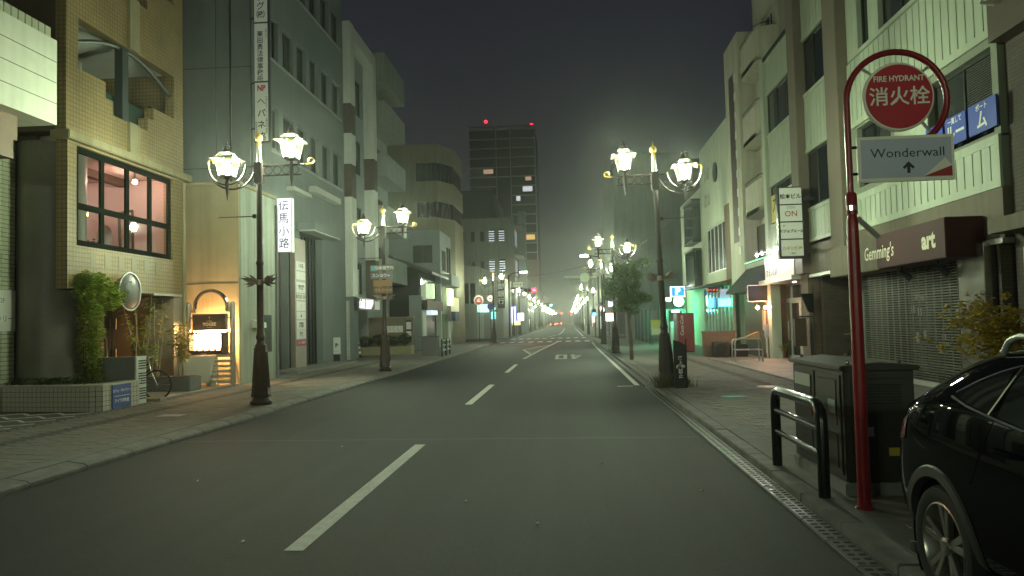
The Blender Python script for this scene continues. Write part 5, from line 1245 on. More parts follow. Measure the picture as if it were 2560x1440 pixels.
m = MB(); m.box(5.37, 5.45, 8, 34, .1, .135); tag(m.build('terrace_kerb', CONC), kind='structure')
t = thing('potted_flower', 'small plant in a terracotta pot beside the white shop door', 'potted plant', (7.9, 28.9, .12)); rn = random.Random(2)
m = MB(); m.lathe([(.13, .12), (.17, .38), (.19, .4), (.19, .44)], (7.85, 28.9, 0), 14); m.build('pot', mat('terracotta', (.35, .2, .12), .8, var=.15), t); m = MB(); leaf_cloud(m, [(7.85, 28.9, .6, .2, .2, .18)], 160, .12, rn); m.build('foliage', LEAF, t)
t = bicycle(8.35, 24.5, R(-75), 'bicycle leaning by the brick pier at the dark passage')
t = thing('hanging_sign_post', 'dark bracket post with two hanging boxes at the passage edge', 'post', (7.55, 24.0, .1))
m = MB(); m.tube([(7.5, 23.9, .1), (7.5, 23.9, 2.6)], .03, 8); m.tube([(7.5, 23.9, 1.65), (7.05, 23.9, 1.65)], .025, 6); m.build('post', ALU, t); m = MB(); m.box(6.9, 7.25, 23.8, 23.95, .75, 1.6); m.build('lower_box', WOODD, t); m = MB(); m.prism([(7.15, 23.85, 2.35), (7.5, 23.85, 2.35), (7.5, 23.85, 1.75), (7.35, 23.85, 1.8)], (0, .12, 0)); m.build('upper_box', DKGREEN, t)
t = thing('motor_scooter', 'dim parked scooter in the dark passage behind the red pole', 'scooter', (9.4, 22.4, .1))
for y in (21.9, 22.9):
    m = MB(); m.tube([(9.4, y + .2 * math.cos(2 * PI * i / 16), .33 + .2 * math.sin(2 * PI * i / 16)) for i in range(17)], .05, 6); m.build('wheel', RUBBER, t)
m = MB(); m.prism([(9.28, 21.75, .5), (9.28, 22.0, 1.0), (9.28, 22.15, .45), (9.28, 22.5, .4), (9.28, 22.6, .75), (9.28, 23.2, .8), (9.28, 23.1, .45), (9.28, 22.7, .3), (9.28, 22.0, .3)], (.24, 0, 0)); m.build('body', WHITE, t, bevel=.03); m = MB(); m.box(9.27, 9.53, 22.55, 23.15, .8, .88); m.build('seat', BLACKM, t, bevel=.03); m = MB(); m.tube([(9.1, 21.95, 1.08), (9.4, 21.9, 1.02), (9.7, 21.95, 1.08)], .02, 6); m.build('handlebar', BLACKM, t)
# ------------------------------------------------------------------ beige building with round-ended balconies
BEI2 = mat('warm_render', (.47, .45, .35), .8, var=.08, stain=.18)
Z_ = thing('round_balcony_building', 'beige building with three round-ended balconies and a climbing column of plaques', 'building', (8.5, 32, .1))
pZ = PL('R', 8.3)
wall(pZ, 29.15, 33.0, 3.9, 17.5, [(30.0, 31.6, z, z + 1.9) for z in (6.2, 9.1, 12.0, 14.9)], .3, 'wall', BEI2, Z_)
for z in (6.2, 9.1, 12.0, 14.9): window(pZ, 30.0, 31.6, z, z + 1.9, Z_, nu=2, fw=.08, fm=ALUW)
for zb in (5.8, 8.75, 11.65):
    pts = [(8.3, 29.4)] + [(8.3 - .75 * math.sin(R(a)), 29.4 + .75 * (1 - math.cos(R(a)))) for a in range(15, 91, 15)] + [(8.3 - .75 * math.sin(R(a)), 32.9 - .75 * (1 + math.cos(R(a)))) for a in range(90, 181, 15)]
    m = MB(); m.prism([(x, y, zb) for x, y in pts], (0, 0, .18)); bb_ = m.build('balcony', BEI2, Z_)
    inner = [(8.3 + (x - 8.3) * .86, 31.1 + (y - 31.1) * .93) for x, y in pts]
    m = MB(); n = len(pts)
    vs = [(x, y, zb) for x, y in pts] + [(x, y, zb + 1.25) for x, y in pts] + [(x, y, zb + 1.25) for x, y in inner] + [(x, y, zb + .18) for x, y in inner]
    fs = []
    for i in range(n - 1):
        for a, b in ((0, 1), (1, 2), (2, 3)): fs.append((a * n + i, a * n + i + 1, b * n + i + 1, b * n + i))
    m.add(vs, fs); m.build('parapet', BEI2, bb_)
    m = MB(); m.tube([(x, y, zb + 1.4) for x, y in pts[1:-1]], .02, 5); m.build('rail', BLACKM, bb_)
m = MB(); m.box(7.6, 18, 33.0, 35.7, 3.0, 14.0); m.build('stair_block', BEI2, Z_); m = MB(); m.box(8.62, 18, 29.15, 33.0, .1, 17.4); m.build('body', BEI2, Z_)
pl = PL('R', 7.6)
for i in range(10):
    m = MB(); pl.box(m, 33.55, 33.85, 4.4 + i * .85, 4.75 + i * .85, 0, .03); m.build('plaque', WHITE, Z_)
m = MB(); pl.box(m, 33.9, 34.9, 5.0, 12.5, -.02, .01); m.build('dark_strip', BROWNP, Z_)
m = MB(); m.box(7.65, 8.3, 29.15, 33.0, 3.7, 3.9); m.build('first_floor_slab', BEI2, Z_); m = MB(); pl.box(m, 29.2, 33.0, 3.9, 5.5, -.6, -.55); m.build('brick_recess', DBRICK, Z_)
m = MB(); pl.box(m, 29.3, 32.9, 3.92, 3.96, .0, .05); m.build('neon_edge', glow('neon_green', (.2, .9, .5), .9), Z_)
m = MB(); m.prism([(7.65, 29.2, 3.7), (6.75, 29.2, 2.75), (6.75, 29.2, 2.65), (7.65, 29.2, 2.65)], (0, 3.8, 0)); m.build('dark_awning', mat('awning_black', (.02, .024, .022), .8, var=.15), Z_)
for i in range(24):
    m = MB(); m.box(7.55, 7.6, 29.55 + i * .15, 29.67 + i * .15, .12, 2.66); m.build('timber_slat', WOODD, Z_)
m = MB(); m.box(7.6, 7.64, 29.5, 33.2, .12, 2.66); m.build('slat_backing', BLACKM, Z_)
m = MB(); pl2 = PL('R', 7.55); pl2.box(m, 29.75, 30.15, 1.15, 1.95, 0, .03); p_ = m.build('poster_board', mat('poster_tan', (.5, .33, .2), .6, var=.3, scale=5), Z_)
t = thing('dark_box_sign', 'unlit dark rounded box sign over the two warm wall lamps', 'sign', (7.1, 29.3, 2.2))
m = MB(); m.box(6.78, 7.58, 29.2, 29.4, 2.24, 2.88); m.build('face', mat('sign_smoke', (.05, .045, .055), .2, var=.08), t, bevel=.05)
m = MB(); m.tube([(6.78, 29.19, 2.26), (6.78, 29.19, 2.86), (7.58, 29.19, 2.86), (7.58, 29.19, 2.26), (6.78, 29.19, 2.26)], .018, 6); m.build('frame', ALUW, t); m = MB(); m.tube([(7.5, 29.3, 2.86), (7.6, 29.3, 2.95)], .02, 6); m.build('bracket', ALU, t)
for i, x in enumerate((7.12, 7.4)):
    s_ = thing('warm_wall_lamp', 'small warm bare bulb lamp under the dark box sign', 'wall lamp', (x, 29.2, 2.0), 'warm lamps under the dark box sign')
    m = MB(); m.ball((x, 29.15, 2.02), .05, 10); m.build('bulb', glow('bulb_warm', (1.0, .48, .24), 800.), s_); m = MB(); m.tube([(x, 29.15, 2.06), (x, 29.2, 2.14), (x + .03, 29.3, 2.24)], .012, 5); m.build('arm', BLACKM, s_)
# ------------------------------------------------------------------ pale green building with tall glass
P_ = thing('pale_green_building', 'pale green building with a tall glass bay, small square windows and round vent', 'building', (8.5, 39, .1))
PG = mat('pale_green_render', (.46, .50, .38), .75, var=.06, stain=.14)
hs = [(36.8, 41.8, 4.0, 6.4)] + [(a, a + .7, z, z + .7) for a in (41.3, 40.3) for z in (7.6, 9.0)]
wall(pl, 35.72, 42.95, 3.2, 11.0, hs, .3, 'wall', PG, P_); window(pl, 36.8, 41.8, 4.0, 6.4, P_, nu=5, fw=.07, fm=ALUW, gm=DGLASS2, w=-.05)
for h in hs[1:]: window(pl, *h, P_, nu=1, fw=.05)
m = MB(); pl.box(m, 35.7, 36.75, 3.2, 7.0, -.02, .02); m.build('brown_panel', mat('brown_clad', (.16, .1, .05), .7, var=.12), P_)
m = MB(); m.lathe([(.5, -.02), (.5, .06)], (7.56, 38.6, 9.0), 20, 0, 'x'); m.build('round_vent', ALU, P_)
m = MB(); m.box(7.92, 18, 35.72, 42.95, .1, 10.9); m.build('body', PG, P_)
for i in range(8):
    y0 = 35.8 + i * .88; m = MB(); pl.box(m, y0 + .04, y0 + .84, .7, 3.2, -.12, -.06); w_ = m.build('shop_window', mat('shop_greenlit_glass', (.06, .1, .08), .08, var=.2), P_); m = MB(); pl.box(m, y0 - .04, y0 + .04, .12, 3.2, -.14, 0); m.build('mullion', ALUW, w_)  # green light mirrored in these panes is put into the glass colour
m = MB(); pl.box(m, 35.72, 42.95, .12, .7, -.2, -.02); m.build('stall_riser', DBRICK, P_)
m = MB(); m.prism([(7.6, 35.8, 3.45), (6.4, 35.8, 3.22), (6.4, 35.8, 3.18), (7.6, 35.8, 3.3)], (0, 6.6, 0)); m.build('red_canopy', mat('canopy_red', (.2, .05, .03), .6, var=.15), P_)
pf = PL('F', 35.9)
m = MB(); pf.box(m, 6.5, 6.95, 2.85, 3.08, 0, .04); p_ = m.build('red_neon', mat('neon_backing', (.05, .01, .01), .6, var=.1), P_); lettering(pf, 'ラーメン', 6.72, 2.96, .14, .045, glow('neon_red', (1.0, .12, .08), 2.5), p_)
m = MB(); pf.box(m, 7.0, 7.55, 2.2, 2.55, .0, .12); m.build('green_sign', glow('green_lit', (.03, 1.0, .42), 22.), P_)
m = MB(); pf.box(m, 7.1, 7.5, 2.62, 3.0, .0, .1); m.build('lilac_sign', glow('lilac_lit', (.45, .5, .8), .45), P_)
m = MB(); pl.box(m, 39.5, 41.0, 2.2, 2.7, .05, .15); m.build('blue_screen', glow('blue_screen', (.1, .35, .9), 1.2), P_)
# ------------------------------------------------------------------ narrow bay-window house, parking lot, far blocks
t = thing('bay_window_house', 'narrow pale house with dark glazed corner bays beside the car park', 'house', (8.5, 47, .1))
wall(pl, 43.0, 50.6, .1, 9.0, [(43.4, 46.2, 6.2, 8.2), (47.4, 49.6, 6.3, 8.3), (43.4, 46.0, 3.6, 5.4)], .3, 'wall', PG, t); window(pl, 47.4, 49.6, 6.3, 8.3, t, nu=2)
for z0, z1 in ((6.1, 8.3), (3.5, 5.5)):
    m = MB(); pl.box(m, 43.3, 46.3, z0, z1, -.2, .45); b_ = m.build('bay_window', DGLASS, t)
    for a_, c_ in ((z0 - .12, z0), (z1, z1 + .12)): m = MB(); pl.box(m, 43.25, 46.35, a_, c_, -.2, .5); m.build('bay_trim', ALU, b_)
m = MB(); m.box(7.92, 18, 43.0, 50.6, .1, 8.9); m.build('body', PG, t)
t = thing('parking_sign', 'glowing blue P car-park sign above a round green lamp', 'sign', (6.7, 47, .1))
pl6 = PL('F', 46.9)
m = MB(); m.box(6.28, 7.16, 46.92, 47.1, 3.0, 3.64); p_ = m.build('panel_frame', glow('sign_rim', (.8, .85, 1.0), 2.0), t); m = MB(); pl6.box(m, 6.36, 7.1, 3.05, 3.59, .0, .02); q_ = m.build('panel', glow('park_blue', (.02, .22, .75), 1.6), t); lettering(pl6, 'P', 6.7, 3.32, .55, .03, glow('park_white', (1, 1, 1), 3.5), q_, bold=.03)
m = MB(); m.lathe([(.26, 0), (.3, .05), (.26, .1)], (6.75, 46.85, 2.72), 18, 0, 'y'); m.build('green_lamp', glow('park_green', (.1, 1.0, .45), 60.), t)
m = MB(); m.box(6.0, 6.3, 46.9, 47.0, 2.75, 2.98); m.build('white_lamp', glow('park_lamp', (.85, .9, 1.0), 4.), t); m = MB(); m.tube([(7.2, 47, .1), (7.2, 47, 3.7)], .05, 8); m.build('post', ALU, t)
t = thing('ticket_kiosk', 'green-lit car-park ticket kiosk with a small roof', 'kiosk', (6.6, 47.3, .1))
for x, y in ((6.1, 47.1), (7.1, 47.1), (6.1, 47.9), (7.1, 47.9)):
    m = MB(); m.tube([(x, y, .1), (x, y, 2.2)], .04, 6); m.build('post', ALUW, t)
m = MB(); m.box(6.0, 7.2, 47.0, 48.0, 2.2, 2.28); m.build('roof', ALUW, t); m = MB(); m.box(6.3, 6.9, 47.4, 47.8, .1, 1.5); m.build('machine', WHITE, t); m = MB(); m.box(6.4, 6.8, 47.15, 47.3, 2.1, 2.16); m.build('kiosk_light', glow('kiosk_green', (.06, 1.0, .45), 420.), t)
t = thing('vending_machine', 'dark red drinks vending machine with its side to the street', 'vending machine', (5.5, 36.4, .1))
m = MB(); m.box(5.12, 5.86, 36.0, 37.1, .16, 1.93); m.build('body', mat('vending_red', (.19, .018, .02), .4, var=.08), t, bevel=.02); m = MB(); m.box(5.06, 5.12, 36.02, 37.08, .18, 1.92); m.build('front_panel', mat('vending_front', (.2, .2, .19), .3, var=.2), t)
pf = PL('F', 36.0); o = lettering(pf, 'Coca-Cola', 5.3, 1.35, .22, .006, INKW, t, slant=.2); 
cx, cz = 5.3 - 5.5, 1.35 - .1
for vt in o.data.vertices:
    dx, dz = vt.co.x - cx, vt.co.z - cz; vt.co.x = cx - dz; vt.co.z = cz + dx
m = MB(); m.box(5.14, 5.84, 36.05, 37.05, .1, .16); m.build('plinth', BLACKM, t)
t = thing('brick_planter_wall', 'low brown brick wall before the timber-slat shop front', 'wall', (6.1, 31.5, .1)); m = MB(); m.box(5.45, 6.75, 31.4, 31.65, .1, 1.08); m.build('wall', BRICKT, t); m = MB(); m.box(5.42, 6.78, 31.37, 31.68, 1.08, 1.14); m.build('coping', TAUPE, t)
t = thing('grey_condenser', 'two dark machines crouching against the low brick wall', 'air conditioner', (6.1, 30.9, .1)); m = MB(); m.box(5.75, 6.35, 30.8, 31.2, .12, .72); m.build('case', ALU, t, bevel=.02); m = MB(); m.lathe([(.22, -.02), (.24, 0), (.24, .03)], (6.05, 30.78, .42), 18, 0, 'y'); m.build('fan_guard', BLACKM, t)
m = MB(); m.box(6.45, 7.1, 30.85, 31.2, .12, .6); tag(m.build('dark_crate', BLACKM, bevel=.02), 'dark crate beside the condenser at the low brick wall', 'crate')
t = thing('steel_frame_rack', 'bent steel tube rack with two rails standing on the terrace', 'rack', (6.2, 27, .12))
for y in (27.0, 27.5):
    m = MB(); m.tube([(5.77, y, .12), (5.77, y, .8), (5.8, y, .87), (5.87, y, .91), (6.6, y, .91), (6.67, y, .87), (6.7, y, .8), (6.7, y, .12)], .028, 8); m.build('bent_tube', STEEL, t, smooth=True); m = MB(); m.tube([(5.77, y, .54), (6.7, y, .54)], .022, 6); m.build('cross_rail', STEEL, t)
m = MB(); m.box(5.9, 6.66, 26.98, 27.52, .92, .95); m.build('shelf', WOODL, t); m = MB(); m.prism([(6.1, 27.1, .95), (6.65, 27.1, .95), (6.65, 27.1, 1.15), (6.6, 27.1, 1.15)], (0, .35, 0)); m.build('leaflet_tray', mat('tray_orange', (.4, .2, .08), .6, var=.3), t)
t = thing('advert_stand', 'yellow and white poster stand at the car-park edge', 'sign', (5.35, 47, .1)); m = MB(); m.box(5.05, 5.66, 47.0, 47.04, .7, 1.63); p_ = m.build('poster', mat('poster_yellow', (.5, .46, .1), .6, var=.1), t); m = MB(); m.box(5.1, 5.6, 46.985, 47.0, .75, 1.1); m.build('white_part', WHITE, p_)
for x in (5.1, 5.6):
    m = MB(); m.tube([(x, 47.02, .1), (x, 47.02, .7)], .02, 5); m.build('leg', ALU, t)
for i in range(5):
    q = thing('lot_post', 'dark square post along the car-park frontage', 'post', (5.35, 50.5 + i * 2.6, .1), 'posts along the car park'); m = MB(); m.box(5.27, 5.43, 50.42 + i * 2.6, 50.58 + i * 2.6, .1, 2.3); m.build('shaft', mat('teal_dark', (.03, .05, .05), .6, var=.1), q); m = MB(); m.box(5.25, 5.45, 50.4 + i * 2.6, 50.6 + i * 2.6, 2.3, 2.34); m.build('cap', ALU, q)
t = thing('grey_shed_building', 'low dark grey building with sloping roofline behind the car park', 'building', (9, 64, .1)); m = MB(); m.prism([(4.9, 62, .1), (16, 62, .1), (16, 62, 7.6), (7.5, 62, 7.2), (4.9, 62, 6.0)], (0, 4, 0)); m.build('wall', mat('shed_grey', (.16, .18, .17), .8, var=.1, stain=.15), t); m = MB(); m.box(5.2, 7.2, 61.95, 62, .1, 2.4); m.build('shutter', mat('shed_shutter', (.2, .19, .18), .6, var=.1), t); m = MB(); m.box(9.2, 10.2, 61.9, 62, .1, 2.2); m.build('blue_door', mat('door_teal', (.05, .12, .16), .6, var=.1), t)
t = thing('dark_block', 'large dark windowless block rising behind the car park', 'building', (10, 90, .1)); m = MB(); m.box(5.4, 22, 85, 110, .1, 19.4); m.build('wall', mat('block_dark', (.16, .17, .165), .85, var=.12, scale=.6, stain=.2), t); m = MB(); m.box(8, 14, 86, 100, 19.4, 20.4); m.build('roof_box', MATS['block_dark'], t)
for i, (y0, y1, h_, x) in enumerate(((112, 130, 10, 6), (131, 150, 13, 5.8), (152, 180, 8, 6.2), (182, 215, 14, 6), (218, 270, 9, 6), (272, 340, 12, 6))):
    t = thing('far_building', ['low grey far building with a lit shopfront past the dark block', 'taller pale far building past the lit shopfront', 'two-storey far building with green-lit sign', 'far brown block past the green-lit two-storey building', 'far flat-roofed building with dim windows', 'last pale building of the row past the car park'][i], 'building', (x + 5, y0, .1))
    m = MB(); m.box(x, x + 12, y0, y1, .1, h_); m.build('wall', [GREYD, BEI2, PG, BROWN, GREYD, BEI2][i], t)
    pq = PL('R', x)
    for k in range(3):
        for z in (4.2, 7.2):
            if z + 1.5 > h_: continue
            m = MB(); a = y0 + 1.5 + k * (y1 - y0) / 3.2; pq.box(m, a, a + 2.2, z, z + 1.4, 0, .03); m.build('window', DGLASS, t)
    m = MB(); pq.box(m, y0 + 2, y0 + 8, .2, 2.4, 0, .05); m.build('shopfront', glow('far_shop_%d' % (i % 3), [(1.0, .75, .6), (.8, .85, 1.0), (.8, 1.0, .7)][i % 3], .5), t)
for i, (y0, y1, h_, x) in enumerate(((127, 150, 13, -9.2), (152, 176, 9, -9.4), (178, 215, 12, -9.2), (262, 310, 10, -9.2), (312, 380, 13, -9.2))):
    t = thing('far_building', ['grey far block just past the louvred office', 'lower cream far building below the tower', 'dark far block at the tower foot', 'far pale block past the tower', 'last grey block of the row past the tower'][i], 'building', (x - 5, y0, .1))
    m = MB(); m.box(x - 12, x, y0, y1, .1, h_); m.build('wall', [GREYD, BEI2, BROWN, GREYW, GREYD][i], t); pq = PL('L', x)
    for k in range(3):
        m = MB(); a = y0 + 1.5 + k * (y1 - y0) / 3.2; pq.box(m, a, a + 2.5, 4.5, 6.2, 0, .03); m.build('window', DGLASS, t)
    m = MB(); pq.box(m, y0 + 2, y0 + 8, .2, 2.4, 0, .05); m.build('shopfront', glow('far_shop_%d' % (i % 3), (1, 1, 1), .5), t)
# ------------------------------------------------------------------ fire hydrant sign
t = thing('hydrant_sign', 'red fire hydrant disc sign with advert board on a bent red pole', 'sign', (2.35, 6.4, .1))
m = MB(); m.lathe([(.075, .1), (.075, .12), (.052, .14), (.047, 2.3), (.044, 2.36)], (2.35, 6.4, 0), 16); m.build('pole', RED, t, smooth=True)
m = MB(); m.lathe([(.046, 2.34), (.046, 2.44), (.032, 2.5)], (2.35, 6.4, 0), 14); m.lathe([(.044, 2.5), (.044, 2.66), (.032, 2.68)], (2.35, 6.4, 0), 14); m.build('collar', RED, t, smooth=True)
m = MB(); m.tube([(2.345, 6.4, 2.45), (2.345, 6.4, 3.0), (2.345, 6.4, 3.3)] + [(2.745 + .4 * math.cos(R(a)), 6.4, 3.435 + .4 * math.sin(R(a))) for a in range(178, -62, -8)], .026, 10); m.build('hoop', RED, t, smooth=True)
for a in (135, 45, -48):
    m = MB(); c, s_ = math.cos(R(a)), math.sin(R(a)); m.tube([(2.755 + .26 * c, 6.4, 3.455 + .26 * s_), (2.745 + .4 * c, 6.4, 3.435 + .4 * s_)], .012, 6); m.build('strut', ALUW, t)
m = MB(); m.lathe([(.276, -.012), (.286, 0), (.286, .012)], (2.755, 6.385, 3.455), 48, 0, 'y'); m.build('disc_rim', mat('cream_enamel', (.85, .82, .7), .4, var=.05), t)
m = MB(); m.lathe([(.265, -.006), (.265, 0)], (2.755, 6.372, 3.455), 48, 0, 'y'); dsc = m.build('disc', mat('sign_red_face', (.46, .016, .03), .45, var=.08, scale=6), t)
pF = PL('F', 6.366); CRE = MATS['cream_enamel']
lettering(pF, 'FIRE HYDRANT', 2.755, 3.60, .066, .004, CRE, dsc, bold=.0016, sx=.9); lettering(pF, '消火栓', 2.755, 3.445, .162, .004, CRE, dsc, bold=.0022)
m = MB(); m.box(2.405, 3.17, 6.37, 6.40, 2.755, 3.13); m.build('board_frame', CRE, t, bevel=.004)
m = MB(); pb = PL('F', 6.37); pb.box(m, 2.43, 3.145, 2.785, 3.105, -.002, .003); bd = m.build('board_face', mat('board_blue_grey', (.50, .52, .64), .5, var=.05), t)
INKN = mat('ink_navy', (.02, .025, .05), .5, var=0)
lettering(pb, 'Wonderwall', 2.80, 2.985, .108, .005, INKN, bd, sx=1.08)
m = MB(); pb.poly(m, [(2.79, 2.82), (2.815, 2.82), (2.815, 2.885), (2.79, 2.885)], .004, .006); pb.poly(m, [(2.755, 2.868), (2.77, 2.853), (2.8025, 2.885), (2.835, 2.853), (2.85, 2.868), (2.8025, 2.915)], .0045, .0065); m.build('arrow', INKN, bd)
m = MB(); pb.poly(m, [(2.92, 2.788), (3.143, 2.788), (3.143, 2.87)], .004, .006); m.build('curl_red', mat('curl_red', (.36, .03, .03), .5, var=.05), bd)
m = MB(); pb.poly(m, [(2.92, 2.79), (3.143, 2.872), (3.09, 2.935)], .007, .010); m.build('curl_page', CRE, bd)
for z in (2.83, 3.05):
    m = MB(); m.tube([(2.35, 6.4, z), (2.41, 6.39, z)], .014, 6); m.build('board_clip', CHROME, t)
m = MB(); m.lathe([(.045, 2.53), (.045, 2.57)], (2.35, 6.4, 0), 14); m.build('band', CHROME, t)
m = MB(); m.tube([(2.39, 6.4, 2.47), (2.55, 6.38, 2.3)], .022, 4); m.build('arm_stub', ALUW, t)
# ------------------------------------------------------------------ utility cabinet
CAB = mat('cabinet_brown', (.03, .029, .024), .5, var=.15, scale=5, bump=.05)
t = thing('utility_cabinet', 'dark brown roadside utility cabinet with hinged doors behind the black rail', 'cabinet', (2.7, 7.6, .1))
m = MB(); m.box(2.36, 3.0, 6.84, 8.36, .1, .22); m.build('plinth', CONC, t, bevel=.01)
m = MB(); m.box(2.38, 2.98, 6.86, 8.34, .22, 1.19); m.build('body', CAB, t, bevel=.012)
m = MB(); m.prism([(2.34, 6.82, 1.19), (3.02, 6.82, 1.19), (3.02, 6.82, 1.23), (2.68, 6.82, 1.26), (2.34, 6.82, 1.23)], (0, 1.56, 0)); m.build('roof', CAB, t, bevel=.01)
pl = PL('L', 2.38); plr = PL('R', 2.38)
for y0, y1 in ((6.92, 7.58), (7.62, 8.28)):
    m = MB(); plr.box(m, y0, y1, .27, 1.15, 0, .014); d = m.build('door', CAB, t, bevel=.006)
    for z0, z1 in ((.32, .62), (.7, 1.1)):
        m = MB(); plr.box(m, y0 + .08, y1 - .08, z0, z1, .014, .022); m.build('raised_panel', CAB, d, bevel=.004)
m = MB(); plr.box(m, 7.7, 8.2, .98, 1.1, .024, .027); m.build('sticker', MATS['note_paper'], t)
pf = PL('F', 6.86); m = MB(); pf.box(m, 2.44, 2.92, .3, 1.12, 0, .008); m.build('end_panel', CAB, t, bevel=.004)
for i in range(7):
    m = MB(); pf.box(m, 2.5, 2.86, .9 + i * .026, .912 + i * .026, .008, .014); m.build('vent_slat', BLACKM, t)
m = MB(); pf.box(m, 2.52, 2.62, .62, .7, .008, .011); m.build('sticker', MATS['plate_white'], t)
m = MB(); pf.box(m, 2.74, 2.84, .45, .52, .008, .011); m.build('sticker', mat('sticker_yellow', (.5, .4, .05), .6, var=.2), t)
m = MB(); plr.box(m, 7.02, 7.2, .8, .92, .024, .027); m.build('sticker', MATS['poster_grey'], t)
for x, y in ((2.45, 6.95), (2.9, 6.95), (2.45, 8.25), (2.9, 8.25)):
    m = MB(); m.ball((x, y, 1.255), .02, 8); m.build('lifting_eye', CHROME, t)
t = thing('guard_rail', 'glossy black tubular guard rail at the kerb before the cabinet', 'railing', (2.17, 7.5, .1))
BLK = mat('black_gloss', (.008, .009, .009), .22, var=.1, coat=.3)
m = MB(); m.tube([(2.17, 6.82, .08), (2.17, 6.82, .76), (2.17, 6.845, .84), (2.17, 6.92, .89), (2.17, 7.0, .905), (2.17, 8.12, .905), (2.17, 8.2, .89), (2.17, 8.275, .84), (2.17, 8.3, .76), (2.17, 8.3, .08)], .052, 12); m.build('hoop', BLK, t, smooth=True)
for z in (.69, .47):
    m = MB(); m.tube([(2.17, 6.82, z), (2.17, 8.3, z)], .032, 10); m.build('mid_rail', BLK, t, smooth=True)
# ------------------------------------------------------------------ notice board and weeds at the lamp foot
t = thing('notice_board', 'narrow black notice board with white characters strapped to the lamp foot', 'sign', (2.45, 17.5, .1))
m = MB(); m.prism([(2.36, 17.42, .1), (2.62, 17.42, .1), (2.62, 17.42, 1.08), (2.5, 17.42, 1.16), (2.36, 17.42, 1.2)], (0, .08, 0)); b_ = m.build('board', BLACKM, t); pl = PL('F', 17.42)
lettering(pl, '路\n上\n喫煙\n禁\n止', 2.5, .58, .1, .006, INKW, b_, bold=.003)
m = MB(); m.tube([(2.63, 17.46, .1), (2.64, 17.46, 1.22)], .02, 6); m.build('post', BLACKM, t)
def weeds(x, y, n, h_, label, seed, m_):
    t = thing('weed_tuft', label, 'weeds', (x, y, .1)); r_ = random.Random(seed); mb = MB()
    for i in range(n):
        b = Vector((x + r_.gauss(0, .1), y + r_.gauss(0, .12), .1)); d = Vector((r_.uniform(-.6, .6), r_.uniform(-.6, .6), 1)).normalized() * h_ * r_.uniform(.5, 1.1); q = Vector((-d.y, d.x, 0)).normalized() * .008
        mb.add([b - q, b + q, b + d * .6 + q * .7 + Vector((0, 0, .02)), b + d, b + d * .6 - q * .7], [(0, 1, 2, 3, 4)])
    mb.build('blades', m_, t)
GR = mat('dry_grass', (.10, .085, .035), .8, var=.3)
weeds(2.12, 17.75, 130, .42, 'dry grass tuft growing at the black notice board', 3, GR); weeds(2.62, 17.7, 60, .3, 'thin weed stems between notice board and paving', 5, GR)
weeds(2.2, 38.5, 80, .35, 'low weeds at the foot of the lamp behind the tree', 8, LEAFD)
# ------------------------------------------------------------------ small street tree
t = thing('street_tree', 'small round-crowned street tree beside a lamp post opposite the vending machine', 'tree', (2.42, 30.2, .1)); rn = random.Random(31)
m = MB(); m.tube([(2.46, 30.2, .05), (2.44, 30.2, .9), (2.38, 30.2, 1.6), (2.36, 30.2, 2.4), (2.4, 30.2, 3.2)], [.085, .07, .06, .05, .03], 9); m.build('trunk', mat('tree_bark', (.07, .055, .04), .85, var=.3, scale=12, bump=.4), t, smooth=True)
blobs = []
m = MB()
for i in range(40):
    a = rn.uniform(0, 2 * PI); rr = rn.uniform(.1, .9); z = 2.05 + rn.random() * 1.85; k = 1 - abs((z - 2.95) / 1.35) ** 2 * .55
    c = (2.4 + rr * math.cos(a) * k, 30.2 + rr * math.sin(a) * k, z); blobs.append((*c, .27 * rn.uniform(.7, 1.2), .27, .2))
    m.tube([(2.38, 30.2, 1.55 + rn.random() * .9), ((2.38 + c[0]) / 2, (30.2 + c[1]) / 2, (z + 2.1) / 2), c], [.028, .018, .006], 5)
m.build('limb', MATS['tree_bark'], t)
m = MB(); leaf_cloud(m, blobs, 11000, .115, rn); m.build('crown', leafy('tree_leaf', (.085, .15, .04)), t)
# ------------------------------------------------------------------ signs on the second left lamp
for i, (z, w_, x, c, tx, ic) in enumerate(((3.66, .78, -6.37, (.16, .15, .15), '駐車場案内', INKW), (3.40, .78, -6.37, (.17, .15, .19), 'スンヨウ←', INKW), (3.14, .66, -6.33, (.30, .16, .06), '', INKW), (2.90, .62, -6.31, (.16, .09, .055), 'パルシェ←', mat('ink_orange', (.5, .3, .12), .5, var=0)))):
    t = thing('direction_board', ['grey parking direction board with a pale blue square on the lamp', 'purple-grey direction board with katakana and an arrow', 'blank orange-brown direction board on the lamp', 'dark brown direction board lowest of the stack'][i], 'sign', (x, 25.75, z), 'direction boards on the lamp')
    m = MB(); m.box(x - w_ / 2, x + w_ / 2, 25.74, 25.78, z - .11, z + .11); b_ = m.build('board', mat('dir_%d' % i, c, .5, var=.08), t, bevel=.006); pl = PL('F', 25.74)
    if tx: lettering(pl, tx, x + (.1 if i == 0 else 0), z, .135, .004, ic, b_, bold=.003)
    if i == 0: m = MB(); pl.box(m, x - .36, x - .2, z - .08, z + .08, .0, .006); m.build('blue_square', mat('dir_blue', (.15, .42, .5), .5, var=0), b_)
    m = MB(); m.box(x - .1 + (-6.32 - x), x + .1 + (-6.32 - x), 25.78, 25.84, z - .03, z + .03); m.build('clamp', BLACKM, t)
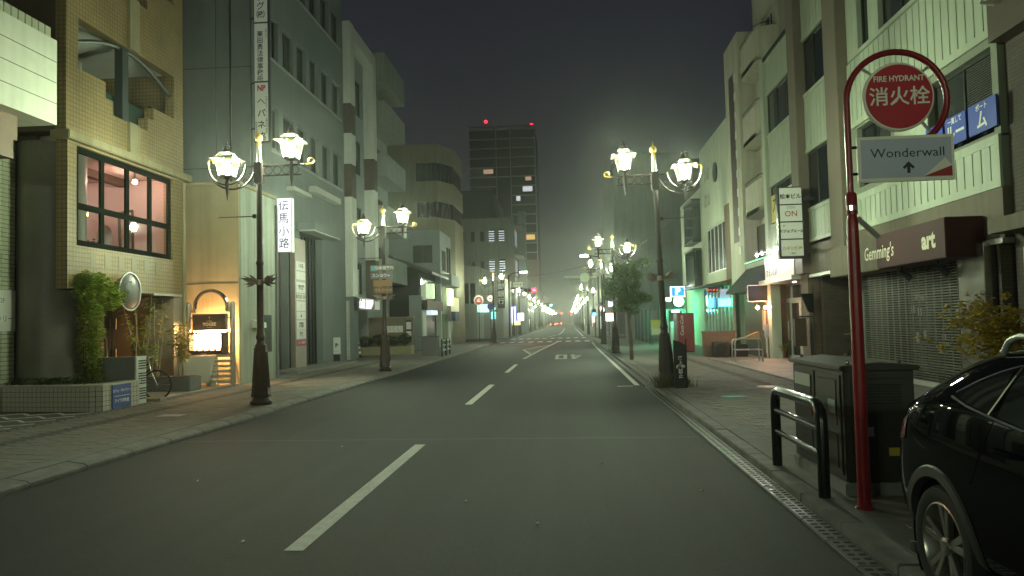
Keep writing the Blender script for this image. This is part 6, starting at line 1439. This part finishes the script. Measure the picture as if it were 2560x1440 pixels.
# ------------------------------------------------------------------ left pavement cabinet and rails further on
t = thing('grey_cabinet', 'dark grey street cabinet next to the white-banded rails', 'cabinet', (-6.6, 36.2, .1))
m = MB(); m.box(-6.98, -6.25, 35.9, 36.6, .16, 1.08); m.build('body', mat('cab_slate', (.09, .09, .09), .5, var=.12), t, bevel=.015); m = MB(); m.box(-7.02, -6.21, 35.86, 36.64, 1.08, 1.13); m.build('roof', ALU, t); m = MB(); m.box(-7.0, -6.23, 35.88, 36.62, .1, .16); m.build('plinth', CONC, t)
for i in range(2):
    y0 = 37.0 + i * 1.4; t = thing('banded_rail', 'black guard rail with three white reflective bands beside the grey cabinet', 'railing', (-6.2, y0, .1), 'banded rails beside the grey cabinet')
    for y in (y0, y0 + 1.1):
        m = MB(); m.tube([(-6.2, y, .1), (-6.2, y, .95)], .04, 8); m.build('post', BLACKM, t)
    for z in (.4, .64, .88):
        m = MB(); m.tube([(-6.2, y0, z), (-6.2, y0 + 1.1, z)], .03, 8); m.build('rail', WHITE, t)
# ------------------------------------------------------------------ crossing: signals, overhead signs, road signs
def head(par, x, y, z, col, st, face='F', horiz=True):
    m = MB(); m.box(x - .62, x + .62, y, y + .2, z - .22, z + .22) if horiz else m.box(x - .2, x + .2, y, y + .2, z - .35, z + .35); h_ = m.build('signal_head', mat('signal_grey', (.12, .13, .12), .5, var=.08), par, bevel=.05)
    offs = ((-.4, 0), (0, 0), (.4, 0)) if horiz else ((0, -.16), (0, .16))
    for i, (dx, dz) in enumerate(offs):
        on = (i == len(offs) - 1) if horiz else i == 0
        m = MB(); m.lathe([(.17, 0), (.15, -.03), (.05, -.05)], (x + dx, y, z + dz), 14, 0, 'y'); m.build('lens', glow('sig_%s_%d' % (col, st), col, st) if on else BLACKM, h_)
t = thing('traffic_signal', 'traffic signal showing red on a long arm over the crossing', 'traffic light', (-5.75, 75, .1))
m = MB(); m.tube([(-5.75, 75, .1), (-5.75, 75, 6.4)], .09, 10); m.build('pole', ALU, t); m = MB(); m.tube([(-5.75, 75, 5.1), (-3.2, 75, 4.95)], .05, 8); m.build('arm', ALU, t); head(t, -3.68, 74.85, 4.82, (1.0, .0012, .003), 420.)
m = MB(); m.box(-5.3, -3.85 - .5, 74.9, 74.95, 5.2, 5.65); p_ = m.build('name_plate', glow('plate_dim', (.5, .55, .45), .25), t); lettering(PL('F', 74.9), '七間町通り', -4.83, 5.42, .22, .006, INK, p_)
m = MB(); m.tube([(-5.75, 75, 6.2), (-5.4, 75, 6.55), (-4.5, 75, 6.65)], .05, 8); m.build('lamp_arm', ALU, t); m = MB(); m.box(-4.6, -3.9, 74.9, 75.1, 6.58, 6.7); m.build('road_lamp', glow('road_lamp', (.95, 1.0, .95), 30.), t)
t = thing('overhead_sign', 'overhead street sign arm with a pale round disc over the crossing', 'sign', (2.85, 66, .1))
m = MB(); m.tube([(2.7, 66, .1), (2.7, 66, 5.5)], .09, 10); m.build('pole', ALU, t); m = MB(); m.tube([(2.7, 66, 5.45), (-.2, 66, 5.45)], .05, 8); m.build('arm', mat('arm_pale', (.45, .48, .4), .5, var=.08), t); m = MB(); m.lathe([(.4, 0), (.4, -.04)], (1.55, 65.9, 5.42), 24, 0, 'y'); m.build('disc', mat('disc_green_white', (.5, .6, .42), .5, var=.08), t); m = MB(); m.box(.3, 1.3 - .1, 65.9, 65.95, 4.85, 5.15); m.build('plate', mat('plate_grey_green', (.25, .27, .22), .5, var=.05), t)
m = MB(); m.box(-.2, 1.0, 65.93, 66.07, 5.47, 5.6); m.build('tube_lamp_case', MATS['arm_pale'], t)
t = thing('road_lamp_arm', 'slender road light on a curved arm near the overhead disc sign', 'street light', (2.9, 60, .1)); m = MB(); m.tube([(2.9, 60, .1), (2.9, 60, 6.2), (2.5, 60, 6.7), (1.6, 60, 6.8)], .06, 8); m.build('pole', ALU, t); m = MB(); m.box(1.1, 1.7, 59.9, 60.1, 6.72, 6.84); m.build('lamp_head', MATS['road_lamp'], t)
def road_sign(x, y, z, r, lab, m_face, txt, m_txt, pole=True, m_rim=None):
    t = thing('road_sign', lab, 'road sign', (x, y, .1))
    if pole: m = MB(); m.tube([(x, y, .1), (x, y, z + r)], .035, 8); m.build('pole', ALU, t)
    m = MB(); m.lathe([(r, 0), (r, -.02)], (x, y - .05, z), 24, 0, 'y'); d = m.build('disc', m_rim or m_face, t)
    m = MB(); m.lathe([(r * .8, 0), (r * .8, -.01)], (x, y - .07, z), 24, 0, 'y'); f_ = m.build('face', m_face, d)
    if txt: lettering(PL('F', y - .08), txt, x, z, r * .75, .004, m_txt, f_, bold=.01)
SR = mat('sign_red', (.3, .03, .03), .5, var=.05); SB = mat('sign_ink_blue', (.03, .05, .3), .5, var=0)
road_sign(-7.44, 63.6, 3.6, .42, 'round red stop-time sign on a thin pole at the crossing', SR, '止', INKW, True, WHITE)
road_sign(-6.42, 63.2, 3.72, .32, 'round speed limit sign 40 with red rim', WHITE, '40', SB, True, SR)
road_sign(-6.38, 63.0, 3.05, .3, 'round no-parking sign below the speed limit sign', SB, '', None, False, SR)
# pedestrian signals and lit shop signs past the crossing
for x, y, z, c, lab in ((-7.2, 82, 2.6, (.05, .8, .9), 'pedestrian signal lit cyan by the bank sign'), (2.4, 70, 2.4, (.05, .35, 1.0), 'pedestrian signal lit blue at the car-park kerb'), (3.0, 70.5, 3.0, (1.0, .15, .2), 'pedestrian signal lit red beside the blue one')):
    t = thing('pedestrian_signal', lab, 'traffic light', (x, y, .1)); m = MB(); m.tube([(x + .1, y + .25, .1), (x + .1, y + .25, z + .4)], .05, 8); m.build('pole', ALU, t); head(t, x, y, z, c, 14., horiz=False)
t = thing('traffic_signal', 'far traffic signal showing green down the street', 'traffic light', (-5.9, 160, .1)); m = MB(); m.tube([(-5.9, 160, .1), (-5.9, 160, 5.6), (-3.6, 160, 5.5)], .09, 8); m.build('pole', ALU, t); head(t, -3.9, 159.9, 5.1, (.05, .9, .7), 40.)
for x, y, z, w_, h_, c, st, lab in ((-6.4, 90, 2.6, .5, 1.9, (.25, .3, 1.0), 5, 'tall glowing blue shop sign past the crossing'), (-5.75, 93, 2.35, .7, .9, (.95, .95, 1.0), 5, 'square glowing white shop sign beside the blue one'), (-7.2, 88, 2.9, .8, .9, (.25, .3, 1.0), 1.5, 'dim blue fascia sign above the pavement'), (-6.2, 91, 1.6, 1.0, .5, (1.0, .85, .3), 1.0, 'yellow-lit poster box below the white sign'), (-8.0, 84, 1.55, 1.5, .5, (.45, .75, .08), .9, 'lime green shop banner under the bank sign'),
                                  (4.2, 78.5, 2.0, .9, .8, (1.0, .5, .35), 5, 'orange-red lit shop front sign beyond the overhead disc sign'), (4.6, 80, 3.4, .7, .6, (.6, .65, 1.0), 3, 'bluish lit window above the orange sign'), (3.6, 79, 2.8, .4, .4, (.95, .9, 1.0), 8, 'small bright white lamp sign beside the orange-red sign'), (4.0, 118, 2.0, .6, 1.2, (1.0, .6, .55), 2, 'pink lit sign standing past the dark block'), (-7.6, 104, 2.2, .7, 1.6, (.9, .45, .3), 1.2, 'dim red banner sign standing past the blue sign')):
    t = thing('shop_sign', lab, 'sign', (x, y, .1)); m = MB(); m.box(x - w_ / 2, x + w_ / 2, y, y + .15, z - h_ / 2, z + h_ / 2); m.build('face', glow('shop_%d' % int(abs(x * 100 + y)), c, st), t); m = MB(); m.tube([(x, y + .2, .1), (x, y + .2, z + h_ / 2)], .04, 6); m.build('post', ALU, t)
for i, (x, y) in enumerate(((-3.4, 300), (-4.8, 240))):
    t = thing('distant_car', ['dark car with red tail lamps ahead of another in the lane', 'dark car with red tail lamps following another down the road'][i], 'car', (x, y, 0))
    m = MB(); m.prism([(x - .85, y, .3), (x + .85, y, .3), (x + .85, y, .9), (x + .65, y + .1, 1.45), (x - .65, y + .1, 1.45), (x - .85, y, .9)], (0, 4, 0)); m.build('body', BLACKM, t)
    for s_ in (-1, 1):
        m = MB(); m.box(x + s_ * .7 - .12, x + s_ * .7 + .12, y - .03, y + .02, .75, .92); m.build('tail_lamp', glow('tail_red', (1, .04, .03), 60.), t)
        m = MB(); m.lathe([(.3, 0), (.3, .2)], (x + s_ * .75 - .1, y + .8, .3), 10, 0, 'x'); m.build('wheel', RUBBER, t)
for i, (x, z, y) in enumerate(((-6.0, 5.2, 290), (-3.0, 5.2, 330), (1.0, 5.0, 330))):
    t = thing('red_signal', ['distant red signal above the kerb below the tower', 'distant red signal over the middle of the road', 'distant red signal over the oncoming lane'][i], 'traffic light', (x, y, .1)); m = MB(); m.tube([(x - .3, y + .3, .1), (x - .3, y + .3, z)], .1, 6); m.build('pole', ALU, t); head(t, x, y, z, (1.0, .0012, .003), 120.)
# litter on the road and gutter
rn = random.Random(12)
for i, (x, y) in enumerate(((-2.6, 5.9), (-4.15, 8.25), (-1.0, 7.2), (.35, 9.1), (1.25, 7.6), (-3.2, 10.5), (-.3, 6.4), (-6.0, 20.8))):
    m = MB(); s_ = .022 if i < 7 else .09; a = rn.uniform(0, 3); c, s2 = math.cos(a) * s_, math.sin(a) * s_
    m.hexa([(x - c, y - s2, .002), (x + s2 * .6, y - c * .6, .002), (x + c, y + s2, .002), (x - s2 * .6, y + c * .6, .002), (x - c, y - s2, .012), (x + s2 * .6, y - c * .6, .014), (x + c, y + s2, .016), (x - s2 * .6, y + c * .6, .013)])
    tag(m.build('litter_scrap', WHITE), 'tiny white scrap of litter lying on the asphalt' if i < 7 else 'larger pale scrap of litter in the gutter below the lit alley sign', 'litter', 'litter scraps on the road')

# overhead cables on the right
for i, (a, b) in enumerate((((2.9, 60, 6.1), (7.6, 49.5, 8.6)), ((2.9, 60, 5.9), (7.6, 46.0, 8.7)), ((-5.75, 75, 6.2), (2.9, 60, 6.4)))):
    A_, B_ = Vector(a), Vector(b); m = MB(); m.tube([A_.lerp(B_, k / 12) - Vector((0, 0, .35 * math.sin(PI * k / 12))) for k in range(13)], .014, 5)
    tag(m.build('overhead_cable', BLACKM), ['upper thin cable from the road light to the bay-window house', 'lower thin cable from the road light to the bay-window house', 'thin cable strung across the road at the crossing'][i], 'cable')
# ------------------------------------------------------------------ parked black car
from mathutils.bvhtree import BVHTree
YR, XC, ZG = 5.31, 2.96, .05
CARP = mat('car_black', (.004, .004, .005), .25, var=0, coat=.35, spec=.0)
CARP.node_tree.nodes['Principled BSDF'].inputs['Coat Roughness'].default_value = .02
CAR = thing('parked_car', 'glossy black compact SUV parked half on the right pavement', 'car', (XC, 3.2, 0))
st = [  # s from rear, half width, belt z, top z, roof half width
    (0.00, .70, .84, .86, .60), (.06, .80, .93, .97, .66), (.18, .855, 1.0, 1.06, .68), (.36, .88, 1.05, 1.16, .66), (.60, .895, 1.09, 1.34, .66), (.90, .90, 1.10, 1.435, .645),
    (1.30, .90, 1.08, 1.485, .64), (1.80, .90, 1.06, 1.50, .64), (2.30, .90, 1.03, 1.49, .64), (2.80, .90, 1.0, 1.42, .59), (3.20, .90, .98, 1.24, .60), (3.50, .90, .96, 1.03, .66), (3.80, .89, .93, .97, .64), (4.15, .86, .86, .9, .6), (4.36, .76, .7, .74, .5), (4.42, .66, .56, .6, .42)]
rings = []
for s, W, zb, zt, rw in st:
    zb0 = .24 if .3 < s < 4.1 else .32
    cab = zt - zb > .12
    half = [(W - .16, zb0 - .02), (W - .05, zb0 + .04), (W - .012, .45), (W, .62), (W - .012, .82 if zb > .95 else zb - .1), (W - .05, zb), (W - .075, zb + .03), (rw + (.06 if cab else .1), zt - (.1 if cab else .012)), (rw - .04, zt - .022), (rw * .5, zt - .002), (0, zt)]
    ring = [(x, z) for x, z in half] + [(-x, z) for x, z in half[:-1][::-1]]
    rings.append([(XC - x, YR - s, z + ZG) for x, z in ring])
n = len(rings[0]); vs = [p for r_ in rings for p in r_]; fs = []
for i in range(len(rings) - 1):
    for k in range(n): fs.append((i * n + k, i * n + (k + 1) % n, (i + 1) * n + (k + 1) % n, (i + 1) * n + k))
fs += [tuple(range(n)), tuple((len(rings) - 1) * n + k for k in range(n))[::-1]]
me = bpy.data.meshes.new('cage'); me.from_pydata(vs, [], fs); tmp = bpy.data.objects.new('cage', me); COL.objects.link(tmp)
md = tmp.modifiers.new('s', 'SUBSURF'); md.levels = 3; md.render_levels = 3
dg = bpy.context.evaluated_depsgraph_get(); dg.update(); bme = bpy.data.meshes.new_from_object(tmp.evaluated_get(dg)); bpy.data.objects.remove(tmp)
bvh = BVHTree.FromPolygons([v.co[:] for v in bme.vertices], [p.vertices[:] for p in bme.polygons])
WH = [(YR - .74, .345), (YR - 3.42, .345)]
bm = bmesh.new(); bm.from_mesh(bme)
kill = [f for f in bm.faces if any((f.calc_center_median().y - wy) ** 2 + (f.calc_center_median().z - wz) ** 2 < .405 ** 2 for wy, wz in WH) and abs(f.calc_center_median().x - XC) > .45 and f.calc_center_median().z < 1.0]
bmesh.ops.delete(bm, geom=kill, context='FACES'); bmesh.ops.recalc_face_normals(bm, faces=bm.faces[:])
for v in bm.verts: v.co -= Vector(ORG[CAR.name])
bm.to_mesh(bme); bm.free(); bme.materials.clear(); bme.materials.append(CARP); bme.shade_smooth(); bme.name = 'body'
link('body', bme, CAR)
def side_x(y, z, sd=-1):
    h = bvh.ray_cast(Vector((XC + sd * 3, y, z)), Vector((-sd, 0, 0)))
    return h[0].x if h[0] else XC + sd * .85
def patch(name, lo, hi, y0, y1, m_, off, sd, ny=14, nz=6, par=CAR):
    """a sheet lying on the car's side between two height curves"""
    mb = MB(); vs = []
    for i in range(ny + 1):
        y = y0 + (y1 - y0) * i / ny
        for j in range(nz + 1):
            z = lo(y) + (hi(y) - lo(y)) * j / nz; vs.append((side_x(y, z, sd) + sd * off, y, z))
    mb.add(vs, [(i * (nz + 1) + j, (i + 1) * (nz + 1) + j, (i + 1) * (nz + 1) + j + 1, i * (nz + 1) + j + 1) for i in range(ny) for j in range(nz)])
    return mb.build(name, m_, par, smooth=True)
def lerp(tb):
    def f(y):
        for (a, b), (c, d) in zip(tb, tb[1:]):
            if a >= y >= c: return b + (d - b) * (a - y) / (a - c)
        return tb[0][1] if y > tb[0][0] else tb[-1][1]
    return f
LO = lerp([(4.46, 1.215), (4.26, 1.18), (4.0, 1.15), (3.75, 1.125), (3.0, 1.095), (2.2, 1.07)])
HI = lerp([(4.46, 1.22), (4.3, 1.295), (4.15, 1.35), (4.0, 1.39), (3.75, 1.42), (3.2, 1.435), (2.7, 1.42), (2.35, 1.34), (2.15, 1.15), (2.05, 1.08)])
CGL = mat('car_glass', (.006, .007, .007), .05, var=0, spec=.8)
for sd in (-1, 1):
    patch('quarter_window', LO, HI, 4.44, 4.03, CGL, .003, sd); patch('rear_window', LO, HI, 3.99, 3.15, CGL, .003, sd); patch('front_window', LO, HI, 3.10, 2.12, CGL, .003, sd)
    pts = [(side_x(y, LO(y) - .012, sd) + sd * .006, y, LO(y) - .012) for y in [4.47 - .1 * i for i in range(24)]]
    m = MB(); m.tube(pts, .011, 6); m.build('chrome_strip', CHROME, CAR, smooth=True)
    pts = [(side_x(y, HI(y) + .008, sd) + sd * .004, y, HI(y) + .008) for y in [4.46 - .08 * i for i in range(28)]]
    m = MB(); m.tube(pts, .006, 5); m.build('window_trim', CHROME, CAR)
    for ya, yb in ((3.96, 4.04), (3.1, 3.14)):
        pts = [(side_x(ya + (yb - ya) * (1 - k / 6), LO(ya) + (HI(ya) - LO(ya)) * k / 6, sd) + sd * .006, ya + .1 * (1 - k / 6) * (ya > 3.5), LO(ya) + (HI(ya) - LO(ya)) * k / 6) for k in range(7)]
        m = MB(); m.tube(pts, .008, 5); m.build('window_pillar', CHROME if ya > 3.5 else BLACKM, CAR)
    m = MB(); m.tube([(XC + sd * .64, YR - 1.05, 1.41 + ZG), (XC + sd * .645, YR - 1.12, 1.47 + ZG)] + [(XC + sd * .64, YR - 1.2 - .2 * i, 1.495 + ZG - .004 * max(0, i - 6)) for i in range(9)] + [(XC + sd * .62, YR - 2.95, 1.38 + ZG)], .018, 8); m.build('roof_rail', mat('satin_rail', (.62, .62, .58), .35, metal=.5, var=.05), CAR, smooth=True)
    lt = lambda y: .80 + ZG + (5.25 - y) * .2; ht = lambda y: .90 + ZG + (5.25 - y) * .35
    patch('tail_lamp', lt, ht, 5.25, 5.02, mat('tail_glass', (.16, .01, .012), .1, var=.1, coat=.6), .006, sd, 8, 4)
    for (wy, wz) in WH:
        vs = []; mb = MB(); N = 30
        for i in range(N + 1):
            a = R(-28) + (PI + R(56)) * i / N
            for r_, o_ in ((.375, -.03), (.39, .012), (.445, .012), (.455, 0.)):
                y, z = wy + r_ * math.cos(a), max(.2, wz + r_ * math.sin(a)); x = side_x(wy + .44 * math.cos(a), max(.28, wz + .44 * math.sin(a)), sd); vs.append((x + sd * o_, y, z))
        mb.add(vs, [(i * 4 + k, (i + 1) * 4 + k, (i + 1) * 4 + k + 1, i * 4 + k + 1) for i in range(N) for k in range(3)]); mb.build('wheel_arch', mat('arch_plastic', (.025, .025, .024), .6, var=.15), CAR, smooth=True)
        m = MB(); m.lathe([(.42, 0), (.42, -sd * .4), (.01, -sd * .4)], (XC + sd * .84, wy, wz), 24, 0, 'x'); m.v = m.v; m.f = m.f[:-2]; m.build('wheel_well', mat('well_black', (.005, .005, .005), .9, var=0), CAR)
        xo = XC + sd * .875
        m = MB(); m.lathe([(.24, -.02 * sd), (.29, .0), (.325, -.01 * sd), (.342, -.04 * sd), (.342, -.18 * sd), (.32, -.21 * sd), (.24, -.2 * sd)], (xo, wy, wz), 40, 0, 'x'); m.f = m.f[:-2]; w_ = m.build('tyre', RUBBER, CAR, smooth=True)
        m = MB(); m.lathe([(.245, -.015 * sd), (.235, -.012 * sd), (.225, -.03 * sd), (.215, -.16 * sd)], (xo, wy, wz), 40, 0, 'x'); m.f = m.f[:-2]; rm = m.build('rim', mat('rim_silver', (.42, .40, .37), .3, metal=.9, var=.08), w_, smooth=True)
        m = MB(); m.lathe([(.2, -.14 * sd), (.2, -.15 * sd)], (xo, wy, wz), 24, 0, 'x'); m.build('brake_disc', ALU, w_)
        for k in range(5):
            for dv in (-.17, .17):
                a = 2 * PI * k / 5 + .35 + dv; a0 = 2 * PI * k / 5 + .35 + dv * .35; d0 = Vector((0, math.cos(a0), math.sin(a0))); d1 = Vector((0, math.cos(a), math.sin(a))); q = Vector((0, -d1.z, d1.y)); o = Vector((xo, wy, wz))
                f0, f1, b_ = Vector((sd * -.035, 0, 0)), Vector((sd * -.018, 0, 0)), Vector((sd * -.035, 0, 0))
                p = [o + d0 * .04 - q * .018 + f0, o + d0 * .04 + q * .018 + f0, o + d1 * .235 + q * .022 + f1, o + d1 * .235 - q * .022 + f1]
                m = MB(); m.hexa(p + [v + b_ for v in p]); m.build('spoke', MATS['rim_silver'], w_, bevel=.005, segs=1)
        m = MB(); m.lathe([(.05, -.06 * sd), (.05, -.025 * sd), (.03, -.018 * sd)], (xo, wy, wz), 16, 0, 'x'); m.build('hub', MATS['rim_silver'], w_)
    for ya, yb, za, zb in ((4.17, 4.0, .78, 1.14), (4.0, 3.12, .3, .3), (3.12, 3.12, .3, 1.1), (2.2, 2.1, .3, 1.05)):
        pts = [(side_x(ya + (yb - ya) * k / 10, za + (zb - za) * k / 10, sd) + sd * .0006, ya + (yb - ya) * k / 10, za + (zb - za) * k / 10) for k in range(11)]
        m = MB(); m.tube(pts, .003, 4); m.build('door_seam', mat('seam_black', (.002, .002, .002), .9, var=0), CAR)
    for y in (3.95, 3.05):
        x = side_x(y - .1, .99, sd); m = MB(); m.tube([(x, y, .99), (x + sd * .03, y - .03, .992), (x + sd * .03, y - .18, .992), (x, y - .21, .99)], .014, 6); m.build('door_handle', CARP, CAR)
    m = MB(); m.lathe([(.001, -.09), (.07, -.06), (.09, 0), (.07, .07), (.001, .09)], (XC + sd * .99, 2.2, 1.12), 12, 0, 'y'); m.build('wing_mirror', CARP, CAR, smooth=True)
m = MB(); m.box(XC - .62, XC + .62, YR - .03, YR + .015, .42, .62); m.build('rear_bumper_trim', MATS['arch_plastic'], CAR, bevel=.01)
m = MB(); m.box(XC - .26, XC + .26, YR - .015, YR + .012, .7, .8); m.build('number_plate', WHITE, CAR)
# ------------------------------------------------------------------ night haze
hz = MB(); hz.box(-160, 160, -90, 640, -1.2, 72)
hzm = bpy.data.materials.new('haze_air'); hzm.use_nodes = True
hn, hl = hzm.node_tree.nodes, hzm.node_tree.links; hn.clear()
ho_ = hn.new('ShaderNodeOutputMaterial'); hv = hn.new('ShaderNodeVolumePrincipled')
hv.inputs['Color'].default_value = (.85, .88, .85, 1); hv.inputs['Density'].default_value = .0010; hv.inputs['Anisotropy'].default_value = .88
hl.new(hv.outputs[0], ho_.inputs['Volume'])
tag(hz.build('haze', hzm), kind='stuff')
